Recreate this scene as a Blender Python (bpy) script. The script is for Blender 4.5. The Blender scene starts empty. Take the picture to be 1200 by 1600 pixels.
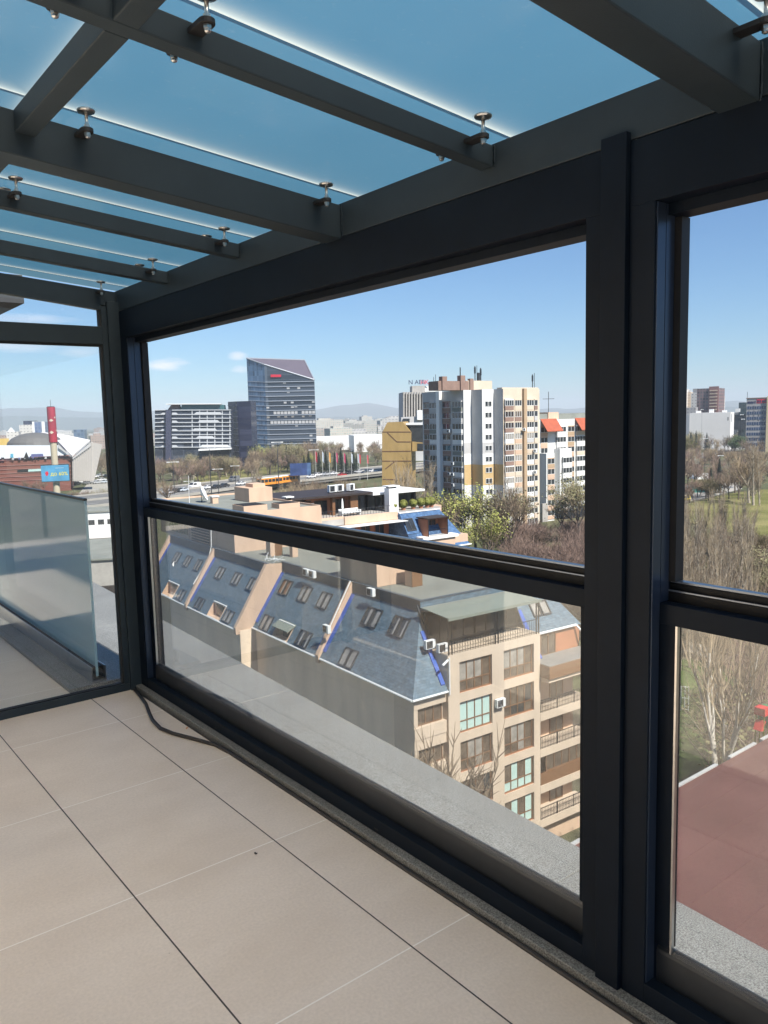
import bpy, math, random
from math import sin, cos, pi, radians, sqrt, atan2, exp
from mathutils import Vector, Matrix
random.seed(7)
SC = bpy.context.scene
COL = SC.collection

# ------------------------------------------------------------------ camera
EYE = Vector((0, 0, 1.755))
F, YAW, PITCH, ROLL = 1237.4, radians(38.429), radians(6.725), radians(1.42)
_f = Vector((sin(YAW) * cos(PITCH), cos(YAW) * cos(PITCH), -sin(PITCH)))
_r = Vector((cos(YAW), -sin(YAW), 0)); _d = _f.cross(_r)
CR = cos(ROLL) * _r + sin(ROLL) * _d
CD = -sin(ROLL) * _r + cos(ROLL) * _d
cd = bpy.data.cameras.new('camera'); cam = bpy.data.objects.new('camera', cd); COL.objects.link(cam)
cd.sensor_fit = 'VERTICAL'; cd.sensor_height = 24; cd.lens = F / 1600 * 24
cd.clip_start = 0.05; cd.clip_end = 60000
m3 = Matrix((CR, -CD, -_f)).transposed()
cam.matrix_world = Matrix.Translation(EYE) @ m3.to_4x4()
SC.camera = cam

def ray(u, v): return _f + CR * ((u - 600) / F) + CD * ((v - 800) / F)
def at(u, v, D):
    r = ray(u, v); return EYE + r * (D / sqrt(r.x ** 2 + r.y ** 2))
def gp(u, v, z):
    r = ray(u, v); return EYE + r * ((z - EYE.z) / r.z)
def ground(x, y):
    D = sqrt(x * x + y * y); t = min(1, max(0, (D - 80) / 110)); t = t * t * (3 - 2 * t)
    return -32 + 5 * t
def gnd(u, v):
    z = -28
    for _ in range(25):
        p = gp(u, v, z); z = ground(p.x, p.y)
    return gp(u, v, z)

# ------------------------------------------------------------------ world, sun, exposure
SUN_AZ, SUN_EL = radians(179), radians(50)
W = bpy.data.worlds.new('World'); SC.world = W; W.use_nodes = True
nt = W.node_tree; nt.nodes.clear()
def N(t, ty, **k):
    n = t.nodes.new(ty)
    for a, b in k.items(): setattr(n, a, b)
    return n
def L(t, a, b): t.links.new(a, b)
out = N(nt, 'ShaderNodeOutputWorld'); bg = N(nt, 'ShaderNodeBackground')
sky = N(nt, 'ShaderNodeTexSky', sky_type='NISHITA', sun_disc=False, sun_elevation=SUN_EL, sun_rotation=SUN_AZ,
        altitude=550, air_density=1.15, dust_density=.15, ozone_density=4.5)
tc = N(nt, 'ShaderNodeTexCoord'); mp = N(nt, 'ShaderNodeMapping'); mp.inputs['Scale'].default_value = (14, 14, 60)
nz = N(nt, 'ShaderNodeTexNoise'); nz.inputs['Scale'].default_value = 1.0; nz.inputs['Detail'].default_value = 7; nz.inputs['Roughness'].default_value = .6
L(nt, tc.outputs['Generated'], mp.inputs[0]); L(nt, mp.outputs[0], nz.inputs['Vector'])
def math_(t, op, a, b=None, c=None):
    n = N(t, 'ShaderNodeMath', operation=op)
    for i, q in enumerate((a, b, c)):
        if q is None: continue
        if isinstance(q, (int, float)): n.inputs[i].default_value = q
        else: L(t, q, n.inputs[i])
    return n.outputs[0]
cl = None
for (u, v, ru, rv, s) in ((262, 569, .036, .010, 1.0), (372, 557, .014, .006, .55), (375, 577, .013, .006, .6), (30, 541, .07, .008, .45), (120, 545, .03, .01, .3), (500, 600, .03, .006, .25), (30, 497, .06, .006, .35)):
    d = ray(u, v).normalized(); h = Vector((d.y, -d.x, 0)).normalized(); w_ = h.cross(d)
    def dot(vec):
        n = N(nt, 'ShaderNodeVectorMath', operation='DOT_PRODUCT'); L(nt, tc.outputs['Generated'], n.inputs[0]); n.inputs[1].default_value = vec; return n.outputs['Value']
    a = math_(nt, 'DIVIDE', math_(nt, 'SUBTRACT', dot(h), h.dot(d)), ru)
    b = math_(nt, 'DIVIDE', math_(nt, 'SUBTRACT', dot(w_), w_.dot(d)), rv)
    r2 = math_(nt, 'ADD', math_(nt, 'MULTIPLY', a, a), math_(nt, 'MULTIPLY', b, b))
    k = math_(nt, 'SUBTRACT', 1.0, r2); k = math_(nt, 'ADD', k, math_(nt, 'MULTIPLY', math_(nt, 'SUBTRACT', nz.outputs['Fac'], .55), 3.2))
    k = math_(nt, 'MAXIMUM', math_(nt, 'MINIMUM', math_(nt, 'MULTIPLY', k, .8), 1.0), 0.0)
    k = math_(nt, 'MULTIPLY', k, s); k = math_(nt, 'MULTIPLY', k, math_(nt, 'GREATER_THAN', dot(d), .9))
    cl = k if cl is None else math_(nt, 'MAXIMUM', cl, k)
wb = N(nt, 'ShaderNodeMix', data_type='RGBA', blend_type='MULTIPLY'); wb.inputs['Factor'].default_value = 1; L(nt, sky.outputs[0], wb.inputs['A']); wb.inputs['B'].default_value = (.63, .87, 1.06, 1)
cm = N(nt, 'ShaderNodeMix', data_type='RGBA'); L(nt, cl, cm.inputs['Factor']); L(nt, wb.outputs['Result'], cm.inputs['A']); cm.inputs['B'].default_value = (11, 10.2, 10.2, 1)
L(nt, cm.outputs['Result'], bg.inputs['Color']); bg.inputs['Strength'].default_value = 0.058
L(nt, bg.outputs[0], out.inputs['Surface'])
sd = bpy.data.lights.new('sun', 'SUN'); so = bpy.data.objects.new('sun', sd); COL.objects.link(so)
sd.energy = 4.0; sd.angle = radians(.53); sd.color = (1, .95, .87)
sv = Vector((sin(SUN_AZ) * cos(SUN_EL), cos(SUN_AZ) * cos(SUN_EL), sin(SUN_EL)))
so.rotation_euler = sv.to_track_quat('Z', 'Y').to_euler()
vs = SC.view_settings; vs.view_transform = 'Standard'; vs.look = 'None'; vs.exposure = 1.05; vs.gamma = 1; vs.use_curve_mapping = False
SC.render.engine = 'CYCLES'
cy = SC.cycles; cy.max_bounces = 8; cy.diffuse_bounces = 4; cy.glossy_bounces = 4; cy.transmission_bounces = 4
cy.transparent_max_bounces = 24; cy.volume_bounces = 0; cy.use_denoising = True; cy.caustics_reflective = False; cy.caustics_refractive = True
cy.sample_clamp_indirect = 6

# ------------------------------------------------------------------ materials
def M(name, col, rough=.6, metal=0.0, var=.12, vs=3.0, bump=0.0, bs=40.0, spec=.5, col2=None, fine=0.0, fs=200.0, stretch=None):
    m = bpy.data.materials.new(name); m.use_nodes = True; t = m.node_tree; p = t.nodes['Principled BSDF']
    p.inputs['Roughness'].default_value = rough; p.inputs['Metallic'].default_value = metal; p.inputs['Specular IOR Level'].default_value = spec
    tc = N(t, 'ShaderNodeTexCoord'); vec = tc.outputs['Object']
    if stretch:
        mp = N(t, 'ShaderNodeMapping'); mp.inputs['Scale'].default_value = stretch; L(t, vec, mp.inputs[0]); vec = mp.outputs[0]
    nz = N(t, 'ShaderNodeTexNoise'); nz.inputs['Scale'].default_value = vs; nz.inputs['Detail'].default_value = 6; nz.inputs['Roughness'].default_value = .6
    L(t, vec, nz.inputs['Vector'])
    rp = N(t, 'ShaderNodeValToRGB'); e = rp.color_ramp.elements; e[0].position = .3; e[1].position = .7
    a = [c * (1 - var) for c in col]; b = [min(1, c * (1 + var)) for c in col] if col2 is None else col2
    e[0].color = (*a, 1); e[1].color = (*b, 1); L(t, nz.outputs['Fac'], rp.inputs[0]); c = rp.outputs[0]
    if fine:
        n2 = N(t, 'ShaderNodeTexNoise'); n2.inputs['Scale'].default_value = fs; n2.inputs['Detail'].default_value = 2; L(t, vec, n2.inputs['Vector'])
        mr = N(t, 'ShaderNodeMapRange'); L(t, n2.outputs['Fac'], mr.inputs[0]); mr.inputs[1].default_value = .3; mr.inputs[2].default_value = .7
        mr.inputs[3].default_value = 1 - fine; mr.inputs[4].default_value = 1 + fine
        mx = N(t, 'ShaderNodeMix', data_type='RGBA', blend_type='MULTIPLY'); mx.inputs['Factor'].default_value = 1
        L(t, c, mx.inputs['A']); L(t, mr.outputs[0], mx.inputs['B']); c = mx.outputs['Result']
    L(t, c, p.inputs['Base Color'])
    if bump:
        n3 = N(t, 'ShaderNodeTexNoise'); n3.inputs['Scale'].default_value = bs; n3.inputs['Detail'].default_value = 4; L(t, vec, n3.inputs['Vector'])
        bp = N(t, 'ShaderNodeBump'); bp.inputs['Strength'].default_value = bump; bp.inputs['Distance'].default_value = .02
        L(t, n3.outputs['Fac'], bp.inputs['Height']); L(t, bp.outputs[0], p.inputs['Normal'])
    return m

def glass_mat(name, tint=(.95, .97, .96), boost=1.0, veil=0.0, veilcol=(.5, .5, .48)):
    m = bpy.data.materials.new(name); m.use_nodes = True; t = m.node_tree; t.nodes.clear()
    o = N(t, 'ShaderNodeOutputMaterial'); tr = N(t, 'ShaderNodeBsdfTransparent'); tr.inputs[0].default_value = (*tint, 1)
    gl = N(t, 'ShaderNodeBsdfGlossy'); gl.inputs['Roughness'].default_value = .0; gl.inputs['Color'].default_value = (1, 1, 1, 1)
    lw = N(t, 'ShaderNodeLayerWeight'); lw.inputs[0].default_value = .5
    f5 = math_(t, 'POWER', lw.outputs['Facing'], 4.0)
    fac = math_(t, 'MINIMUM', math_(t, 'MULTIPLY', math_(t, 'ADD', math_(t, 'MULTIPLY', f5, .85), .042), boost), 1.0)
    mx = N(t, 'ShaderNodeMixShader'); L(t, fac, mx.inputs[0]); L(t, tr.outputs[0], mx.inputs[1]); L(t, gl.outputs[0], mx.inputs[2]); s = mx.outputs[0]
    if veil:
        df = N(t, 'ShaderNodeBsdfDiffuse'); df.inputs[0].default_value = (*veilcol, 1)  # pale diffuse layer stands in for the terrace reflected in the pane
        m2 = N(t, 'ShaderNodeMixShader')
        tcc = N(t, 'ShaderNodeTexCoord'); nn = N(t, 'ShaderNodeTexNoise'); nn.inputs['Scale'].default_value = 5; nn.inputs['Detail'].default_value = 5
        mpp = N(t, 'ShaderNodeMapping'); mpp.inputs['Scale'].default_value = (1, 2.5, .35); L(t, tcc.outputs['Object'], mpp.inputs[0]); L(t, mpp.outputs[0], nn.inputs['Vector'])
        mr = N(t, 'ShaderNodeMapRange'); mr.inputs[1].default_value = .35; mr.inputs[2].default_value = .75; mr.inputs[3].default_value = veil * .6; mr.inputs[4].default_value = veil * 1.6
        L(t, nn.outputs['Fac'], mr.inputs[0]); L(t, mr.outputs[0], m2.inputs[0]); L(t, s, m2.inputs[1]); L(t, df.outputs[0], m2.inputs[2]); s = m2.outputs[0]
    L(t, s, o.inputs[0]); return m

def frost_mat(name, sx, sy, wide=False):
    m = bpy.data.materials.new(name); m.use_nodes = True; t = m.node_tree; t.nodes.clear()
    o = N(t, 'ShaderNodeOutputMaterial'); tl = N(t, 'ShaderNodeBsdfTranslucent'); gl = N(t, 'ShaderNodeBsdfGlossy'); gl.inputs['Roughness'].default_value = .12
    tc = N(t, 'ShaderNodeTexCoord'); sp = N(t, 'ShaderNodeSeparateXYZ'); L(t, tc.outputs['Generated'], sp.inputs[0])
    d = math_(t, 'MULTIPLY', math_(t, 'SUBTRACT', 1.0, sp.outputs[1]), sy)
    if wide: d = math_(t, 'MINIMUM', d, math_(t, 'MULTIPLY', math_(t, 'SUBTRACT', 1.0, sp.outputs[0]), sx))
    g = math_(t, 'POWER', 2.718, math_(t, 'MULTIPLY', d, -1 / .022))          # painted edge glow: film colour brightens to near white at the panel edge
    nz = N(t, 'ShaderNodeTexNoise'); nz.inputs['Scale'].default_value = 2.2; nz.inputs['Detail'].default_value = 3; L(t, tc.outputs['Object'], nz.inputs['Vector'])
    c1 = N(t, 'ShaderNodeMix', data_type='RGBA'); L(t, nz.outputs['Fac'], c1.inputs['Factor']); c1.inputs['A'].default_value = (.038, .116, .182, 1); c1.inputs['B'].default_value = (.049, .138, .208, 1)
    n5 = N(t, 'ShaderNodeTexNoise'); n5.inputs['Scale'].default_value = 34; n5.inputs['Detail'].default_value = 6; n5.inputs['Roughness'].default_value = .7; L(t, tc.outputs['Object'], n5.inputs['Vector'])
    mr5 = N(t, 'ShaderNodeMapRange'); mr5.inputs[1].default_value = .60; mr5.inputs[2].default_value = .78; mr5.inputs[3].default_value = 0; mr5.inputs[4].default_value = .16; L(t, n5.outputs['Fac'], mr5.inputs[0])
    c5 = N(t, 'ShaderNodeMix', data_type='RGBA'); L(t, mr5.outputs[0], c5.inputs['Factor']); L(t, c1.outputs['Result'], c5.inputs['A']); c5.inputs['B'].default_value = (.22, .26, .27, 1); c1 = c5
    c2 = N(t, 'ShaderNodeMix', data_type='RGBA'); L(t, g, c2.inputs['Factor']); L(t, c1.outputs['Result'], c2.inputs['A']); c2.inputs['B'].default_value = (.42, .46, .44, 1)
    L(t, c2.outputs['Result'], tl.inputs[0])
    lw = N(t, 'ShaderNodeLayerWeight'); f = math_(t, 'ADD', math_(t, 'MULTIPLY', math_(t, 'POWER', lw.outputs['Facing'], 4.0), .5), .03)
    mx = N(t, 'ShaderNodeMixShader'); L(t, f, mx.inputs[0]); L(t, tl.outputs[0], mx.inputs[1]); L(t, gl.outputs[0], mx.inputs[2])
    # frosted glass scatters mostly forward: sunlight comes through softly, downwards
    rf = N(t, 'ShaderNodeBsdfRefraction'); rf.inputs['Roughness'].default_value = 1.0; rf.inputs['IOR'].default_value = 1.45; rf.inputs['Color'].default_value = (.62, .555, .475, 1)
    ad = N(t, 'ShaderNodeAddShader'); L(t, mx.outputs[0], ad.inputs[0]); L(t, rf.outputs[0], ad.inputs[1]); L(t, ad.outputs[0], o.inputs[0])
    return m

def emitless(name, col, rough=.5): return M(name, col, rough, var=.04)

m_frame = M('anthracite_frame', (.005, .009, .016), .48, 0, .15, 6, .03, 400, .12)
m_steel = M('anthracite_steel', (.027, .038, .047), .48, 0, .14, 4, .05, 260, .22)
m_rubber = M('black_rubber', (.012, .012, .013), .6, 0, .2, 20)
m_track = M('dark_track', (.007, .008, .010), .45, 0, .2, 8, spec=.15)
m_sash = M('sash_profile', (.050, .054, .060), .38, .3, .12, 6)
m_inox = M('brushed_steel', (.55, .54, .52), .28, 1, .08, 30)
m_granite = M('grey_granite', (.215, .215, .207), .55, 0, .14, 1.6, .06, 300, .4, fine=.62, fs=190)
m_granite2 = M('granite_sill', (.17, .17, .16), .5, 0, .15, 3, .06, 500, .4, fine=.7, fs=190)
m_clear = glass_mat('clear_glass', (.93, .96, .95), 1.0)
m_low = glass_mat('lower_glass', (.955, .968, .96), 1.2, .05, (.62, .60, .56))
m_door = glass_mat('door_glass', (.975, .985, .985), 1.0)
m_top = glass_mat('roof_top_glass', (.97, .99, .98), .6)
m_bal = bpy.data.materials.new('frosted_balustrade')
m_bal.use_nodes = True; _p = m_bal.node_tree.nodes['Principled BSDF']; _p.inputs['Base Color'].default_value = (.38, .58, .67, 1); _p.inputs['Roughness'].default_value = .08; _p.inputs['Specular IOR Level'].default_value = .4
m_edge = bpy.data.materials.new('glow_white_edge'); m_edge.use_nodes = True; _t = m_edge.node_tree; _t.nodes.clear()
_o = N(_t, 'ShaderNodeOutputMaterial'); _a = N(_t, 'ShaderNodeBsdfTranslucent'); _a.inputs[0].default_value = (1, 1, .98, 1); _b = N(_t, 'ShaderNodeBsdfDiffuse'); _b.inputs[0].default_value = (.9, .95, .93, 1)
_m = N(_t, 'ShaderNodeMixShader'); _m.inputs[0].default_value = .25; L(_t, _a.outputs[0], _m.inputs[1]); L(_t, _b.outputs[0], _m.inputs[2]); L(_t, _m.outputs[0], _o.inputs[0])  # bright white colour stands in for light glowing out of the glass edge
m_cable = M('cable_sheath', (.022, .019, .018), .5, 0, .2, 15)
m_wcable = M('white_cable', (.75, .75, .73), .4)
m_peach = M('peach_render', (.57, .40, .285), .85, 0, .10, .7, .05, 30, stretch=(1, 1, .35))
m_cream = M('cream_render', (.57, .46, .355), .85, 0, .09, .7, .05, 30, stretch=(1, 1, .3))
m_shadewall = M('buff_render', (.76, .61, .46), .9, 0, .14, .35, .05, 30, stretch=(1, 1, .25))
m_roofgrey = M('grey_roof_felt', (.20, .21, .185), .9, 0, .16, .25, .1, 8)
m_bluemetal = M('blue_flashing', (.035, .10, .40), .4, 0, .15, 2)
m_white = M('white_paint', (.78, .78, .76), .5, 0, .04, 2)
m_terra = M('terracotta_render', (.40, .17, .09), .85, 0, .12, .8)
m_brown = M('brown_wood', (.19, .095, .045), .5, 0, .2, 3, stretch=(1, 1, 6))
m_dkbrown = M('dark_timber', (.035, .025, .022), .6, 0, .2, 3)
m_pane = M('dark_pane', (.035, .04, .045), .06, 0, .35, .35, spec=.8)
m_panelit = M('curtained_pane', (.30, .28, .25), .12, 0, .35, 1.2, spec=.8)
m_panegreen = M('pale_green_blind', (.45, .62, .58), .35, 0, .06, 1)
m_panebrown = M('amber_pane', (.13, .10, .075), .08, 0, .5, .9, spec=.8)
m_iron = M('black_iron', (.012, .012, .014), .45)
m_awning = M('grey_green_awning', (.20, .225, .19), .7, 0, .06, 2)
m_white2 = M('white_plastic', (.72, .73, .72), .45, 0, .05, 4)
m_dark = M('dark_void', (.01, .01, .012), .9)
m_conc = M('concrete', (.36, .34, .31), .85, 0, .14, .8, .1, 12)
m_redroof = M('red_roof_membrane', (.118, .048, .040), .7, 0, .10, .35, .08, 12, .25, col2=(.158, .070, .060), fine=.16, fs=9)
m_orange = M('orange_paint', (.75, .27, .03), .45)
m_bark = M('bark', (.115, .088, .068), .9, 0, .3, 4)
m_birch = M('pale_bark', (.36, .31, .24), .85, 0, .3, 3)
m_twig = M('brown_twigs', (.215, .16, .11), .9, 0, .35, .5)
m_twigpink = M('reddish_twigs', (.27, .185, .145), .9, 0, .3, .5)
m_twigpale = M('pale_twigs', (.33, .255, .165), .9, 0, .3, .5)
m_bud = M('spring_buds', (.28, .29, .07), .8, 0, .4, .6)
m_budpale = M('pale_buds', (.19, .175, .085), .8, 0, .35, .6)
m_needle = M('dark_needles', (.018, .035, .022), .85, 0, .45, .7)
m_leaf = M('leaf_green', (.055, .09, .025), .75, 0, .45, 1.0)
m_yel = M('yellow_shrub_leaf', (.16, .17, .03), .75, 0, .4, 2)

def shingle(name, ca, cb, sc):
    m = bpy.data.materials.new(name); m.use_nodes = True; t = m.node_tree; p = t.nodes['Principled BSDF']; p.inputs['Roughness'].default_value = .75; p.inputs['Specular IOR Level'].default_value = .35
    tc = N(t, 'ShaderNodeTexCoord'); sp = N(t, 'ShaderNodeSeparateXYZ'); L(t, tc.outputs['Object'], sp.inputs[0])
    ad = math_(t, 'ADD', sp.outputs[0], sp.outputs[1]); cb_ = N(t, 'ShaderNodeCombineXYZ'); L(t, ad, cb_.inputs[0]); L(t, sp.outputs[2], cb_.inputs[1])
    br = N(t, 'ShaderNodeTexBrick'); br.inputs['Scale'].default_value = 1; br.inputs['Brick Width'].default_value = .42; br.inputs['Row Height'].default_value = .16; br.inputs['Mortar Size'].default_value = .008
    br.inputs['Color1'].default_value = (*ca, 1); br.inputs['Color2'].default_value = (*cb, 1); br.inputs['Mortar'].default_value = (*[c * .6 for c in ca], 1); br.inputs['Bias'].default_value = -.1
    L(t, cb_.outputs[0], br.inputs['Vector'])
    nz = N(t, 'ShaderNodeTexNoise'); nz.inputs['Scale'].default_value = sc; nz.inputs['Detail'].default_value = 5; L(t, tc.outputs['Object'], nz.inputs['Vector'])
    mr = N(t, 'ShaderNodeMapRange'); mr.inputs[1].default_value = .3; mr.inputs[2].default_value = .7; mr.inputs[3].default_value = .78; mr.inputs[4].default_value = 1.22; L(t, nz.outputs['Fac'], mr.inputs[0])
    mx = N(t, 'ShaderNodeMix', data_type='RGBA', blend_type='MULTIPLY'); mx.inputs['Factor'].default_value = 1; L(t, br.outputs['Color'], mx.inputs['A']); L(t, mr.outputs[0], mx.inputs['B'])
    L(t, mx.outputs['Result'], p.inputs['Base Color']); return m
m_shingle = shingle('blue_grey_shingles', (.088, .138, .182), (.135, .195, .245), 4)
m_shingle2 = shingle('blue_shingles', (.045, .105, .22), (.085, .165, .30), 2.2)
m_band = M('slate_band', (.055, .075, .095), .6, 0, .1, 1)

def grid_facade(name, wall, pane, bw, bh, mortar, rough=.6):
    m = bpy.data.materials.new(name); m.use_nodes = True; t = m.node_tree; p = t.nodes['Principled BSDF']; p.inputs['Roughness'].default_value = rough
    tc = N(t, 'ShaderNodeTexCoord'); sp = N(t, 'ShaderNodeSeparateXYZ'); L(t, tc.outputs['Object'], sp.inputs[0])
    ad = math_(t, 'ADD', sp.outputs[0], sp.outputs[1]); cb_ = N(t, 'ShaderNodeCombineXYZ'); L(t, ad, cb_.inputs[0]); L(t, sp.outputs[2], cb_.inputs[1])
    br = N(t, 'ShaderNodeTexBrick'); br.offset = 0; br.inputs['Scale'].default_value = 1; br.inputs['Brick Width'].default_value = bw; br.inputs['Row Height'].default_value = bh; br.inputs['Mortar Size'].default_value = mortar; br.inputs['Mortar Smooth'].default_value = 0
    br.inputs['Color1'].default_value = (*pane, 1); br.inputs['Color2'].default_value = (*[min(1, c * 2.2 + .03) for c in pane], 1); br.inputs['Mortar'].default_value = (*wall, 1)
    L(t, cb_.outputs[0], br.inputs['Vector']); L(t, br.outputs['Color'], p.inputs['Base Color']); return m

# ------------------------------------------------------------------ mesh helpers
class MB:
    def __init__(s, off=(0, 0, 0)): s.v = []; s.f = []; s.m = []; s.off = off
    def add(s, vs, fs, m=0):
        b = len(s.v); o = s.off; s.v += [(p[0] + o[0], p[1] + o[1], p[2] + o[2]) for p in vs]
        s.f += [tuple(b + i for i in f) for f in fs]; s.m += [m] * len(fs); return s
    def quad(s, a, b, c, d, m=0): return s.add([a, b, c, d], [(0, 1, 2, 3)], m)
    def poly(s, ps, m=0): return s.add(ps, [tuple(range(len(ps)))], m)
    def box(s, x0, x1, y0, y1, z0, z1, m=0):
        return s.add([(x0, y0, z0), (x1, y0, z0), (x1, y1, z0), (x0, y1, z0), (x0, y0, z1), (x1, y0, z1), (x1, y1, z1), (x0, y1, z1)],
                     [(3, 2, 1, 0), (4, 5, 6, 7), (0, 1, 5, 4), (1, 2, 6, 5), (2, 3, 7, 6), (3, 0, 4, 7)], m)
    def hexa(s, lo, hi, m=0):
        n = len(lo); return s.add(list(lo) + list(hi), [tuple(range(n))[::-1], tuple(range(n, 2 * n))] + [(i, (i + 1) % n, n + (i + 1) % n, n + i) for i in range(n)], m)
    def prism(s, pts, z0, z1, m=0): return s.hexa([(p[0], p[1], z0) for p in pts], [(p[0], p[1], z1) for p in pts], m)
    def tube(s, pts, rs, n=6, m=0, cap=True):
        pts = [Vector(p) for p in pts]
        if not hasattr(rs, '__len__'): rs = [rs] * len(pts)
        vs = []; fs = []
        for i, p in enumerate(pts):
            d = (pts[min(i + 1, len(pts) - 1)] - pts[max(i - 1, 0)]).normalized()
            a = d.orthogonal().normalized() if abs(d.z) > .95 else d.cross(Vector((0, 0, 1))).normalized(); b = d.cross(a)
            for k in range(n): vs.append(p + (a * cos(2 * pi * k / n) + b * sin(2 * pi * k / n)) * rs[i])
        for i in range(len(pts) - 1):
            for k in range(n): fs.append((i * n + k, i * n + (k + 1) % n, (i + 1) * n + (k + 1) % n, (i + 1) * n + k))
        if cap: fs += [tuple(range(n))[::-1], tuple(range((len(pts) - 1) * n, len(pts) * n))]
        return s.add(vs, fs, m)
    def lathe(s, c, prof, n=16, m=0):
        vs = [(c[0] + r * cos(2 * pi * k / n), c[1] + r * sin(2 * pi * k / n), c[2] + z) for r, z in prof for k in range(n)]
        fs = [(i * n + k, i * n + (k + 1) % n, (i + 1) * n + (k + 1) % n, (i + 1) * n + k) for i in range(len(prof) - 1) for k in range(n)]
        fs += [tuple(range(n))[::-1], tuple(range((len(prof) - 1) * n, len(prof) * n))]
        return s.add(vs, fs, m)
    def mesh(s, name, mats, smooth=False):
        me = bpy.data.meshes.new(name); me.from_pydata([tuple(p) for p in s.v], [], s.f)
        for m in (mats if isinstance(mats, (list, tuple)) else [mats]): me.materials.append(m)
        me.polygons.foreach_set('material_index', s.m)
        if smooth: me.polygons.foreach_set('use_smooth', [True] * len(s.f))
        me.update(); return me
    def build(s, name, mats, parent=None, bevel=0, smooth=False):
        o = bpy.data.objects.new(name, s.mesh(name, mats, smooth)); COL.objects.link(o); o.parent = parent
        if bevel:
            b = o.modifiers.new('bevel', 'BEVEL'); b.width = bevel; b.segments = 2; b.limit_method = 'ANGLE'
        return o
def tag(o, label=None, cat=None, group=None, kind=None):
    if label: o['label'] = label
    if cat: o['category'] = cat
    if group: o['group'] = group
    if kind: o['kind'] = kind
    return o
def thing(name, label, cat, loc=(0, 0, 0), rz=0, group=None):
    o = bpy.data.objects.new(name, None); COL.objects.link(o); o.location = loc; o.rotation_euler = (0, 0, rz); o.empty_display_size = .3
    return tag(o, label, cat, group)
def place(name, me, parent, loc, rz=0):
    o = bpy.data.objects.new(name, me); COL.objects.link(o); o.parent = parent; o.location = loc; o.rotation_euler = (0, 0, rz); return o
def copy_tree(src, parent=None):
    c = src.copy(); COL.objects.link(c)
    if parent is not None: c.parent = parent
    for ch in src.children: copy_tree(ch, c)
    return c
def text_mesh(body, size, depth=.02):
    cu = bpy.data.curves.new('lettering', 'FONT'); cu.body = body; cu.size = size; cu.extrude = depth; cu.align_x = 'CENTER'; cu.align_y = 'CENTER'; cu.resolution_u = 2
    o = bpy.data.objects.new('lettering', cu); COL.objects.link(o); dg = bpy.context.evaluated_depsgraph_get()
    me = bpy.data.meshes.new_from_object(o.evaluated_get(dg)); bpy.data.objects.remove(o); return me
def lettering(body, size, mat, parent, loc, rz, name='lettering', depth=.02):
    me = text_mesh(body, size, depth); me.materials.clear(); me.materials.append(mat)
    o = bpy.data.objects.new(name, me); COL.objects.link(o); o.parent = parent; o.location = loc; o.rotation_euler = (pi / 2, 0, rz); return o

# ================================================================== TERRACE
def zr(x, z0): return z0 + .0875 * (1.9 - x)
# floor tiles with joints (dark along the terrace, pale across)
m_floor = bpy.data.materials.new('porcelain_tiles'); m_floor.use_nodes = True; t = m_floor.node_tree; p = t.nodes['Principled BSDF']; p.inputs['Roughness'].default_value = .48; p.inputs['Specular IOR Level'].default_value = .4
tc = N(t, 'ShaderNodeTexCoord'); sp = N(t, 'ShaderNodeSeparateXYZ'); L(t, tc.outputs['Object'], sp.inputs[0])
def joint(axis, off, pitch, w):
    q = math_(t, 'DIVIDE', math_(t, 'SUBTRACT', sp.outputs[axis], off), pitch); fr = math_(t, 'FRACT', math_(t, 'ADD', q, 100.5))
    return math_(t, 'LESS_THAN', math_(t, 'ABSOLUTE', math_(t, 'SUBTRACT', fr, .5)), w / pitch / 2), math_(t, 'FLOOR', math_(t, 'ADD', q, 100.0))
jx, ix = joint(0, 1.573, .605, .0058); jy, iy = joint(1, 1.89, .892, .0055)
cv = N(t, 'ShaderNodeCombineXYZ'); L(t, ix, cv.inputs[0]); L(t, iy, cv.inputs[1]); wn = N(t, 'ShaderNodeTexWhiteNoise'); L(t, cv.outputs[0], wn.inputs['Vector'])
ofs = N(t, 'ShaderNodeVectorMath', operation='MULTIPLY_ADD'); L(t, wn.outputs['Color'], ofs.inputs[0]); ofs.inputs[1].default_value = (9, 9, 9); L(t, tc.outputs['Object'], ofs.inputs[2])
mp = N(t, 'ShaderNodeMapping'); mp.inputs['Scale'].default_value = (1.2, 2.6, 1); mp.inputs['Rotation'].default_value = (0, 0, .5); L(t, ofs.outputs[0], mp.inputs[0])
nz = N(t, 'ShaderNodeTexNoise'); nz.inputs['Scale'].default_value = 1.6; nz.inputs['Detail'].default_value = 8; nz.inputs['Roughness'].default_value = .62; L(t, mp.outputs[0], nz.inputs['Vector'])
rp = N(t, 'ShaderNodeValToRGB'); e = rp.color_ramp.elements; e[0].position = .28; e[1].position = .72; e[0].color = (.66, .565, .465, 1); e[1].color = (.74, .645, .54, 1); L(t, nz.outputs['Fac'], rp.inputs[0])
n2 = N(t, 'ShaderNodeTexNoise'); n2.inputs['Scale'].default_value = 90; n2.inputs['Detail'].default_value = 3; L(t, tc.outputs['Object'], n2.inputs['Vector'])
mr = N(t, 'ShaderNodeMapRange'); mr.inputs[1].default_value = .3; mr.inputs[2].default_value = .7; mr.inputs[3].default_value = .94; mr.inputs[4].default_value = 1.05; L(t, n2.outputs['Fac'], mr.inputs[0])
mu = N(t, 'ShaderNodeMix', data_type='RGBA', blend_type='MULTIPLY'); mu.inputs['Factor'].default_value = 1; L(t, rp.outputs[0], mu.inputs['A']); L(t, mr.outputs[0], mu.inputs['B'])
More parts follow.
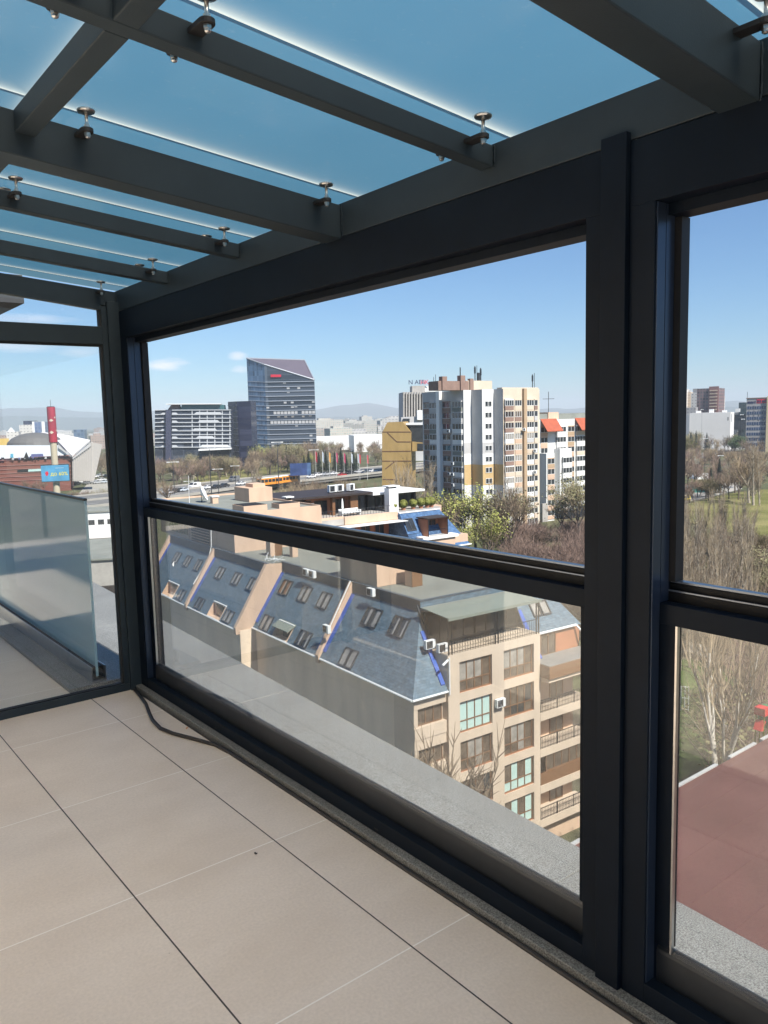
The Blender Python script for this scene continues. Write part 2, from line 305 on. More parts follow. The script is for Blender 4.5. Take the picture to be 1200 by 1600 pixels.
# dusty smudges
n4 = N(t, 'ShaderNodeTexNoise'); n4.inputs['Scale'].default_value = 1.1; n4.inputs['Detail'].default_value = 5; L(t, tc.outputs['Object'], n4.inputs['Vector'])
mr4 = N(t, 'ShaderNodeMapRange'); mr4.inputs[1].default_value = .54; mr4.inputs[2].default_value = .72; mr4.inputs[3].default_value = 0; mr4.inputs[4].default_value = .38; L(t, n4.outputs['Fac'], mr4.inputs[0])
m4 = N(t, 'ShaderNodeMix', data_type='RGBA'); L(t, mr4.outputs[0], m4.inputs['Factor']); L(t, mu.outputs['Result'], m4.inputs['A']); m4.inputs['B'].default_value = (.56, .45, .34, 1)
vo = N(t, 'ShaderNodeTexVoronoi'); vo.inputs['Scale'].default_value = 7; L(t, tc.outputs['Object'], vo.inputs['Vector']); vo2 = N(t, 'ShaderNodeTexNoise'); vo2.inputs['Scale'].default_value = 1.7; L(t, tc.outputs['Object'], vo2.inputs['Vector'])
spk = math_(t, 'LESS_THAN', vo.outputs['Distance'], math_(t, 'MULTIPLY', math_(t, 'SUBTRACT', vo2.outputs['Fac'], .44), .11))
m6 = N(t, 'ShaderNodeMix', data_type='RGBA'); L(t, math_(t, 'MULTIPLY', spk, .55), m6.inputs['Factor']); L(t, m4.outputs['Result'], m6.inputs['A']); m6.inputs['B'].default_value = (.22, .17, .12, 1); m4 = m6
a1 = N(t, 'ShaderNodeMix', data_type='RGBA'); L(t, jy, a1.inputs['Factor']); L(t, m4.outputs['Result'], a1.inputs['A']); a1.inputs['B'].default_value = (.86, .81, .73, 1)
a2 = N(t, 'ShaderNodeMix', data_type='RGBA'); L(t, jx, a2.inputs['Factor']); L(t, a1.outputs['Result'], a2.inputs['A']); a2.inputs['B'].default_value = (.055, .045, .038, 1)
L(t, a2.outputs['Result'], p.inputs['Base Color'])
bm = N(t, 'ShaderNodeBump'); bm.inputs['Strength'].default_value = .25; bm.inputs['Distance'].default_value = .003; L(t, math_(t, 'SUBTRACT', n2.outputs['Fac'], math_(t, 'MULTIPLY', jx, 2.0)), bm.inputs['Height']); L(t, bm.outputs[0], p.inputs['Normal'])
tag(MB().box(-12, 1.842, -8, 13, -.12, 0).build('terrace_floor', m_floor), kind='structure')
tag(MB().box(1.842, 2.02, -3.2, 5.26, -.12, -.03).build('floor_channel', m_dark), kind='structure')

# granite sill inside and granite coping outside
tag(MB().box(1.862, 2.03, -3.2, 5.058, -.03, .03).build('granite_sill', m_granite2, bevel=.003), 'dark grey speckled granite sill slab along the foot of the window wall', 'sill')
b = MB()
for y0, y1 in ((-3.2, -.72), (-.716, 1.78), (1.784, 4.28), (4.284, 6.78), (6.784, 9.3), (9.304, 13)):
    xa, xb = 2.345 + .057 * y0, 2.345 + .057 * y1
    b.hexa([(2.034, y0, -.03), (xa, y0, -.03), (xb, y1, -.03), (2.034, y1, -.03)], [(2.034, y0, .03), (xa, y0, .026), (xb, y1, .026), (2.034, y1, .03)])
tag(b.build('parapet_coping', m_granite, bevel=.003), 'broad pale grey granite coping outside the window wall', 'coping')
tag(MB().box(2.05, 2.12, -3.2, 13, -33, -.034).build('parapet_wall', m_cream), 'cream parapet wall of the terrace below the granite coping', 'wall')
tag(MB().box(1.50, 2.032, 5.27, 13, 0, .03).build('granite_kerb', m_granite2, bevel=.004), 'grey granite kerb slab carrying the frosted balustrade beyond the glass partition', 'kerb')

# canopy frame
cf = thing('canopy_frame', 'anthracite welded steel canopy frame carrying the frosted glass roof', 'canopy frame', (1.93, 2.0, 0))
o_ = (-1.93, -2.0, 0)
MB(o_).box(1.904, 2.0, -3.2, 5.19, 2.474, 2.602).build('ring_beam', m_steel, cf, .004)
RAF = [(-2.35, 2.464, .13, .10), (-1.52, 2.53, .065, .055), (-.70, 2.464, .13, .10), (.13, 2.53, .065, .055), (.957, 2.464, .13, .10), (1.80, 2.53, .065, .055), (2.622, 2.464, .13, .105), (3.448, 2.53, .065, .055), (4.275, 2.53, .065, .055), (5.085, 2.500, .095, .105)]
for y, zb, h, w in RAF:
    q = MB(o_)
    q.hexa([(1.9, y, zb), (1.9, y + w, zb), (.38, y + w, zr(.38, zb)), (.38, y, zr(.38, zb))], [(1.9, y, zb + h), (1.9, y + w, zb + h), (.38, y + w, zr(.38, zb + h)), (.38, y, zr(.38, zb + h))])
    q.build('rafter', m_steel, cf, .004)
    pts = [(1.903 + random.uniform(-.001, .002), y - .001 + random.uniform(-.0015, .0015), zb + h * k / 14) for k in range(15)]
    MB(o_).tube(pts, [.0025 + random.uniform(-.0008, .002) for _ in pts], 5).build('weld_seam', m_steel, cf, smooth=True)
for i in range(len(RAF) - 1):
    ya = RAF[i][0] + RAF[i][3]; yb = RAF[i + 1][0]; x0, x1 = .705, .762; za, zb = 2.53, 2.594
    MB(o_).hexa([(x1, ya, zr(x1, za)), (x1, yb, zr(x1, za)), (x0, yb, zr(x0, za)), (x0, ya, zr(x0, za))], [(x1, ya, zr(x1, zb)), (x1, yb, zr(x1, zb)), (x0, yb, zr(x0, zb)), (x0, ya, zr(x0, zb))]).build('purlin', m_steel, cf, .003)
MB(o_).box(1.8312, 1.908, 5.052, 5.17, 0, 2.53).build('corner_post', m_steel, cf, .003)

MB(o_).hexa([(.33, -3.2, zr(.33, 2.47)), (.38, -3.2, zr(.38, 2.47)), (.38, 5.19, zr(.38, 2.47)), (.33, 5.19, zr(.33, 2.47))], [(.33, -3.2, zr(.33, 2.59)), (.38, -3.2, zr(.38, 2.59)), (.38, 5.19, zr(.38, 2.59)), (.33, 5.19, zr(.33, 2.59))]).build('end_beam', m_steel, cf)  # canopy cut short here, out of view, so sun reaches the added walls
for y in (-3.1, 4.98): MB(o_).box(.33, .38, y, y + .08, 0, zr(.36, 2.47)).build('canopy_post', m_steel, cf)
# roof glass
JY = [-3.2, -2.38, -1.55, -.725, .105, .935, 1.785, 2.59, 3.425, 4.255, 5.045, 5.24]
ROW = ['', '', '', '', '', 'in the bay nearest the camera', 'between the welded deep rafter and the first slim rafter', 'between the first slim rafter and the big middle rafter', 'beyond the big middle rafter', 'between the last two slim rafters', 'in the bay against the end partition', 'over the end partition']
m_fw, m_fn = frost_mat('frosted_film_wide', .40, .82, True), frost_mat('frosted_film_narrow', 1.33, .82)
for i in range(len(JY) - 1):
    for j, (x0, x1) in enumerate(((.36, .7575), (.7605, 2.07))):
        y0, y1 = JY[i] + .0003, JY[i + 1] - .0003; z0 = 2.632; th = .018
        b = MB()
        lo = [(x1, y0, zr(x1, z0)), (x1, y1, zr(x1, z0)), (x0, y1, zr(x0, z0)), (x0, y0, zr(x0, z0))]; hi = [(a, c, z + th) for a, c, z in lo]
        b.add(lo, [(0, 1, 2, 3)], 0); b.add(hi, [(3, 2, 1, 0)], 1); b.add(lo + hi, [(k, (k + 1) % 4, 4 + (k + 1) % 4, 4 + k) for k in range(4)], 2)
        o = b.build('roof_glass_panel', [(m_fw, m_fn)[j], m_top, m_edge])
        side = 'left of the purlin' if j == 0 else 'on the window side'
        tag(o, f'frosted blue roof glass panel {ROW[i + 1] or "behind the camera"}, {side}'.replace('behind the camera,', f'overhead in bay {i + 1},'), 'glass panel', 'frosted glass roof panels')

# standoff fittings
def make_standoff():
    r = thing('glass_standoff', 'x', 'glass fitting')
    b = MB(); b.box(-.019, .019, -.062, 0, -.006, .006); b.prism([(.019 * cos(a * pi / 8 + pi), -.062 + .019 * sin(a * pi / 8 + pi)) for a in range(9)], -.006, .006); b.build('bracket', m_rubber, r, .001)
    MB().tube([(0, -.064, -.02), (0, -.064, .055)], .0055, 8).build('stud', m_inox, r, smooth=True)
    MB().lathe((0, -.064, .052), [(.012, -.004), (.025, 0), (.0275, .004), (.0275, .0075)], 20).build('disc', m_inox, r)
    b = MB(); b.lathe((0, -.064, -.016), [(.010, 0), (.010, .009)], 6); b.lathe((0, -.064, .007), [(.010, 0), (.010, .008)], 6); b.lathe((0, -.064, -.024), [(.004, 0), (.008, .003), (.008, .008)], 10); b.build('nut', m_inox, r); return r
so_ = make_standoff(); first = True
RN = {.957: 'the deep rafter nearest the camera', 1.80: 'the first slim rafter', 2.622: 'the big middle rafter', 3.448: 'the second slim rafter', 4.275: 'the third slim rafter', 5.085: 'the rafter over the end partition'}
for y, zb, h, w in RAF[4:]:
    for x, xn in ((1.79, 'at its window end'), (.90, 'beside the purlin'), (.62, 'left of the purlin')):
        for sgn, sn in ((1, ''), (-1, ' far side')):
            if sgn < 0 and y > 5: continue
            r = so_ if first else copy_tree(so_); first = False
            r.location = (x, y if sgn > 0 else y + w, zr(x, zb + h) - .022); r.rotation_euler = (0, 0, 0 if sgn > 0 else pi)
            tag(r, f'steel disc fitting on {RN[y]}{"" if sgn > 0 else ", far side,"} {xn}', 'glass fitting', 'glass standoff fittings')

m_jambsky = M('jamb_sky_tint', (.035, .052, .088), .28, .5, .08, 5, spec=.6)  # blue base colour imitates sky reflected in the jamb's near face
m_railglint = M('rail_glint_metal', (.20, .23, .28), .28, .7, .1, 5)  # pale bluish strip added for the sky highlight along the rail top
# sliding windows in the window wall (x = 1.90)
def sliding_window(label, y0, y1, side):
    w = thing('sliding_window', label, 'window', (1.96, (y0 + y1) / 2, .03)); off = (-1.96, -(y0 + y1) / 2, -.03)
    ja = .059 if side != 'right' else .06; jb = .10 if side == 'left' else .078
    ya, yb = y0 + ja, y1 - jb
    b = MB(off); b.box(1.90, 2.03, y0, y1, 2.302, 2.47); b.box(1.955, 2.03, ya, yb, 2.272, 2.302); b.box(1.90, 1.903, y0, y1, 2.335, 2.337); b.build('head', m_frame, w, .002)
    MB(off).box(1.90, 2.03, y0, ya, .03, 2.302).build('jamb', m_frame, w, .002)
    b = MB(off); b.box(1.90, 2.03, yb, y1, .03, 2.302); b.build('jamb', m_frame, w, .002)
    b = MB(off); b.box(1.906, 1.9435, yb - .004, yb, .094, 2.30); b.box(1.9465, 1.986, yb - .004, yb, 1.226, 2.30); b.build('jamb_sky_strip', m_jambsky, w)
    MB(off).box(1.99, 2.03, yb - .022, yb - .001, 1.28, 2.27).build('gasket', m_rubber, w)
    b = MB(off); b.box(1.90, 1.943, ya, yb, .031, .093); b.build('sill_rail', m_frame, w, .002)
    for y in ((y0 * .7 + y1 * .3), (y0 * .3 + y1 * .7)): MB(off).box(1.899, 1.901, y, y + .028, .046, .051).build('drain_slot', m_rubber, w)
    b = MB(off); b.box(1.943, 2.03, ya, yb, .031, .052); b.build('track', m_track, w)
    # lower sash
    s = MB(off); s.box(1.945, 1.985, ya, yb, 1.166, 1.224); s.box(1.949, 1.983, ya, ya + .05, .2, 1.166); s.box(1.949, 1.983, yb - .05, yb, .2, 1.166)
    so = s.build('lower_sash', m_frame, w, .002)
    b = MB(off); b.box(1.962, 2.0, ya, yb, .062, .168); b.tube([(1.981, ya, .168), (1.981, yb, .168)], .019, 12); b.build('bottom_rail', m_sash, so)
    MB(off).box(1.949, 1.962, yb - .056, yb - .050, .19, 1.166).build('glazing_bead', m_inox, so)
    MB(off).box(1.9645, 1.9705, ya + .05, yb - .05, .17, 1.166).build('glass', m_low, so)
    b = MB(off); b.box(1.986, 2.001, ya, yb, 1.172, 1.252); b.box(2.001, 2.03, ya, yb, 1.172, 1.274); b.build('meeting_rail', m_track, w, .0015); b = MB(off); b.box(2.0045, 2.028, ya, yb, 1.2745, 1.280); b.box(1.988, 1.9935, ya, yb, 1.2525, 1.256); b.build('rail_glint', m_railglint, w)
    return w
sliding_window('wide sliding window from the corner to the column, open above its glass lower sash', 1.387, 5.05, 'left')
sliding_window('sliding window right of the column, cut off by the photo edge', -3.2, 1.303, 'right')
tag(MB().box(1.884, 2.0, 1.3045, 1.3855, .03, 2.472 + .022).build('cover_post', m_frame, bevel=.0015), 'dark vertical cover post between the two sliding windows', 'post')
b = MB(); b.tube([(1.915, 1.297, 2.472), (1.91, 1.27, 2.492), (1.912, 1.22, 2.502), (1.915, 1.16, 2.492), (1.918, 1.10, 2.474)], .004, 7); b.tube([(1.918, 1.285, 2.475), (1.914, 1.25, 2.487), (1.916, 1.2, 2.486), (1.92, 1.15, 2.474)], .0035, 7)
tag(b.build('wire_loop', m_wcable, smooth=True), 'white wire loop poking out above the window head beside the post', 'wire')

# glass partition at the end (y = 5.07)
gpn = thing('glass_partition', 'dark framed glass partition closing the end of the terrace', 'glass partition', (0, 5.1, 0)); off = (0, -5.1, 0)
MB(off).box(-.15, 1.83, 5.07, 5.135, .0005, .048).build('bottom_rail', m_steel, gpn, .003)
for x0, x1 in ((1.796, 1.831), (-.15, -.07)): MB(off).box(x0, x1, 5.074, 5.131, .048, 2.50).build('stile', m_steel, gpn, .002)
MB(off).box(-.07, 1.796, 5.072, 5.133, 2.262, 2.374).build('transom', m_steel, gpn, .003)
b = MB(off); b.hexa([(1.796, 5.076, 2.478), (1.796, 5.13, 2.478), (-.07, 5.13, 2.478 + .2), (-.07, 5.076, 2.478 + .2)], [(1.796, 5.076, 2.512), (1.796, 5.13, 2.512), (-.07, 5.13, 2.71), (-.07, 5.076, 2.71)]); b.build('top_rail', m_steel, gpn)
b = MB(off); b.box(1.784, 1.796, 5.085, 5.12, .048, 2.262); b.box(-.07, 1.784, 5.085, 5.12, .048, .056); b.box(-.07, 1.784, 5.085, 5.12, 2.250, 2.262); b.box(1.784, 1.796, 5.085, 5.12, 2.374, 2.478); b.build('gasket', m_rubber, gpn)
MB(off).box(-.07, 1.784, 5.100, 5.106, .056, 2.250).build('glass', m_door, gpn)
b = MB(off); b.hexa([(1.784, 5.100, 2.376), (1.784, 5.106, 2.376), (-.07, 5.106, 2.376), (-.07, 5.1, 2.376)], [(1.784, 5.100, 2.477), (1.784, 5.106, 2.477), (-.07, 5.106, 2.676), (-.07, 5.1, 2.676)]); b.build('glass', m_door, gpn)

# frosted balustrade beyond
for y0, y1, lab in ((5.33, 7.9, 'frosted blue glass balustrade panel nearest the glass partition'), (7.908, 13, 'frosted glass balustrade panel further along the outer terrace')):
    r = thing('glass_balustrade', lab, 'balustrade', (1.70, (y0 + y1) / 2, .03)); off = (-1.70, -(y0 + y1) / 2, -.03)
    b = MB(off); b.box(1.655, 1.663, y0 - .03, y1, .03, .135); b.box(1.745, 1.753, y0 - .03, y1, .03, .135); b.box(1.663, 1.745, y0 - .03, y1, .031, .045); b.build('channel', m_inox, r)
    MB(off).box(1.694, 1.711, y0, y1, .06, 1.262).build('glass', m_bal, r)
    b = MB(off); b.box(1.664, 1.693, y0, y1, .05, .128); b.box(1.712, 1.744, y0, y1, .05, .128); b.build('gasket', m_rubber, r)
    MB(off).box(1.690, 1.715, y0, y1, 1.262, 1.278).build('cap_rail', m_sash, r, .002)

# floor cable and debris
pts = [(1.842, 5.03, .012), (1.822, 4.88, .011), (1.795, 4.72, .011), (1.75, 4.56, .011), (1.715, 4.42, .011), (1.700, 4.27, .011), (1.722, 4.15, .011), (1.762, 4.04, .011), (1.80, 3.93, .011), (1.832, 3.84, .010), (1.848, 3.7, .006), (1.851, 3.4, .002)] + [(1.8505 + .0015 * sin(k * 1.3), 3.1 - .22 * k, .001) for k in range(15)]
tag(MB().tube(pts, .0105, 8).build('power_cable', m_cable, smooth=True), 'dark cable lying on the floor tiles from the corner along the sill', 'cable')
for k, (u, v) in enumerate(((251, 1139), (292, 1138), (400, 1334))):
    pnt = gp(u, v, 0); b = MB()
    for q in range(3):
        a = random.uniform(0, 6.3); cx, cyy = random.uniform(-.006, .006), random.uniform(-.006, .006)
        ps = [(cx + .006 * cos(a + s) * random.uniform(.5, 1.3), cyy + .004 * sin(a + s) * random.uniform(.5, 1.3)) for s in (0, 1.2, 2.3, 3.5, 4.8)]
        b.prism(ps, .0008, .003)
    o = b.build('leaf_crumb', m_cable if k != 1 else m_orange); o.location = (pnt.x, pnt.y, 0)
    tag(o, ['dark leaf crumb between the cable and the first pale joint', 'tiny orange crumb beside the looped cable', 'dark crumb in the middle of the large centre tile', 'small crumb left of the centre tile crumb', 'dark crumb low on the tile near the photo bottom', 'small black speck on the lowest left tile', 'dark speck on the left edge tile', 'brown speck by the sill under the column'][k], 'debris', 'crumbs on the floor tiles')

# our own building (behind and beside the terrace): its unseen upper walls are added to bounce sunlight onto the floor
m_dkslab = M('dark_soffit', (.05, .052, .055), .7, 0, .15, 2)
ob = thing('apartment_building', 'cream apartment building that the glazed terrace belongs to, with added unseen upper walls', 'building', (-6, -4, -33)); off = (6, 4, 33)
b = MB(off); b.box(-16, 1.84, -16, 13.2, -33, -.125); b.box(-2.9, .66, 5.2, 5.6, -.125, 5.5); b.box(-9, -2.9, -3.25, 5.6, -.125, 7.5); b.box(-9, -5.5, 5.6, 13.2, -.125, 7.5); b.build('wall', M('white_render', (.88, .79, .66), .85, 0, .05, .4), ob)  # boxes above floor level: unseen sunlit walls added as warm bounce surfaces
for y0, y1 in ((-3.0, -1.4), (.2, 1.8)):
    b = MB(off); b.box(-2.9, -2.86, y0, y1, .05, 2.25, 0); b.box(-2.86, -2.855, y0 + .06, (y0 + y1) / 2 - .03, .11, 2.19, 1); b.box(-2.86, -2.855, (y0 + y1) / 2 + .03, y1 - .06, .11, 2.19, 1); b.build('window', [m_frame, m_panelit], ob)
b = MB(off); qe = at(38, 474, 8.05); b.box(-5.5, qe.x, qe.y, 9.8, qe.z, qe.z + .25); b.build('upper_balcony', m_dkslab, ob)
for y in (3.4,): MB(off).box(-2.9, .28, y, y + .12, .001, 2.6).build('bounce_fin', bpy.data.materials['white_render'], ob)  # unseen white fin added to throw sunlight back onto the floor
# lower wing with the red roof
ye = gp(1055, 1232, -14).y
rw = thing('lower_wing', 'lower wing with a flat dark red membrane roof and white metal edge capping', 'building', (20, 10, -33)); off = (-20, -10, 33)
MB(off).box(2.2, 60, -19, ye - .35, -33, -14.16).build('wall', m_cream, rw)
MB(off).box(2.2, 60.2, -19, ye - .05, -14.16, -14.0).build('roof', m_redroof, rw)
for k in range(14): MB(off).box(3.0, 60, ye - 1.6 - 1.55 * k, ye - 1.5 - 1.55 * k, -14.0, -13.994 + .001 * (k % 2)).build('membrane_seam', m_redroof, rw)
MB(off).lathe((16.5, ye - 6.2, -14.0), [(.16, 0), (.16, .03), (.08, .05)], 12).build('roof_drain', m_sash, rw)
b = MB(off); x = 3.0
while x < 60:
    l = random.choice((2.4, 3.1, 4.2)); b.box(x, x + l, ye - .05, ye + .10, -14.25, -13.95 + random.uniform(0, .015)); x += l + random.choice((.02, .6, .03, 1.1))
b.build('edge_capping', M('dull_white_metal', (.45, .44, .42), .6, 0, .2, 1.5), rw)

# ================================================================== NEIGHBOUR: mansard apartment house (local x = t to the right, local y = s away)
EC = Vector((32.874, 38.851, 0)); ARZ = radians(-3.6); AE1 = Vector((sin(radians(3.6)), cos(radians(3.6)), 0)); AE2 = Vector((cos(radians(3.6)), -sin(radians(3.6)), 0))
def AG(t, s, z): return EC + AE2 * t + AE1 * s + Vector((0, 0, z))
ZE, ZB, ZT, INS = -16.94, -12.1, -11.3, 3.3
def slope_t(r, off=0.0): return off + INS * r, ZE + (ZB - ZE) * r
def window_mesh(w, h, cols, rows, frame, pane, d=.10, fw=.07, sill=None, split=None, panes=None):
    b = MB(); b.box(-w / 2, w / 2, 0, d, 0, fw, 0); b.box(-w / 2, w / 2, 0, d, h - fw, h, 0); b.box(-w / 2, -w / 2 + fw, 0, d, fw, h - fw, 0); b.box(w / 2 - fw, w / 2, 0, d, fw, h - fw, 0)
    xs = [-w / 2 + fw + (w - 2 * fw) * k / cols for k in range(cols + 1)]
    for x in xs[1:-1]: b.box(x - fw / 2, x + fw / 2, .005, d, fw, h - fw, 0)
    zs = [fw, h - fw] if rows == 1 else [fw, h * (split or .35), h - fw]
    for k in range(cols):
        for j in range(len(zs) - 1):
            b.quad((xs[k], d * .55, zs[j]), (xs[k + 1], d * .55, zs[j]), (xs[k + 1], d * .55, zs[j + 1]), (xs[k], d * .55, zs[j + 1]), 1 if not panes else 1 + panes[(k + j * cols) % len(panes)])
    for z in zs[1:-1]: b.box(-w / 2 + fw, w / 2 - fw, .006, d, z - fw / 2, z + fw / 2, 0)
    mats = [frame, pane] if not panes else [frame] + pane
    if sill is not None: b.box(-w / 2 - .08, w / 2 + .08, -.10, .06, -.08, -.003, len(mats)); mats = mats + [sill]
    return b.mesh('window', mats)

A = thing('apartment_building', 'peach and cream mansard apartment house with blue grey shingle roofs just below the terrace', 'building', (EC.x, EC.y, -32), ARZ); O = (0, 0, 32)
TE = 19.3
# shaded long walls
b = MB(O); b.box(.28, 17.8, 2.6, 24.3, -32, -17.02); b.box(-1.27, 17.8, 24.31, 50, -32, -17.02); b.build('wall', m_shadewall, A)
# sunny front, left of the bay: loggias
b = MB(O); b.box(.28, 3.04, .6, 2.6, -32, -17.02, 0)
for k in range(5):
    z = -17.02 - 2.9 * k; b.box(.26, 3.06, .25, .6, z - .75, z, 0); b.box(.26, 3.06, .2, .6, z - 2.9, z - 2.05, 0); b.box(.26, .6, .28, .6, z - 2.05, z - .75, 0)
b.build('loggia_wall', m_cream, A)
for k in range(5):
    place('window', window_mesh(2.2, 1.28, 3, 1, m_brown, m_panebrown) if k == 0 else bpy.data.objects['window_loggia_src'].data, A, (1.75, .48, 32 - 17.02 - 2.9 * k - 2.04)).name = 'window_loggia_src' if k == 0 else 'window'
bpy.data.objects['window_loggia_src'].name = 'window'
# the bay with large brown windows
WIN_T = ((4.08, 7.12), (8.27, 11.33)); ROWZ = [-17.36 - 2.9 * k for k in range(5)]
b = MB(O); b.box(3.05, 12.0, .35, 2.45, -32, -14.5)
xs = [3.05, 4.08, 7.12, 8.27, 11.33, 12.0]
for i in (0, 2, 4): b.box(xs[i], xs[i + 1], 0, .35, -32, -14.45)
for (ta, tb) in WIN_T:
    zt = -14.45
    for z in ROWZ: b.box(ta, tb, 0.0, .35, z + 2.24, zt); zt = z
    b.box(ta, tb, 0, .35, -32, zt)
b.box(3.05, 12.0, .36, 2.45, -14.5, -14.452)
b.build('front_bay', m_cream, A)
pv = [window_mesh(3.0, 2.2, 4, 2, m_brown, [m_panebrown, m_panelit, m_pane], sill=m_terra, panes=pp) for pp in ([0, 0, 0, 0, 1, 1, 1, 0], [0, 2, 2, 0, 0, 0, 0, 2], [0, 0, 1, 0, 0, 1, 1, 0])]
pg_ = window_mesh(3.0, 2.2, 4, 2, m_brown, [m_panegreen, m_panebrown], sill=m_terra, panes=[0, 0, 0, 0, 0, 0, 0, 0])
pg2 = window_mesh(3.0, 2.2, 4, 2, m_brown, [m_panegreen, m_panebrown], sill=m_terra, panes=[0, 0, 0, 0, 1, 0, 1, 0])
pick = {(0, 0): pv[0], (0, 1): pv[0], (1, 0): pg_, (1, 1): pv[1], (2, 0): pv[2], (2, 1): pv[2], (3, 0): pv[1], (3, 1): pg2, (4, 0): pv[1], (4, 1): pg2}
for k, z in enumerate(ROWZ):
    for j, (ta, tb) in enumerate(WIN_T): place('window', pick[(k, j)], A, ((ta + tb) / 2, .17, z + 32.01))
# recessed balconies on the right
b = MB(O); b.box(12.0, 17.6, 1.8, 2.45, -32, -17.1); b.box(12.0, 17.6, .9, 1.8, -32, -30.0); b.build('balcony_back_wall', m_peach, A)
dw = window_mesh(1.5, 2.1, 2, 1, m_brown, m_panebrown); dd = window_mesh(4.4, 1.5, 5, 1, m_brown, m_panebrown)
for k, z in enumerate((-20.72, -23.6, -26.5, -29.3)):
    b = MB(O); b.box(12.02, 17.9, 0, 1.8, z - .62, z); b.build('balcony', m_cream, A)
    place('balcony_door', dw, A, (13.0, 1.69, 32 + z)); place('balcony_door', dw, A, (15.6, 1.69, 32 + z))
    b = MB(O)
    if k == 2:
        b.box(12.1, 17.8, .06, .12, z, z + .95); b.box(12.1, 17.8, .12, .16, z + .9, z + .96); b.build('balcony_panel', m_brown, A); place('window', dd, A, (14.9, .1, 32 + z + .95)); continue
    b.box(12.1, 17.8, .05, .09, z + .93, z + .98); b.box(12.1, 17.8, .06, .08, z + .10, z + .13)
    x = 12.12
    while x < 17.8:
        b.box(x, x + .022, .06, .082, z, z + .95); b.tube([(x + .07 + .05 * cos(a * .9), .07, z + .55 + .16 * sin(a * .9)) for a in range(8)], .009, 4); x += .17
    for x in (12.1, 13.9, 15.8, 17.76): b.box(x, x + .05, .045, .095, z, z + 1.02)
    b.build('railing', m_iron, A)
b = MB(O); b.box(12.0, 17.9, 1.4, 1.8, -16.9, -14.95, 0); b.box(12.0, 17.9, 1.3, 2.4, -18.1, -16.93, 0); b.build('dormer_wall', m_terra, A)
place('window', window_mesh(1.7, 1.7, 2, 1, m_brown, m_panebrown), A, (14.2, 1.27, 32 - 16.85))
b = MB(O); b.box(11.96, 17.9, -.98, 1.3, -17.82, -16.86, 0); b.box(12.0, 17.85, -.93, 1.28, -16.86, -16.8, 1); b.box(12.05, 17.8, -.8, 1.3, -18.15, -17.82, 2); b.build('porch_canopy', [m_brown, m_granite, m_cream], A)
b = MB(O); b.tube([(12.0, 1.22, -14.98), (17.3, 1.22, -14.98)], .10, 8); b.tube([(17.3, 1.22, -14.98), (18.5, .05, -16.9)], .09, 8); b.build('gutter', m_white, A)

# mansard roof
def seg(bm, s0, s1, off, holes=()):
    ys = sorted({s0, s1} | {h for q in holes for h in q[:2]}); 
    for a, c in zip(ys[:-1], ys[1:]):
        r0 = 0.0
        for q in holes:
            if q[0] <= a and c <= q[1]: r0 = q[2]
        t0, z0 = slope_t(r0, off); t1, z1 = slope_t(1, off)
        bm.quad((t0, c, z0), (t0, a, z0), (t1, a, z1), (t1, c, z1), 0)
    bm.quad((INS + off, s1, ZB), (INS + off, s0, ZB), (INS + off, s0, ZT), (INS + off, s1, ZT), 1)
H2, H3, H4 = (17.85, 20.45, .26), (28.5, 31.3, .26), (41.0, 44.0, .27)
b = MB(O)
b.quad((0, 12.3, ZE), (0, 0, ZE), (INS, INS, ZB), (INS, 12.3, ZB), 0); b.quad((INS, 12.3, ZB), (INS, INS, ZB), (INS, INS, ZT), (INS, 12.3, ZT), 1)
seg(b, 12.3, 24.5, 0, (H2,)); seg(b, 24.5, 36.6, -1.55, (H3,)); seg(b, 36.6, 50, -1.55, (H4,))
# front slope: left of terrace, right of terrace, over the terrace
b.poly([(0, 0, ZE), (3.04, 0, ZE), (3.04, 3.04, ZE + (ZB - ZE) * 3.04 / INS)], 0); b.poly([(3.04, 3.04, ZE + (ZB - ZE) * 3.04 / INS), (3.04, 3.3, ZB), (3.3, 3.3, ZB)], 0)
def fz(s): return ZE + (ZB - ZE) * s / INS
b.poly([(12.0, 1.3, fz(1.3)), (TE - 1.3, 1.3, fz(1.3)), (TE - INS, INS, ZB), (12.0, INS, ZB)], 0)
b.poly([(17.9, 0, ZE), (TE, 0, ZE), (TE - 1.3, 1.3, fz(1.3)), (17.9, 1.3, fz(1.3))], 0)
b.poly([(TE, 0, ZE), (TE, 50, ZE), (TE - INS, 50, ZB), (TE - INS, INS, ZB)], 0)
b.quad((INS, INS, ZB), (TE - INS, INS, ZB), (TE - INS, INS, ZT), (INS, INS, ZT), 0)
b.quad((TE - INS, INS, ZB), (TE - INS, 50, ZB), (TE - INS, 50, ZT), (TE - INS, INS, ZT), 1)
roof = b.build('mansard_roof', [m_shingle, m_band], A)
b = MB(O); b.poly([(INS, INS, ZT - .02), (TE - INS, INS, ZT - .02), (TE - INS, 50, ZT - .02), (INS - 1.55, 50, ZT - .02), (INS - 1.55, 24.5, ZT - .02), (INS, 24.5, ZT - .02)])
b.box(INS, TE - INS, 2.42, INS + .1, -11.9, -11.75)
b.build('flat_roof', m_roofgrey, A)
b = MB(O)
for t, s0, s1 in ((INS, INS, 24.5), (INS - 1.55, 24.5, 50)): b.box(t - .03, t + .28, s0 - .03, s1, ZT - .015, ZT + .06)
b.box(INS + .28, TE - INS, INS - .03, INS + .25, ZT - .015, ZT + .06); b.build('parapet_cap', m_band, A)
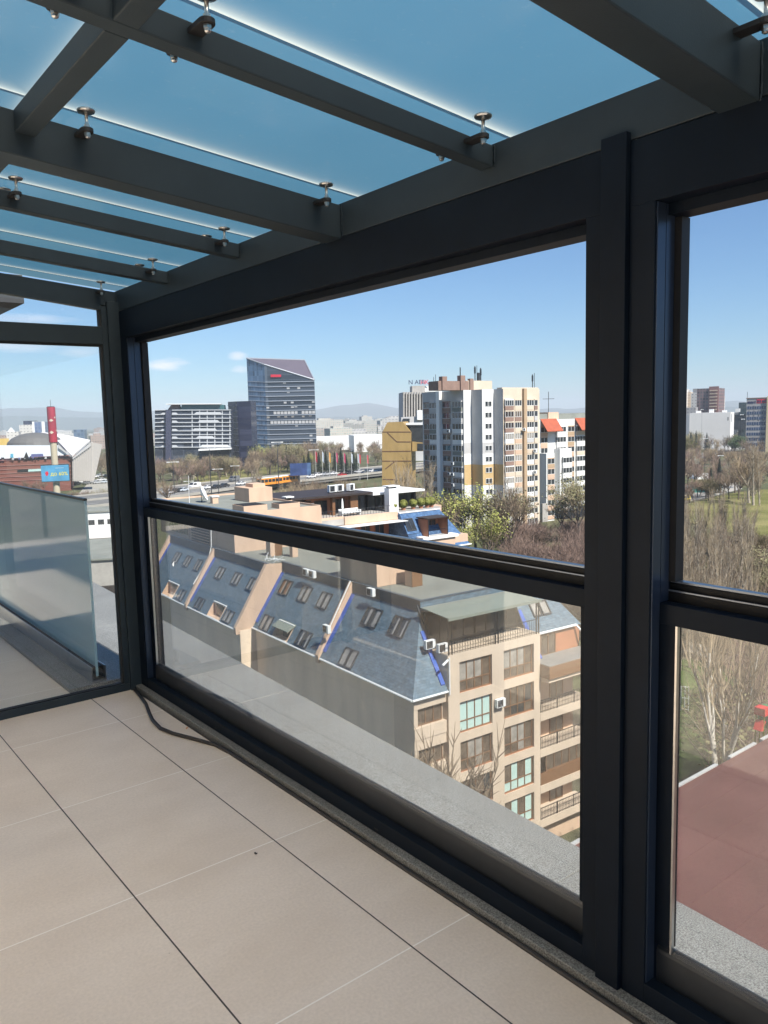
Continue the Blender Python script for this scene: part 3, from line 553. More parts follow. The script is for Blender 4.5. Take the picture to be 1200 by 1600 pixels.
# eaves gutters and downpipe
b = MB(O)
for t, s0, s1 in ((-.05, 0, 12.1), (-.05, 12.7, 24.4), (-1.6, 24.75, 36.3), (-1.6, 36.9, 50)): b.tube([(t, s0, ZE - .03), (t, s1, ZE - .03)], .085, 6)
b.tube([(-.05, -.05, ZE - .03), (3.0, -.05, ZE - .03)], .085, 6); b.tube([(3.12, -.08, -14.6), (3.12, -.08, -17.2)], .06, 6); b.tube([(2.6, .0, -15.05), (3.1, 0, -14.75)], .09, 6)
b.build('gutter', m_white2, A)
# fire walls with blue flashing
def firewall(s, off0, off1, wdt):
    b = MB(O); pts = [(min(off0, off1) - .12, -17.35), (off0 + .05, -17.35), (off0 + INS + .02, ZB - .1), (off0 + INS + .02, ZT - .1), (off1 + INS - .05, ZT + .02), (off1 - .12, -16.72)]
    b.hexa([(p[0], s, p[1]) for p in pts], [(p[0], s + wdt, p[1]) for p in pts]); f = b.build('fire_wall', m_peach, A)
    b = MB(O)
    for sa, of in ((s - .42, off0), (s + wdt, off1)):
        p = [slope_t(.10, of), slope_t(.97, of)]; h = .05
        b.hexa([(p[0][0], sa, p[0][1]), (p[0][0], sa + .42, p[0][1]), (p[1][0], sa + .42, p[1][1]), (p[1][0], sa, p[1][1])], [(p[0][0] - .03, sa, p[0][1] + h), (p[0][0] - .03, sa + .42, p[0][1] + h), (p[1][0] - .03, sa + .42, p[1][1] + h), (p[1][0] - .03, sa, p[1][1] + h)])
    b.build('flashing', m_bluemetal, A)
firewall(12.25, 0, 0, .45); firewall(24.35, 0, -1.55, .45); firewall(36.5, -1.55, -1.55, .45); firewall(49.6, -1.55, -1.55, .4)
b = MB(O); b.tube([(-1.5 + 3.3 * .3, 37.2, -14.9), (1.3, 37.3, -12.5), (1.75, 37.35, -11.2), (1.9, 37.4, -7.5)], .05, 6); b.tube([(1.0, 12.35, -14.8), (3.2, 12.4, -11.2)], .05, 6); b.build('vent_pipe', m_white, A)
# skylights
def skylight(s0, s1, r0, r1, off, pane, n=2):
    b = MB(); nrm = Vector((-4.84, 0, 3.3)).normalized()
    def P(s, r, h):
        t, z = slope_t(r, off); return (t + nrm.x * h, s, z + nrm.z * h + 32)
    w = s1 - s0; g = .07
    def slab(sa, sb, ra, rb, h0, h1, m): b.hexa([P(sa, ra, h0), P(sb, ra, h0), P(sb, rb, h0), P(sa, rb, h0)][::-1], [P(sa, ra, h1), P(sb, ra, h1), P(sb, rb, h1), P(sa, rb, h1)][::-1], m)
    for k in range(n):
        a = s0 + w * k / n + .05; c = s0 + w * (k + 1) / n - .05; gr = .015
        slab(a, a + g, r0, r1, 0, .13, 0); slab(c - g, c, r0, r1, 0, .13, 0); slab(a + g, c - g, r0, r0 + gr, 0, .13, 0); slab(a + g, c - g, r1 - gr, r1, 0, .13, 0)
        slab(a + g, c - g, r0 + gr, r1 - gr, .02, .06, 1)
        q = random.uniform(.3, .6); slab(a + g + .02, a + g + .02 + (c - a - 2 * g) * q, r0 + gr, r1 - gr - .01, .061, .066, 2)
    b.build('skylight', [m_sash, pane, m_panelit], A)
for s0, s1, r0, r1, of, pm in ((7.3, 9.35, .62, .88, 0, m_pane), (3.85, 5.75, .62, .88, 0, m_pane), (7.75, 9.6, .03, .28, 0, m_panelit), (21.4, 23.2, .64, .885, 0, m_brown), (17.9, 19.6, .64, .885, 0, m_panelit), (14.6, 16.3, .64, .885, 0, m_panelit), (14.6, 16.6, .03, .27, 0, m_pane), (21.5, 23.3, .03, .27, 0, m_panelit),
                               (32.5, 34.1, .64, .86, -1.55, m_panelit), (28.6, 30.2, .64, .86, -1.55, m_panelit), (25.25, 26.75, .64, .86, -1.55, m_panelit), (26.2, 28.0, .03, .24, -1.55, m_panelit), (33.2, 35.0, .03, .24, -1.55, m_pane), (44.6, 46.2, .64, .86, -1.55, m_panelit), (41.4, 42.9, .64, .86, -1.55, m_panelit), (38.4, 39.8, .64, .86, -1.55, m_panelit), (38.3, 39.9, .03, .24, -1.55, m_panelit)): skylight(s0, s1, r0, r1, of, pm)
# front slope skylight right of the roof terrace
b = MB(); nrm = Vector((0, -4.84, 3.3)).normalized()
def P(t, s, h): return (t, s + nrm.y * h, fz(s) + nrm.z * h + 32)
for t0, t1 in ((13.45, 14.35), (14.45, 15.35)):
    for (a, c, s0, s1, h, m) in ((t0, t0 + .1, 2.05, 2.75, .13, 0), (t1 - .1, t1, 2.05, 2.75, .13, 0), (t0 + .1, t1 - .1, 2.05, 2.12, .13, 0), (t0 + .1, t1 - .1, 2.68, 2.75, .13, 0), (t0 + .1, t1 - .1, 2.12, 2.68, .05, 1)):
        b.hexa([P(a, s0, 0), P(c, s0, 0), P(c, s1, 0), P(a, s1, 0)], [P(a, s0, h), P(c, s0, h), P(c, s1, h), P(a, s1, h)], m)
b.build('skylight', [m_sash, m_panelit], A)
# recessed dormer balconies in the long slope
for (s0, s1, rh), of, roofed in ((H2, 0, True), (H3, -1.55, False), (H4, -1.55, False)):
    t1, z1 = slope_t(rh, of); b = MB(O)
    b.box(of + .05, t1 + .1, s0, s1, ZE - .05, ZE + .02, 0); b.box(t1, t1 + .1, s0, s1, ZE + .02, z1, 0)
    for sa in (s0 - .06, s1): b.hexa([(of, sa, ZE), (of, sa + .06, ZE), (t1, sa + .06, ZE), (t1, sa, ZE)], [(of, sa, ZE + .1), (of, sa + .06, ZE + .1), (t1, sa + .06, z1 + .1), (t1, sa, z1 + .1)], 0)
    b.box(of - .04, of + .04, s0, s1, ZE, ZE + .08, 1); b.box(t1 - .1, t1 + .05, s0 - .08, s1 + .08, z1 + .02, z1 + .12, 1); d = b.build('dormer', [m_peach, m_white], A)
    b = MB(O); b.box(t1 - .05, t1 - .002, s0 + .5, s1 - .5, ZE + .05, z1 - .1); b.build('window', m_panebrown, d)
    if roofed: b = MB(O); b.hexa([(of + .05, s0 - .2, z1 - .38), (of + .05, s1 + .1, z1 - .38), (t1 + .1, s1 + .1, z1 + .08), (t1 + .1, s0 - .2, z1 + .08)], [(of + .05, s0 - .2, z1 - .30), (of + .05, s1 + .1, z1 - .30), (t1 + .1, s1 + .1, z1 + .16), (t1 + .1, s0 - .2, z1 + .16)]); b.build('awning', m_awning, d)
# roof terrace on top of the bay
b = MB(O); b.box(3.05, 12.0, 2.42, 2.6, -14.45, -11.9, 0); b.build('terrace_wall', m_dkbrown, A)
gm = window_mesh(2.15, 2.3, 2, 1, m_dkbrown, m_pane, fw=.06)
for t in (4.3, 6.5, 8.7, 10.8): place('terrace_door', gm, A, (t, 2.31, 32 - 14.44))
b = MB(O)
for tt, w in ((2.98, .10), (11.97, .10)):
    b.hexa([(tt, 1.7, fz(1.7)), (tt + w, 1.7, fz(1.7)), (tt + w, 2.5, fz(1.7)), (tt, 2.5, fz(1.7))], [(tt, 1.7, fz(1.7) + .1), (tt + w, 1.7, fz(1.7) + .1), (tt + w, 3.3, -11.5), (tt, 3.3, -11.5)])
b.build('terrace_cheek', m_sash, A)
b = MB(O)
for tt in (2.62, 12.08): b.hexa([(tt, .25, fz(.25)), (tt + .34, .25, fz(.25)), (tt + .34, 2.5, fz(2.5)), (tt, 2.5, fz(2.5))], [(tt, .2, fz(.25) + .1), (tt + .34, .2, fz(.25) + .1), (tt + .34, 2.45, fz(2.5) + .1), (tt, 2.45, fz(2.5) + .1)])
b.build('flashing', m_bluemetal, A)
b = MB(O); b.hexa([(3.0, -.15, -11.86), (11.95, -.15, -11.98), (12.0, 2.5, -11.72), (2.95, 2.5, -11.66)], [(3.0, -.15, -11.80), (11.95, -.15, -11.92), (12.0, 2.5, -11.66), (2.95, 2.5, -11.60)]); b.box(3.0, 11.95, -.2, -.15, -12.02, -11.82); b.build('terrace_awning', m_awning, A)
b = MB(O)
for t in (3.15, 3.45, 7.45, 7.75, 11.6, 11.85): b.box(t - .035, t + .035, -.02, .05, -14.45, -11.95)
b.box(3.1, 11.9, 0, .05, -13.36, -13.31); b.box(3.1, 11.9, .01, .04, -14.33, -14.29)
t = 3.2
while t < 11.9:
    b.box(t, t + .02, .015, .035, -14.45, -13.35); b.tube([(t + .11 + .08 * cos(a), .025, -13.9 + .2 * sin(a)) for a in range(7)], .010, 4); t += .24
b.build('railing', m_iron, A)
# on the flat roof: penthouse, stair heads, chimneys
b = MB(O); b.box(2.2, 12.4, 32.4, 54, ZT - .02, -7.55, 0); b.box(2.35, 12.25, 32.55, 53.85, -7.55, -7.50, 1); b.build('penthouse', [m_peach, m_roofgrey], A)
b = MB(O)
for t0, t1, s0, s1 in ((3.0, 6.2, 33.2, 33.3), (2.3, 12.3, 32.4, 32.55), (2.2, 2.35, 32.55, 54), (12.25, 12.4, 32.55, 54), (2.35, 12.25, 53.85, 54)): b.box(t0, t1, s0, s1, -7.55, -7.3)
b.build('roof_upstand', m_peach, A)
b = MB(O); b.box(4.2, 6.9, 34.2, 37.0, -7.5, -6.9, 0); b.box(4.3, 6.8, 34.3, 36.9, -6.9, -6.86, 1); b.build('roof_light_box', [m_peach, m_dark], A); b = MB(O); b.box(8.3, 10.8, 34.2, 36.0, -7.5, -7.0, 0); b.box(8.4, 10.7, 34.3, 35.9, -7.0, -6.96, 1); b.build('roof_light_box', [m_peach, m_dark], A); b = MB(O); b.box(9, 12, 43, 47, -7.5, -5.9, 0); b.box(10, 11.6, 44, 46, -5.9, -5.5, 0); b.build('lift_housing', m_peach, A)
b = MB(O); b.box(3.75, 6.9, 9.4, 14.8, ZT, -9.0, 0); b.box(3.6, 7.0, 9.25, 14.95, -9.0, -8.85, 1); b.box(3.9, 5.0, 27.9, 28.8, ZT, -9.4, 0); b.build('stair_head', [m_peach, m_roofgrey], A)
b = MB(O); b.box(4.4, 5.2, 27.88, 27.9, ZT, -9.6); b.box(5.8, 6.8, 7.55, 7.6, ZT, -9.7); b.build('stair_door', m_brown, A)
for t0, t1, s0, s1, z1, cap in ((5.8, 6.8, 7.6, 8.5, -9.6, 1), (7.6, 8.4, 21.0, 21.9, -9.7, 1), (5.3, 5.9, 26.0, 26.6, -9.6, 1), (5.3, 6.0, 44.9, 45.6, -6.75, 1), (18.3 - 6, 18.95 - 6, 41.5, 42.1, -9.3, 0)):
    b = MB(O); zb_ = -7.5 if z1 > -8 else ZT; b.box(t0, t1, s0, s1, zb_, z1, 0); b.box(t0 - .1, t1 + .1, s0 - .1, s1 + .1, z1, z1 + .12, 1); b.build('chimney', [m_peach, m_white], A)
b = MB(O); b.box(1.9, 2.1, 38.5, 43.5, ZT, ZT + .1)
for k in range(7): b.box(2.0, 2.05, 38.5, 43.5, ZT + .25 + .3 * k, ZT + .42 + .3 * k)
b.build('louvre_screen', m_dkbrown, A)
b = MB(O); b.box(2.1, 2.16, 44.5, 50.5, ZT, ZT + 2.6, 0)
for k in range(4): b.box(2.06, 2.1, 44.7 + 1.5 * k, 46.0 + 1.5 * k, ZT + .5, ZT + 2.1, 1)
b.build('penthouse_front', [m_peach, m_pane], A)
b = MB(O)
for k in range(11): 
    c = Vector((2.9 + random.uniform(-.5, .6), 25.8 + random.uniform(-1.3, 1.0), ZT + .25)); d = Vector((random.uniform(-1, 1), random.uniform(-1, 1), random.uniform(-.2, .5))) * .7; b.tube([c - d, c + d], .025, 4)
o = b.build('scrap_poles', m_white2); o.parent = None; o.location = (EC.x, EC.y, -32); o.rotation_euler = (0, 0, ARZ); tag(o, 'tangle of white poles lying by the roof edge of the mansard house', 'scrap')

# air conditioners
def make_ac():
    r = thing('air_conditioner', 'x', 'air conditioner'); b = MB(); b.box(-.42, .42, -.36, -.06, 0, .62); b.build('casing', m_white2, r, .02)
    b = MB(); 
    for q in range(5): b.tube([(-.10 + (.05 + .045 * q) * cos(a * pi / 8), -.365, .31 + (.05 + .045 * q) * sin(a * pi / 8)) for a in range(17)], .008, 4)
    b.box(-.36, .16, -.3625, -.361, .06, .56); b.build('fan_grille', m_sash, r)
    b = MB(); b.box(-.3, -.25, -.36, .0, -.06, -.01); b.box(.25, .3, -.36, .0, -.06, -.01); b.build('bracket', m_iron, r); return r
ac0 = make_ac(); acs = [((3.15, 19.2, -11.75), pi / 2 * -1, 'left white air conditioner of the pair on the roof edge of the mansard house'), ((3.15, 18.1, -11.75), -pi / 2, 'right white air conditioner of the pair on the roof edge of the mansard house'),
       ((3.1, 9.0, -11.8), -pi / 2, 'single white air conditioner on the roof edge above two skylights'), ((2.55, 1.55, fz(1.9)), 0, 'white air conditioner on the shingle slope left of the roof terrace'), ((7.68, -.01, -19.1), 0, 'white air conditioner on the cream pier between two brown windows'),
       ((3.3, 1.1, -14.44), 0, 'white air conditioner standing on the roof terrace behind the railing'), ((.75, 11.9, -14.9), -pi / 2, 'small white air conditioner hung beside the peach fire wall'), ((.2, 30.2, -16.9), -pi / 2, 'white air conditioner inside the recessed dormer balcony')]
for i, (p, rz, lab) in enumerate(acs):
    r = ac0 if i == 0 else copy_tree(ac0); r.location = AG(*p); r.rotation_euler = (0, 0, ARZ + rz); tag(r, lab, 'air conditioner', 'air conditioners on the mansard house')
# satellite dish and aerial mast
def dish(loc, d, aim, lab, mat=m_white, h=1.2):
    r = thing('satellite_dish', lab, 'satellite dish', loc); R = d / 2
    prof = [(R * k / 8, .22 * d * (k / 8) ** 2) for k in range(9)]; b = MB(); n = 20
    vs = [(q * cos(2 * pi * j / n), q * sin(2 * pi * j / n), z) for q, z in prof for j in range(n)]; b.add(vs, [(i * n + j, i * n + (j + 1) % n, (i + 1) * n + (j + 1) % n, (i + 1) * n + j) for i in range(8) for j in range(n)])
    o = b.build('reflector', mat, r, smooth=True); o.location = (0, 0, h); o.rotation_euler = Vector(aim).to_track_quat('Z', 'Y').to_euler(); sm = o.modifiers.new('thick', 'SOLIDIFY'); sm.thickness = .03
    b = MB(); b.tube([(0, 0, 0), (0, 0, h)], .04, 8); b.box(-.25, .25, -.25, .25, 0, .04); b.build('stand', m_sash, r)
    b = MB(); ad = Vector(aim).normalized(); f = Vector((0, 0, h)) + ad * d * .55; b.tube([Vector((0, 0, h)) - Vector((0, 0, R * .9)), f], .02, 5); b.lathe(tuple(f), [(.05, -.06), (.07, 0), (.05, .06)], 8); b.build('feed_arm', m_sash, r); return r
dish(AG(5.0, 47.5, -7.5), 1.9, (.75, -.5, .35), 'large white satellite dish tilted on the grey penthouse roof', h=.95)
dish(AG(.65, 45.2, -14.6), .8, (-.3, -.8, .5), 'small white satellite dish fixed on the furthest shingle slope', h=.5)
tag(MB().tube([(0, 0, 0), (.05, 0, 3.2)], [.035, .02], 6).build('aerial_mast', m_white), 'thin white aerial mast beside the large satellite dish', 'aerial').location = AG(3.7, 48, -7.5)

# ---------------------------------------------------------------- far wing with the terracotta penthouse
B = thing('apartment_building', 'far wing with a terracotta penthouse, peach parapet and bright blue mansard', 'building', (*AG(30, 60, 0).xy, -32), ARZ); OB = (-30, -60, 32)
b = MB(OB); b.box(12.5, 45.8, 53.2, 72, -32, -11.6); b.box(12.5, 45.8, 47.1, 53.2, -32, -15.4); b.build('wall', m_peach, B)
b = MB(OB); b.hexa([(35.7, 46.8, ZE), (46, 46.8, ZE), (46, 72, ZE), (35.7, 72, ZE)], [(35.7, 50.3, -11.75), (43, 50.3, -11.75), (43, 70, -11.75), (35.7, 70, -11.75)]); b.build('mansard_roof', m_shingle2, B)
b = MB(OB); b.tube([(43, 46.75, ZE), (46.1, 46.75, ZE)], .12, 6); b.tube([(46.1, 46.75, ZE), (46.1, 60, ZE)], .12, 6); b.box(35.6, 43.1, 50.15, 50.3, -11.8, -11.6); b.build('gutter', m_white, B)
b = MB(OB); b.box(12.5, 26.7, 50.9, 51.15, -12.62, -11.42); b.box(26.7, 35.68, 50.6, 50.85, -12.62, -11.5); b.build('parapet', m_peach, B)
b = MB(OB); b.box(12.5, 35.7, 50.85, 53.2, -12.6, -11.75); b.box(12.5, 44, 51.15, 70, -11.7, -11.55); b.build('terrace_deck', m_conc, B)
b = MB(OB); b.box(12.5, 36.0, 48.6, 50.8, -12.75, -12.68); b.build('canopy_strip', m_white2, B)
wd = window_mesh(1.6, 2.1, 2, 1, m_brown, m_pane); wl = window_mesh(1.6, 2.1, 2, 1, m_brown, m_panelit)
b = MB(OB); b.box(12.5, 35.7, 53.0, 53.2, -15.4, -12.62); b.build('recess_wall', m_terra, B)
for k in range(9): place('window', wd if k % 3 else wl, B, (14.4 + 2.45 * k - 30, -7.12, 32 - 15.2))
b = MB(OB); b.box(12.5, 37, 47.2, 47.26, -14.45, -14.4)
for k in range(120): b.box(12.5 + .2 * k, 12.53 + .2 * k, 47.21, 47.25, -15.4, -14.42)
b.build('railing', m_iron, B)
b = MB(OB); b.box(36.9, 43.4, 46.4, 48.7, -15.45, -15.05, 0); b.box(37.3, 43, 46.7, 47.1, -17, -15.45, 1); b.build('balcony', [m_white, m_peach], B)
b = MB(OB); b.box(38.2, 41.8, 49.0, 49.2, -15.05, -12.5, 1)
for t in (38.2, 41.7): b.box(t, t + .1, 46.8, 46.9, -15.05, -12.55, 0)
b.box(38.0, 42.0, 46.7, 49.4, -12.55, -12.42, 0); b.box(38.2, 38.3, 46.9, 49, -15.05, -12.6, 1); b.box(41.7, 41.8, 46.9, 49, -15.05, -12.6, 1); b.build('dormer', [m_dkbrown, m_terra], B)
place('window', window_mesh(2.4, 2.0, 3, 1, m_brown, m_pane), B, (10.0, -11.12, 32 - 15.0))
b = MB(OB); b.box(38.5, 41.5, 46.75, 46.8, -14.15, -14.1)
for k in range(16): b.box(38.5 + .2 * k, 38.53 + .2 * k, 46.76, 46.79, -15.05, -14.12)
b.build('railing', m_iron, B)
def bsky(t0, t1, r0, r1, m):
    b = MB(OB); n = Vector((0, -5.19, 3.5)).normalized()
    def P(t, r, h): return (t, 46.8 + 3.5 * r + n.y * h, ZE + 5.19 * r + n.z * h)
    for a, c, ra, rb, h, mm in ((t0, t0 + .1, r0, r1, .12, 0), (t1 - .1, t1, r0, r1, .12, 0), ((t0 + t1) / 2 - .05, (t0 + t1) / 2 + .05, r0, r1, .12, 0), (t0 + .1, t1 - .1, r0, r0 + .02, .11, 0), (t0 + .1, t1 - .1, r1 - .02, r1, .11, 0), (t0 + .1, t1 - .1, r0 + .02, r1 - .02, .06, 1)):
        b.hexa([P(a, ra, 0), P(c, ra, 0), P(c, rb, 0), P(a, rb, 0)], [P(a, ra, h), P(c, ra, h), P(c, rb, h), P(a, rb, h)], mm)
    b.build('skylight', [m_sash, m], B)
bsky(35.9, 37.5, .52, .84, m_pane); bsky(42.1, 43.0, .56, .84, m_panelit)
# penthouse
b = MB(OB); b.box(23.2, 33, 55, 62, -11.55, -8.9, 0); b.box(17.9, 23.2, 55.5, 62, -11.55, -8.9, 1); b.build('penthouse', [m_terra, m_dkbrown], B)
b = MB(OB); b.box(17.2, 33.0, 52.9, 63, -8.9, -8.62); b.build('penthouse_roof', m_dkbrown, B)
b = MB(OB); b.box(33.0, 42.4, 52.9, 61, -9.16, -8.86); b.build('white_roof_slab', m_white, B)
b = MB(OB); b.box(33.4, 41.6, 55, 60, -11.55, -9.16, 0); b.box(41.6, 42.0, 54.6, 60, -11.55, -9.16, 1)
for k in range(7): b.box(33.4 + 1.35 * k, 33.5 + 1.35 * k, 54.9, 55.0, -11.55, -9.16, 1)
b.build('glazed_room', [m_pane, m_dkbrown], B)
for t in (26.6, 29.6): b = MB(OB); b.box(t, t + (.45 if t < 28 else 1.25), 53.6, 54.2, -11.55, -8.9); b.build('pillar', m_brown, B)
for a_, c_, z_ in ((31.2, 33.0, -9.2), (24.5, 26.5, -9.5), (27.3, 29.4, -9.5)): place('window', window_mesh(c_ - a_, z_ + 11.52, 2, 1, m_dkbrown, m_pane), B, ((a_ + c_) / 2 - 30, -5.1, 32 - 11.52))
MB(OB).box(23.4, 24.4, 54.92, 55, -11.3, -9.7).build('shutter', m_white, B)
b = MB(OB)
for k in range(8): b.box(13.0, 23.3, 53.8, 53.86, -11.35 + .28 * k, -11.2 + .28 * k)
b.build('louvre_screen', m_dkbrown, B)
b = MB(OB); b.box(34.5, 36.1, 51.0, 52.2, -12.5, -8.15, 0); b.box(34.3, 36.3, 50.8, 52.4, -7.95, -7.8, 0); b.box(34.7, 35.9, 51.2, 52, -8.15, -7.95, 1); b.build('chimney', [m_white, m_dark], B)
b = MB(OB); b.box(18.2, 19.0, 51.2, 52.0, -12, -8.6, 0); b.box(18.0, 19.2, 51.0, 52.2, -8.25, -8.1, 1); b.box(18.3, 18.9, 51.3, 51.9, -8.6, -8.25, 2); b.build('chimney', [m_peach, m_white, m_dark], B)
b = MB(OB); b.box(12.5, 35.7, 51.0, 51.05, -10.62, -10.57)
for k in range(48): b.box(12.5 + .48 * k, 12.54 + .48 * k, 51.0, 51.04, -11.5, -10.6)
b.build('terrace_railing', m_sash, B)
for i, (t, s, lab) in enumerate(((28.1, 56.5, 'white air conditioner with dark side on the penthouse roof, leftmost of the three'), (29.4, 56.8, 'middle white air conditioner on the penthouse roof'), (31.0, 56.4, 'right white air conditioner on the penthouse roof'))):
    r = copy_tree(ac0); r.scale = (1.5, 2.2, 1.6); r.location = AG(t, s, -8.5); r.rotation_euler = (0, 0, ARZ + .2 * i); tag(r, lab, 'air conditioner', 'air conditioners on the penthouse roof')
b = MB(); b.tube([(0, 0, 0), (0, 0, 2.4)], .03, 6); b.lathe((0, 0, .9), [(.05, 0), (.17, .15), (.13, 1.0), (.05, 1.5)], 10); b.lathe((0, 0, 0), [(.3, 0), (.3, .08)], 10)
o = b.build('folded_parasol', m_white); o.location = AG(27.6, 52.6, -11.55); tag(o, 'folded white parasol standing on the penthouse terrace', 'parasol')
b = MB(); b.box(-1.6, 1.6, -.5, .5, .35, .5); b.box(-1.6, 1.6, .35, .5, .5, .95); b.box(-1.6, -1.35, -.5, .35, .5, .75); b.box(1.35, 1.6, -.5, .35, .5, .75)
for x in (-1.5, 1.4): b.box(x, x + .1, -.45, .45, 0, .35)
o = b.build('garden_sofa', m_white, bevel=.03); o.location = AG(28.4, 52.0, -11.55); o.rotation_euler = (0, 0, ARZ); tag(o, 'white garden sofa on the terracotta penthouse terrace', 'sofa')

# ================================================================== GROUND AND ROADS
m_ground = bpy.data.materials.new('city_ground'); m_ground.use_nodes = True; t = m_ground.node_tree; p = t.nodes['Principled BSDF']; p.inputs['Roughness'].default_value = .95; p.inputs['Specular IOR Level'].default_value = .2
tc = N(t, 'ShaderNodeTexCoord')
def nramp(scale, cols, det=6):
    n = N(t, 'ShaderNodeTexNoise'); n.inputs['Scale'].default_value = scale; n.inputs['Detail'].default_value = det; n.inputs['Roughness'].default_value = .6; L(t, tc.outputs['Object'], n.inputs['Vector'])
    r = N(t, 'ShaderNodeValToRGB'); e = r.color_ramp.elements
    while len(e) < len(cols): e.new(.5)
    for q, (pos, c) in zip(e, cols): q.position = pos; q.color = (*c, 1)
    L(t, n.outputs['Fac'], r.inputs[0]); return r.outputs[0]
c1 = nramp(.035, ((.36, (.13, .105, .08)), (.48, (.085, .095, .045)), (.58, (.12, .115, .06)), (.70, (.19, .165, .13))))
c2 = nramp(.6, ((.3, (.7, .7, .7)), (.7, (1.25, 1.25, 1.25))))
mx = N(t, 'ShaderNodeMix', data_type='RGBA', blend_type='MULTIPLY'); mx.inputs['Factor'].default_value = 1; L(t, c1, mx.inputs['A']); L(t, c2, mx.inputs['B']); L(t, mx.outputs['Result'], p.inputs['Base Color'])
m_lawn = M('lawn_grass', (.145, .155, .038), .95, 0, .25, .09, .2, 3, .2, col2=(.235, .21, .085), fine=.25, fs=2.5)
m_lawn2 = M('fresh_grass', (.058, .105, .028), .95, 0, .25, .2, .2, 3, .2, col2=(.11, .145, .045), fine=.3, fs=3)
m_asph = M('asphalt', (.075, .073, .07), .85, 0, .2, .3, .1, 20, .3)
m_pave = M('pale_paving', (.36, .34, .30), .85, 0, .12, .3)
m_road = M('pale_road', (.17, .165, .155), .85, 0, .12, .15)
b = MB(); rs = [6, 30, 60, 80, 95, 110, 125, 140, 155, 170, 190, 240, 320, 450, 700, 1200, 2500, 5000, 9000, 12400]; na = 72
b.v = [(r * cos(2 * pi * k / na), r * sin(2 * pi * k / na), ground(r, 0)) for r in rs for k in range(na)]
b.f = [(i * na + k, i * na + (k + 1) % na, (i + 1) * na + (k + 1) % na, (i + 1) * na + k) for i in range(len(rs) - 1) for k in range(na)]; b.m = [0] * len(b.f)
b.add([(6 * cos(2 * pi * k / na), 6 * sin(2 * pi * k / na), -32) for k in range(na)], [tuple(range(na))])
tag(b.build('ground', m_ground, smooth=True), kind='structure')
def drape(name, pts, lift, mat):
    b = MB(); c = Vector((0, 0, 0)); W_ = [gnd(u, v) for u, v in pts]
    for q in W_: c += q / len(W_)
    # subdivided fan following the ground
    R = 10; vs = [(c.x, c.y, ground(c.x, c.y) + lift)]; n = len(W_)
    per = []
    for i in range(n):
        a, d = W_[i], W_[(i + 1) % n]
        for k in range(6): per.append(a.lerp(d, k / 6))
    m = len(per)
    for j in range(1, R + 1):
        for q in per:
            w = c.lerp(q, j / R); vs.append((w.x, w.y, ground(w.x, w.y) + lift))
    fs = [(0, 1 + k, 1 + (k + 1) % m) for k in range(m)] + [(1 + (j - 1) * m + k, 1 + j * m + k, 1 + j * m + (k + 1) % m, 1 + (j - 1) * m + (k + 1) % m) for j in range(1, R) for k in range(m)]
    b.add(vs, fs); return tag(b.build(name, mat), kind='structure')
drape('lawn', [(1030, 806), (1055, 793), (1120, 776), (1170, 766), (1240, 763), (1300, 800), (1260, 850), (1180, 842), (1080, 818), (1035, 822)], .06, m_lawn)
drape('lawn', [(1000, 1040), (1080, 1030), (1180, 1050), (1190, 1120), (1120, 1190), (1040, 1230), (960, 1250), (930, 1100)], .10, m_lawn2)
drape('yard', [(1030, 770), (1150, 752), (1160, 764), (1110, 777), (1040, 792)], .07, m_pave)
drape('path', [(1020, 1004), (1080, 1000), (1120, 1022), (1110, 1032), (1060, 1016), (1020, 1022)], .14, m_pave)
drape('lawn', [(236, 712), (300, 709), (330, 716), (240, 722)], .05, m_lawn)
drape('lawn', [(300, 745), (420, 728), (470, 722), (470, 728), (400, 745), (320, 758)], .05, m_lawn)
drape('lawn', [(505, 692), (600, 689), (600, 698), (510, 700)], .05, m_lawn)
drape('street', [(130, 1010), (230, 985), (240, 950), (210, 940), (150, 935), (120, 960)], .08, m_asph)
drape('street', [(1040, 722), (1110, 704), (1180, 690), (1230, 686), (1230, 692), (1180, 698), (1110, 712), (1040, 732)], .06, m_road)
drape('parking_area', [(140, 752), (235, 742), (235, 762), (150, 780), (120, 775)], .05, m_pave)

def ribbon(name, near, far, z, mat, th=1.2, kind='structure'):
    b = MB(); P = [gp(u, v, z) for u, v in near]; Q = [gp(u, v, z) for u, v in far]
    for i in range(len(P) - 1):
        lo = [(*q.xy, z - th) for q in (P[i], P[i + 1], Q[i + 1], Q[i])]; hi = [(*q.xy, z) for q in (P[i], P[i + 1], Q[i + 1], Q[i])]; b.hexa(lo, hi)
    return tag(b.build(name, mat), kind=kind), P, Q
ZR = -24.6
NEAR = [(-150, 825), (100, 798), (245, 781), (380, 762), (520, 747), (640, 734), (800, 716)]; FAR = [(-150, 801), (100, 778), (245, 763), (380, 748), (520, 736), (640, 725), (800, 709)]
_, PN, PF = ribbon('highway', NEAR, FAR, ZR, m_road, 1.4)
def rail(name, lab, P, h, w, mat, z0):
    b = MB()
    for i in range(len(P) - 1):
        d = (P[i + 1] - P[i]).normalized(); n_ = Vector((d.y, -d.x, 0)) * w
        lo = [(*q.xy, z0) for q in (P[i], P[i + 1], P[i + 1] + n_, P[i] + n_)]; b.hexa(lo, [(x, y, z0 + h) for x, y, _ in lo])
    return tag(b.build(name, mat), lab, 'barrier')
rail('crash_barrier', 'long pale concrete barrier along the near edge of the highway', PN, 1.0, .4, m_pave, ZR - .2)
rail('crash_barrier', 'low concrete barrier along the far edge of the highway', PF, .7, -.3, m_pave, ZR - .2)
rail('crash_barrier', 'low median barrier between the highway carriageways', [a.lerp(c, .52) for a, c in zip(PN, PF)], .7, .3, m_pave, ZR + .002)
b = MB()
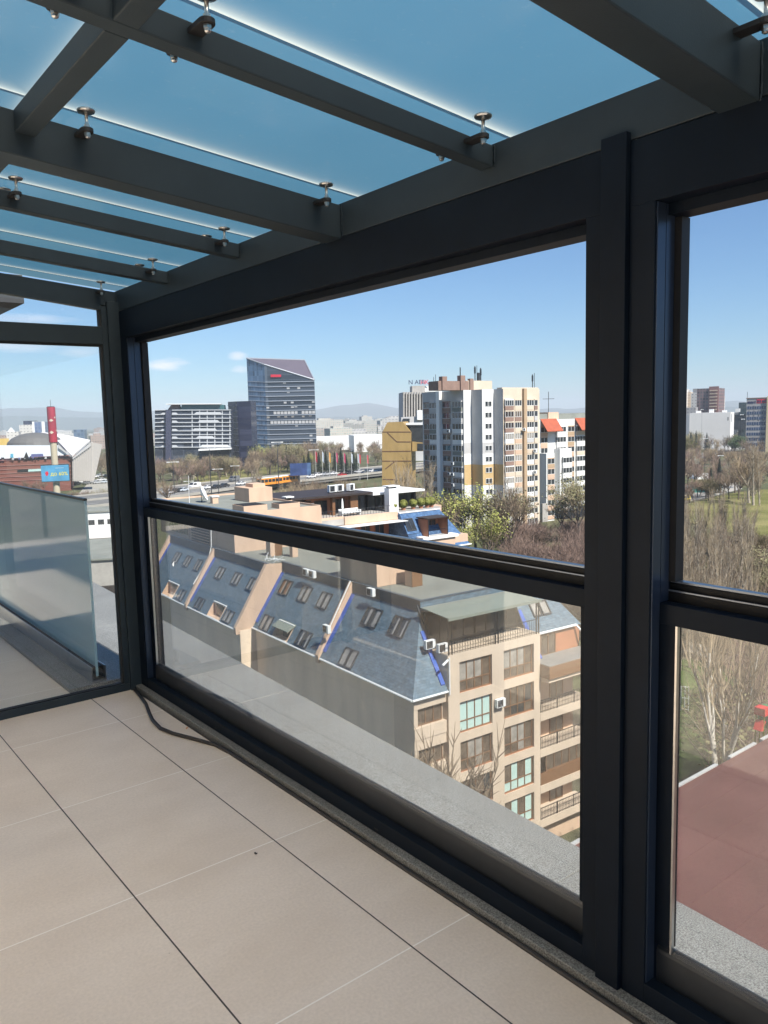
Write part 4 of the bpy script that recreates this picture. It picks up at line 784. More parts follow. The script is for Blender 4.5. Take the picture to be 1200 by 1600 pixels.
for fr in (.27, .76):
    for i in range(len(PN) - 1):
        a, c = PN[i].lerp(PF[i], fr), PN[i + 1].lerp(PF[i + 1], fr); n = int((c - a).length / 9); d = (c - a).normalized(); w = Vector((-d.y, d.x, 0)) * .09
        for k in range(n):
            s_ = a + d * (9 * k); e_ = s_ + d * 4; b.quad(*[(*q.xy, ZR + .006) for q in (s_ - w, e_ - w, e_ + w, s_ + w)])
tag(b.build('lane_markings', m_white), kind='structure')

# ================================================================== VEHICLES
m_carglass = M('car_glass', (.02, .025, .03), .08, spec=.8)
m_tyre = M('tyre', (.015, .015, .015), .8)
m_lamp = M('lamp_lens', (.6, .58, .5), .2)
def make_car(kind):
    r = thing('parked_car', 'x', 'car'); b = MB()
    if kind == 'car': prof = [(-2.1, .35), (-2.15, .75), (-2.0, .95), (-1.55, 1.0), (-.95, 1.42), (.35, 1.45), (1.05, 1.0), (1.95, .85), (2.15, .6), (2.1, .35)]; gl = [(-1.42, 1.0), (-.92, 1.37), (.32, 1.40), (.92, 1.0)]; wb = 1.3; hw = .86
    else: prof = [(-2.5, .4), (-2.55, 1.9), (-2.4, 2.15), (1.2, 2.15), (1.9, 1.35), (2.45, 1.15), (2.5, .4)]; gl = [(-.2, 1.3), (-.2, 1.95), (1.12, 1.98), (1.72, 1.35)]; wb = 1.55; hw = .95
    b.hexa([(x, -hw, z) for x, z in prof], [(x, hw, z) for x, z in prof]); body = b.build('body', m_white, r, .05); body.material_slots[0].link = 'OBJECT'
    g = MB()
    for s_ in (-1, 1):
        y = s_ * (hw + .004); pts = [(x, y, z) for x, z in gl]; g.poly(pts if s_ < 0 else pts[::-1])
    a, c = (prof[4], prof[3]) if kind == 'car' else (prof[1], prof[1]); 
    if kind == 'car':
        n_ = .02; g.quad((-1.56, -.75, 1.02), (-1.56, .75, 1.02), (-1.0, .70, 1.41), (-1.0, -.70, 1.41)); g.quad((.44, -.70, 1.43), (.44, .70, 1.43), (1.08, .75, 1.02), (1.08, -.75, 1.02))
    else: g.quad((1.26, -.8, 2.1), (1.26, .8, 2.1), (1.93, .85, 1.37), (1.93, -.85, 1.37))
    g.build('window', m_carglass, r)
    for x in (-wb, wb):
        for y in (-hw, hw - .2):
            w = MB(); w.tube([(0, 0, 0), (0, .2, 0)], .33, 12); w.tube([(0, -.005, 0), (0, .205, 0)], .18, 10, 1); o = w.build('wheel', [m_tyre, m_inox], r); o.location = (x, y, .33)
    for y in (-.62, .62): q = MB(); q.box(prof[-2][0] - .05, prof[-2][0] + .012, y - .15, y + .15, .62, .74); q.build('headlight', m_lamp, r)
    return r
CARS = {k: make_car(k) for k in ('car', 'van')}; used_car = set()
paints = {n: M('paint_' + n, c, .3, .0, .03) for n, c in dict(white=(.72, .72, .72), silver=(.42, .43, .45), dark=(.03, .032, .038), blue=(.03, .07, .22), red=(.45, .03, .03), grey=(.16, .165, .17), yellow=(.75, .55, .03), pale=(.5, .55, .6)).items()}
def car(p, rz, paint, lab, kind='car', group=None, sc=1.0):
    r = CARS[kind] if kind not in used_car else copy_tree(CARS[kind]); used_car.add(kind)
    r.location = p; r.rotation_euler = (0, 0, rz); r.scale = (sc,) * 3
    for ch in r.children:
        if ch.name.startswith('body'): ch.material_slots[0].link = 'OBJECT'; ch.material_slots[0].material = paints[paint]
    if kind == 'van': r.name = 'van'
    return tag(r, lab, 'van' if kind == 'van' else 'car', group)
def hw_dir(u): 
    for i in range(len(NEAR) - 1):
        if NEAR[i][0] <= u <= NEAR[i + 1][0]: d = PN[i + 1] - PN[i]; return atan2(d.y, d.x)
    return 0
G_HW = 'cars on the highway'
for u, v, c, k, lab in ((263, 772, 'silver', 'car', 'silver car at the left end of the highway traffic'), (277, 769, 'dark', 'car', 'dark car right behind the silver car on the highway'), (286, 768, 'pale', 'car', 'pale blue car ahead of the white van on the highway'), (304, 763, 'white', 'van', 'white van left of the thin street lamp on the highway'),
    (325, 764, 'white', 'car', 'white car at the foot of the tall lamp on the highway'), (339, 763, 'dark', 'car', 'first of two black cars in line on the highway'), (351, 761, 'dark', 'car', 'second of two black cars, beside the white car, on the highway'), (376, 758, 'white', 'car', 'white car between the black cars and the poplar'), (366, 752, 'grey', 'van', 'grey bus-like van above the black cars'),
    (486, 747, 'white', 'car', 'white car just right of the blue billboard pole'), (496, 744, 'white', 'car', 'white car second right of the blue billboard'), (509, 743, 'silver', 'car', 'silver car below the flagpoles on the highway'), (520, 742, 'white', 'car', 'white car left of the red car on the highway'), (535, 744.5, 'red', 'car', 'red car on the highway below the flags'), (546, 740.5, 'dark', 'car', 'dark car just above the red car on the highway'), (571, 741, 'grey', 'car', 'grey car right of the red car'), (560, 739, 'silver', 'car', 'silver car between the dark car and the golden building'), (583, 738, 'white', 'car', 'white car nearest the golden building')):
    q = gp(u, v, ZR + .01); car((q.x, q.y, ZR + .01), hw_dir(u) + (0 if u % 2 else pi), c, lab, k, G_HW, 1.12)
def make_tram():
    r = thing('tram', 'x', 'tram'); b = MB(); b.box(-6.5, 6.5, -1.25, 1.25, .5, 3.2, 0); b.box(-6.2, 6.2, -1.0, 1.0, 3.2, 3.45, 1); b.box(-6.45, 6.45, -1.2, 1.2, .25, .5, 2); b.build('body', [m_orange, m_white2, m_tyre], r, .08)
    g = MB()
    for k in range(6):
        for y in (-1.256, 1.256): g.box(-6.0 + 2.03 * k, -4.25 + 2.03 * k, y - .003, y + .003, 1.5, 2.75)
    for x in (-6.506, 6.506): g.box(x - .003, x + .003, -1.0, 1.0, 1.5, 2.8)
    g.build('window', m_carglass, r)
    for x in (-4.4, 4.4): w = MB(); w.box(x - 1.2, x + 1.2, -1.1, 1.1, .02, .4); w.build('bogie', m_tyre, r)
    return r
tm = make_tram()
for i, (u, v) in enumerate(((422, 758.5), (449, 755))):
    r = tm if i == 0 else copy_tree(tm); q = gp(u, v, ZR + .01); r.location = (q.x, q.y, ZR + .01); r.rotation_euler = (0, 0, hw_dir(u) + .02); tag(r, ['orange tram car nearest the poplar on the highway deck', 'orange tram car coupled behind, nearer the blue billboard'][i], 'tram', 'orange tram cars')

# ================================================================== BUILDINGS OF THE CITY
def flat(v): return Vector((v.x, v.y, 0))
def hit(P, d, u, v=690):
    r = ray(u, v); den = d.x * r.y - d.y * r.x; a = (r.x * (P.y - EYE.y) - r.y * (P.x - EYE.x)) / den
    q = P + d * a; k = sqrt((q.x ** 2 + q.y ** 2) / (r.x ** 2 + r.y ** 2)); return Vector((q.x, q.y, EYE.z + r.z * k)), a
def strip(b, P, Q, z0, z1, m, o): b.quad((P.x - o.x, P.y - o.y, z0 - o.z), (Q.x - o.x, Q.y - o.y, z0 - o.z), (Q.x - o.x, Q.y - o.y, z1 - o.z), (P.x - o.x, P.y - o.y, z1 - o.z), m)
m_panelwhite = M('white_panel_facade', (.70, .70, .68), .8, 0, .05, .3)
m_panelgrey = M('grey_panel', (.47, .465, .46), .85, 0, .08, .3)
m_panelorange = M('orange_panel', (.52, .37, .18), .85, 0, .06, .3)
m_panelcream = M('cream_panel', (.60, .51, .40), .85, 0, .1, .3)
m_brick = M('brown_brick', (.26, .17, .135), .85, 0, .12, 1.0)
m_pilaster = M('ochre_pilaster', (.42, .30, .19), .85, 0, .08, .5)
def loggia_mesh(w, panel, cols, wall, hh=2.8, pane=None, proud=.5):
    b = MB(); b.box(-w / 2, w / 2, -proud, 0, 0, 1.05, 0); b.box(-w / 2, w / 2, -proud + .04, 0, 1.05, 2.45, 1); b.box(-w / 2, w / 2, -proud - .02, 0, 2.45, hh - .06, 2)
    for k in range(cols + 1): x = -w / 2 + w * k / cols; b.box(x - .05, x + .05, -proud + .0, -proud + .04, 1.05, 2.45, 3)
    b.box(-w / 2, w / 2, -proud, -proud + .04, 1.05, 1.13, 3)
    return b.mesh('loggia', [panel, pane or m_pane, wall, m_white2])
def pwin(w, h, cols, frame=m_white2, pane=m_pane): return window_mesh(w, h, cols, 1, frame, pane, d=.14, fw=.09)

E1, E2 = AE1, AE2
PT = thing('apartment_tower', 'tall stepped panel tower with white fins and grey and orange bands', 'building', (0, 0, 0))
C0 = flat(at(754, 700, 203)); PT.location = (C0.x, C0.y, -28); o_ = Vector((C0.x, C0.y, -28))
C1, _ = hit(C0, E2, 772); C1 = flat(C1); C2 = flat(hit(C1, E1, 786.5)[0]); C3 = flat(hit(C2, E2, 843)[0]); D1 = flat(hit(C0, E1, 737)[0]); D2 = flat(hit(D1, E2, 725)[0]); D3 = flat(hit(D2, E1, 661)[0])
ZT2 = 8.45; b = MB(); MT = [m_panelwhite, m_panelgrey, m_panelorange, m_panelcream, m_brick, m_roofgrey]
zc = lambda k: 4.85 - 2.8 * k            # centre of storey k
def bands(P, Q, grey):
    # bands at storeys: grey 3-4 (from the top 4th), white, orange 6-7, then white
    ys = [ZT2, zc(3) - 1.4 + .0, zc(4) - 1.4, zc(5) - 1.4, zc(7) - 1.4 + .3, -28]
    ms = [0 if not grey else 1, 1, 0 if not grey else 1, 2, 0 if not grey else 1]
    for a, c, m in zip(ys[:-1], ys[1:], ms): strip(b, P, Q, c, a, m, o_)
bands(C0, C1, False); bands(C2, C1, True); bands(D1, C0, True); bands(D2, D1, False)  # steps facing away from the sun get grey for white: shade in the colour
strip(b, C2, C3, -28, ZT2, 3, o_); strip(b, D3, D2, -28, ZT2, 1, o_)
K3 = C3 + E1 * 22; K0 = D3 + E2 * 6; strip(b, C3, K3, -28, ZT2, 0, o_); strip(b, K3, K0, -28, ZT2, 0, o_); strip(b, K0, D3, -28, ZT2, 0, o_)
b.poly([(q.x - o_.x, q.y - o_.y, ZT2 + 28) for q in (C0, C1, C2, C3, K3, K0, D3, D2, D1)], 5)
b.build('wall', MT, PT)
def put(name, me, P, d, a, z, rz, parent, o): q = P + d * a; return place(name, me, parent, (q.x - o.x, q.y - o.y, z - o.z), rz)
pw = pwin(1.3, 1.35, 1); L0 = (C1 - C0).length
for k in range(12): put('stair_window', pwin_m, C0, E2, L0 * f_, zc(k) - .7, ARZ, PT, o_ + E1 * .06) if False else None
for k in range(11):
    for f_ in (.40, .63): put('window', pw, C0 - E1 * .10, E2, L0 * f_, zc(k) - .7, ARZ, PT, o_)
LR = (C3 - C2).length; LL = (D3 - D2).length; rnd = random.Random(5)
pans = [m_panelwhite, m_panelwhite, m_panelgrey, m_cream, m_brick, m_panelcream]; wallc = m_panelcream
lm = [loggia_mesh(LR * .23, p_, 4, m_panelwhite, pane=q_, proud=.5) for p_, q_ in zip(pans, (m_pane, m_panelit, m_pane, m_panebrown, m_pane, m_panelit))] + [loggia_mesh(LR * .23, m_brick, 3, m_panelcream, pane=m_dkbrown)]; lm2 = [loggia_mesh(LR * .18, p_, 3, m_panelcream, pane=q_, proud=.15) for p_, q_ in ((m_peach, m_panelit), (m_panelcream, m_pane), (m_brick, m_panebrown))]; lm3 = [loggia_mesh(LR * .19, p_, 3, m_panelcream, pane=q_, proud=.4) for p_, q_ in zip(pans, (m_pane, m_pane, m_panelit, m_pane, m_panebrown, m_pane))]; lm4 = [loggia_mesh(LR * .09, p_, 1, m_panelcream, proud=.2) for p_ in pans[2:]]
for k in range(12):
    z = zc(k) - 1.75
    put('loggia', rnd.choice(lm), C2, E2, LR * .135, z, ARZ, PT, o_); put('loggia', rnd.choice(lm2), C2, E2, LR * .40, z, ARZ, PT, o_); put('loggia', rnd.choice(lm3), C2, E2, LR * .715, z, ARZ, PT, o_); put('loggia', rnd.choice(lm4), C2, E2, LR * .89, z, ARZ, PT, o_)
pl_ = [loggia_mesh(LL * .19, p_, 2, m_brick, proud=.12) for p_ in (m_brick, m_brick, m_panelgrey)]; ql = [loggia_mesh(LL * .21, p_, 3, m_panelgrey, proud=.5) for p_ in (m_panelgrey, m_roofgrey, m_panelwhite)]
for k in range(12):
    z = zc(k) - 1.75
    for f_, ms in ((.87, pl_), (.69, ql), (.40, pl_), (.13, ql)): put('loggia', rnd.choice(ms), D2, E1, LL * f_, z, ARZ - pi / 2, PT, o_)
b = MB(); qa = C2 + E2 * LR * .555 - o_
b.hexa([(*(qa + E2 * x - E1 * y).xy, 0) for x, y in ((-.5, .7), (.5, .7), (.5, -.1), (-.5, -.1))], [(*(qa + E2 * x - E1 * y).xy, ZT2 + 28 + .05) for x, y in ((-.5, .7), (.5, .7), (.5, -.1), (-.5, -.1))], 0)
b.build('pilaster', m_pilaster, PT); b = MB(); qa = D2 + E1 * LL * .545 - o_; b.hexa([(*(qa + E1 * x - E2 * y).xy, 0) for x, y in ((-.7, -.1), (.7, -.1), (.7, 1.0), (-.7, 1.0))], [(*(qa + E1 * x - E2 * y).xy, ZT2 + 28.05) for x, y in ((-.7, -.1), (.7, -.1), (.7, 1.0), (-.7, 1.0))], 0)
b.build('pilaster', m_white, PT)
def pbox(b, C, t0, t1, s0, s1, z0, z1, m, o): b.hexa([(*(C + E2 * t + E1 * s - o).xy, z0 - o.z) for t, s in ((t0, s0), (t1, s0), (t1, s1), (t0, s1))], [(*(C + E2 * t + E1 * s - o).xy, z1 - o.z) for t, s in ((t0, s0), (t1, s0), (t1, s1), (t0, s1))], m)
b = MB(); ZP = ZT2
pbox(b, C0, -10, 0, 5, 9, ZP, ZP + 2.3, 4, o_); pbox(b, C0, 0, 9, 6, 10, ZP, ZP + 2.5, 3, o_); pbox(b, C0, -9, -7.5, 4.6, 6, ZP, ZP + 3.4, 4, o_); pbox(b, C0, -3, -1.5, 4.6, 6, ZP, ZP + 3.7, 4, o_); pbox(b, C0, 1, 2.2, 5.6, 6.6, ZP, ZP + 3.0, 4, o_); pbox(b, C2, 0, LR, 0.4, 2.2, ZP, ZP + .35, 3, o_); b.build('roof_housing', MT, PT)
b = MB()
for (u, vt, r_) in ((719, 574, .12), (742, 572, .10), (745, 571, .05), (751, 575, .12), (832, 585, .10), (835, 583, .06)):
    q = hit(flat(C0 + E1 * 7), E2, u, vt)[0]; b.tube([(q.x - o_.x, q.y - o_.y, ZP + 28), (q.x - o_.x, q.y - o_.y, q.z + 28)], r_ * 1.3, 5)
    if u in (742, 751, 832): b.box(q.x - o_.x - .18, q.x - o_.x + .18, q.y - o_.y - .16, q.y - o_.y + .16, q.z + 28 - 1.9, q.z + 28 - .3)
q = hit(flat(C0 + E1 * 7), E2, 747.5, 580)[0]; b.tube([(q.x - o_.x, q.y - o_.y, ZP + 28), (q.x - o_.x, q.y - o_.y, ZP + 28 + 4.6)], .45, 10)
b.build('antenna', m_sash, PT)
for i in range(9):
    k = rnd.randrange(1, 10); side = rnd.random() < .6; r = copy_tree(ac0)
    P_, rz = ((C2 + E2 * LR * rnd.choice((.26, .5, .8)) - E1 * .55, ARZ) if side else (D2 + E1 * LL * rnd.choice((.22, .3, .78)) - E2 * .55, ARZ - pi / 2)); r.location = (P_.x, P_.y, zc(k) - 1.5); r.rotation_euler = (0, 0, rz); r.scale = (1.2,) * 3
    tag(r, 'small white air conditioner on the sunlit front of the stepped tower' if side else 'small white air conditioner on the shaded side of the stepped tower', 'air conditioner', 'air conditioners on the sunlit tower front' if side else 'air conditioners on the shaded tower side')

# second panel block to the right of the tower
P2 = thing('apartment_block', 'white panel block with red tiled roof pieces right of the stepped tower', 'building'); Q0 = flat(at(843, 700, 219)); Q1 = flat(hit(Q0, E2, 960)[0]); P2.location = (Q0.x, Q0.y, -27); o2 = Vector((Q0.x, Q0.y, -27)); LB = (Q1 - Q0).length
z2 = hit(Q0, E2, 880, 655)[0].z; b = MB()
strip(b, Q0, Q1, -27, z2, 0, o2); pbox(b, Q0, 0, LB, .02, 12, -27, z2, 0, o2); pbox(b, Q0, 0, LB * .1, -2.5, 0, -27, z2 - 9, 0, o2); pbox(b, Q0, LB * .18, LB * .33, -2.2, 0, -24.5, z2 - 8, 0, o2); b.build('wall', [m_panelwhite], P2)
b = MB()
for t0, t1 in ((.01, .21), (.45, .66)):
    a, c = LB * t0, LB * t1; b.hexa([(*(Q0 + E2 * t - E1 * s - o2).xy, z - o2.z) for t, s, z in ((a, 2.6, z2 - 3.2), (c, 2.6, z2 - 3.2), (c, 0, z2), (a, 0, z2))], [(*(Q0 + E2 * t - E1 * s - o2).xy, z - o2.z) for t, s, z in ((a, 2.6, z2 - 3.0), (c, 2.6, z2 - 3.0), (c, 0, z2 + .25), (a, 0, z2 + .25))])
b.build('roof', M('red_tiles', (.36, .085, .04), .8, 0, .12, .8), P2)
b = MB(); pbox(b, Q0, -.5, LB, 3, 9, z2, z2 + 1.6, 1, o2); pbox(b, Q0, LB * .2, LB * .33, 2.6, 8, z2, z2 + 2.0, 3, o2); b.build('roof_housing', [m_panelwhite, m_roofgrey, m_dark, m_peach], P2)
la = [loggia_mesh(LB * .115, p_, 3, m_panelwhite, proud=.5) for p_ in (m_panelwhite, m_panelwhite, m_panelcream)]; lb = [loggia_mesh(LB * .085, p_, 2, m_peach, proud=.1) for p_ in (m_pilaster, m_peach)]
zr0 = hit(Q0, E2, 860, 677)[0].z
for k in range(9):
    z = zr0 - .8 - 2.8 * k
    for f_, ms, s_ in ((.055, lb, 2.55 if k > 2 else .05), (.26, la, 2.25 if k > 2 else .05), (.40, lb, .02), (.52, la, .02), (.64, lb, .02), (.75, la, .02), (.87, lb, .02)): put('loggia', rnd.choice(ms), Q0 - E1 * s_, E2, LB * f_, z, ARZ, P2, o2)
b = MB(); q = hit(flat(Q0 + E1 * 6), E2, 857, 612)[0]; b.tube([(q.x - o2.x, q.y - o2.y, z2 + 27), (q.x - o2.x, q.y - o2.y, q.z + 27)], .08, 4); b.tube([(q.x - o2.x - 1.3, q.y - o2.y + 1, q.z + 25), (q.x - o2.x + 1.3, q.y - o2.y - 1, q.z + 25)], .06, 4); b.build('aerial', m_sash, P2)
b = MB(); pbox(b, Q0, -2, 0, -3, -2.5, -27, -22, 0, o2); pbox(b, Q0, LB * .2, LB, -3.0, -2.3, -27, -24.6, 1, o2); b.build('plinth', [m_conc, m_dark], P2)

def facing(uc, D, turn=0.0):
    """horizontal direction to the right along a face seen from here, turned by some degrees"""
    r = ray(uc, 690); a = atan2(r.x, r.y) + pi / 2 + radians(turn); return Vector((sin(a), cos(a), 0))
def onplane_poly(pts, P, d): return [hit(P, d, u, v)[0] for u, v in pts]
def extrude_poly(b, W_, back, o, m=0):
    lo = [tuple(q - o) for q in W_]; hi = [tuple(q + back - o) for q in W_]; b.hexa(lo, hi, m)
def bld(name, lab, P, cat='building'): return thing(name, lab, cat, (P.x, P.y, -28)), Vector((P.x, P.y, -28))

# golden building
GP_ = flat(at(597, 690, 262)); gd = facing(620, 262, 8); gb, o3 = bld('office_building', 'golden clad office building with chamfered top and brown grooves', GP_)
gn = Vector((-gd.y, gd.x, 0)); m_gold = M('gold_cladding', (.40, .27, .10), .6, .1, .12, .5, stretch=(1, 1, .4)); m_groove = M('brown_groove', (.14, .075, .04), .7)
b = MB(); gz0 = -28
extrude_poly(b, onplane_poly([(597, 790), (642, 790), (642, 675.5), (629, 659), (605, 660), (597, 676)], GP_, gd), gn * 14, o3); b.build('wall', m_gold, gb)
b = MB()
for a, c in (((597, 675), (642, 675)), ((597, 705.5), (642, 705)), ((597, 720.5), (642, 720.5)), ((598, 749), (622, 749.5)), ((605, 676), (620, 690.5)), ((620, 690.5), (642, 690.5)), ((602, 733), (617, 721))):
    A_, C_ = onplane_poly([a, c], GP_ - gn * .05, gd); dd_ = (C_ - A_).normalized(); up = dd_.cross(gn) * .16; extrude_poly(b, [A_ + up, C_ + up, C_ - up, A_ - up], gn * .2, o3)
b.build('groove', m_groove, gb)
b = MB(); sP = flat(hit(GP_ + gn * 1.5, gd, 642.5)[0]); W_ = onplane_poly([(643, 790), (676, 790), (676, 664), (643, 664)], sP, gd)
extrude_poly(b, onplane_poly([(644, 693), (666, 693), (666, 664), (640, 664)], sP, gd), gn * 10, o3, 0); extrude_poly(b, onplane_poly([(634, 664), (668, 664), (668, 660.5), (634, 661)], sP - gn * .5, gd), gn * 12, o3, 1)
extrude_poly(b, onplane_poly([(644, 705), (662, 705), (662, 692), (644, 690)], sP - gn * .8, gd), gn * 9, o3, 2); extrude_poly(b, onplane_poly([(652, 704), (661, 704), (661, 693), (652, 693)], sP - gn * .9, gd), gn * .3, o3, 3)
b.build('glazed_wing', [m_pane, m_white, m_gold, m_pane], gb)
# hotel-like block behind with rooftop letters
HP = flat(at(629, 640, 380)); hd = facing(645, 380, -8); hb, o4 = bld('hotel_building', 'grey hotel block with vertical fins and rooftop letters behind the golden building', HP); hn = Vector((-hd.y, hd.x, 0))
b = MB(); extrude_poly(b, onplane_poly([(629, 720), (668, 720), (668, 613), (629, 613)], HP, hd), hn * 15, o4, 0); extrude_poly(b, onplane_poly([(644, 614), (664, 614), (664, 602.5), (644, 603)], HP + hn * 4, hd), hn * 8, o4, 1); extrude_poly(b, onplane_poly([(664, 612), (690, 612), (690, 603), (664, 603)], HP + hn * 5, hd), hn * 8, o4, 2); b.build('wall', [m_panelgrey, m_conc, m_white], hb)
b = MB()
for k in range(9): extrude_poly(b, onplane_poly([(630 + 4.2 * k, 652), (632.2 + 4.2 * k, 652), (632.2 + 4.2 * k, 612.5), (630 + 4.2 * k, 612.5)], HP - hn * .6, hd), hn * .7, o4, 0)
for k in range(9): extrude_poly(b, onplane_poly([(632.2 + 4.2 * k, 652), (634.2 + 4.2 * k, 652), (634.2 + 4.2 * k, 616), (632.2 + 4.2 * k, 616)], HP - hn * .05, hd), hn * .1, o4, 1)
b.build('fin', [m_conc, m_dark], hb)
b = MB(); extrude_poly(b, onplane_poly([(627, 664), (661, 664), (661, 650), (627, 652)], HP - hn * 6, hd), hn * 5, o4, 0); extrude_poly(b, onplane_poly([(652, 656), (662, 656), (662, 641), (652, 641)], HP - hn * 8, hd), hn * 3, o4, 1); extrude_poly(b, onplane_poly([(630, 660), (640, 660), (640, 654), (630, 654)], HP - hn * 7, hd), hn * 1, o4, 2); b.build('annexe', [m_panelgrey, m_white, m_pane], hb)
hrz = atan2(hd.y, hd.x); m_signdk = M('sign_navy', (.015, .02, .08), .5); m_signred = M('sign_red', (.6, .02, .05), .5)
for txt, u, mt in (('N AEB', 651.0, m_signdk), ('HK', 663.5, m_signred)):
    q = hit(HP + hn * 3.8, hd, u, 597.5)[0] - o4; lettering(txt, 2.9 if mt is m_signdk else 3.0, mt, hb, q, hrz, 'sign_letters', .15)
b = MB()
for u, vt in ((677.5, 589), (680.5, 585), (684, 597)): q = hit(HP + hn * 9, hd, u, vt)[0] - o4; b.tube([(q.x, q.y, q.z - 8), tuple(q)], .12, 4)
b.build('antenna', m_sash, hb)

# curtain wall helper
def faces_building(r, o, faces, mats, name='wall'):
    b = MB()
    for P, Q, z0a, z1a, z1b, m in faces: b.quad((P.x - o.x, P.y - o.y, z0a - o.z), (Q.x - o.x, Q.y - o.y, z0a - o.z), (Q.x - o.x, Q.y - o.y, z1b - o.z), (P.x - o.x, P.y - o.y, z1a - o.z), m)
    return b.build(name, mats, r)
# glass office tower with the slanted top
m_tglass = grid_facade('tower_glazing', (.11, .19, .29), (.045, .09, .155), 1.5, 3.75, .10, .16); m_tfront = grid_facade('tower_front_panes', (.09, .115, .15), (.022, .032, .048), 3.0, 3.75, .14, .14)
KP = flat(at(418, 690, 600)); kd1 = facing(455, 600, 10); kd2 = facing(405, 600, 10 + 90 + 0)
TW, o5 = bld('office_tower', 'tall glass office tower with slanted purple roof and red sign', KP)
kd2 = Vector((-kd1.y, kd1.x, 0)); kd2 = (kd2 * .55 - kd1 * .835).normalized()
Rr, _ = hit(KP, kd1, 494.5); Lf, _ = hit(KP, kd2, 391); 
def zat(P, u, v): r = ray(u, v); k = sqrt((P.x ** 2 + P.y ** 2) / (r.x ** 2 + r.y ** 2)); return EYE.z + r.z * k
zL, zK, zR_ = zat(Lf, 391, 560), zat(KP, 418, 570), zat(Rr, 492, 594); Bk = flat(at(480.5, 690, (flat(Rr)).length + 30)); zB = zat(Bk, 478, 563); Bl = flat(at(398, 690, flat(Lf).length + 24)); zBl = zL + .5
faces_building(TW, o5, [(KP, Rr, -28, zK, zR_, 1), (Lf, KP, -28, zL, zK, 0), (Rr, Bk, -28, zR_, zB, 0), (Bk, Bl, -28, zB, zBl, 0), (Bl, Lf, -28, zBl, zL, 0)], [m_tglass, m_tfront])
m_purple = M('purple_roof', (.10, .085, .11), .6, 0, .06, .1); b = MB()
Wt = [Vector((q.x - o5.x, q.y - o5.y, z - o5.z)) for q, z in ((Lf, zL), (KP, zK), (Rr, zR_), (Bk, zB), (Bl, zBl))]; b.poly([tuple(q) for q in (Wt[0], Wt[1], Wt[2], Wt[3])], 0); b.poly([tuple(q) for q in (Wt[0], Wt[3], Wt[4])], 0); b.build('roof', m_purple, TW)
b = MB()
for a, c in ((0, 1), (1, 2), (2, 3), (3, 0)): b.tube([Wt[a] + Vector((0, 0, .3)), Wt[c] + Vector((0, 0, .3))], .5, 5)
b.build('roof_edge', M('pale_metal', (.40, .43, .47), .4, .3), TW)
m_slat = M('pale_slab_edge', (.34, .38, .44), .5); fr = random.Random(3)
for k in range(14):
    v = 595.5 + 7.45 * k; P_, Q_ = KP - kd2.cross(Vector((0, 0, 1))) * 0, flat(Rr); nf = Vector((kd1.y, -kd1.x, 0)); b = MB()
    za, zb = zat(KP, 418, v + 1.5), zat(Rr, 494, v); up = .24
    for A_, C_, n_ in ((KP + kd1 * .2, flat(Rr), nf),): b.hexa([(*(A_ - o5).xy, za - up - o5.z), (*(C_ - o5).xy, zb - up - o5.z), (*(C_ + n_ * .5 - o5).xy, zb - up - o5.z), (*(A_ + n_ * .5 - o5).xy, za - up - o5.z)], [(*(A_ - o5).xy, za + up - o5.z), (*(C_ - o5).xy, zb + up - o5.z), (*(C_ + n_ * .5 - o5).xy, zb + up - o5.z), (*(A_ + n_ * .5 - o5).xy, za + up - o5.z)])
    nl = Vector((kd2.y, -kd2.x, 0)); nl = nl if nl.dot(flat(KP)) < 0 else -nl; zl = zat(Lf, 391, v)
    b.hexa([(*(KP - o5).xy, za - .2 - o5.z), (*(flat(Lf) - o5).xy, zl - .2 - o5.z), (*(flat(Lf) + nl * .25 - o5).xy, zl - .2 - o5.z), (*(KP + nl * .25 - o5).xy, za - .2 - o5.z)], [(*(KP - o5).xy, za + .2 - o5.z), (*(flat(Lf) - o5).xy, zl + .2 - o5.z), (*(flat(Lf) + nl * .25 - o5).xy, zl + .2 - o5.z), (*(KP + nl * .25 - o5).xy, za + .2 - o5.z)])
    b.build('floor_edge', m_slat, TW)
    b = MB(); LF = (flat(Rr) - KP).length
    for j in range(14):
        pr = .8 if k in (6, 8) else (.4 if k == 7 else .12)
        if fr.random() < pr: b = MB(); a0 = LF * (j + .1) / 14; a1 = LF * (j + .9) / 14; hh = 2.3 if k in (6, 8) else fr.uniform(.7, 1.6); zz = za + (zb - za) * j / 14 - .5; b.hexa([(*(KP + kd1 * a + nf * h - o5).xy, zz - hh - o5.z) for a, h in ((a0, .05), (a1, .05), (a1, .12), (a0, .12))], [(*(KP + kd1 * a + nf * h - o5).xy, zz - o5.z) for a, h in ((a0, .05), (a1, .05), (a1, .12), (a0, .12))]); b.build('blind', m_panelgrey if k != 7 else m_panelit, TW)
b = MB(); W_ = onplane_poly([(423, 589.3), (439, 589), (439, 585.2), (423, 585.2)], KP - Vector((-kd1.y, kd1.x, 0)) * .8, kd1); extrude_poly(b, W_, Vector((-kd1.y, kd1.x, 0)) * .5, o5); b.build('sign', m_signred, TW)

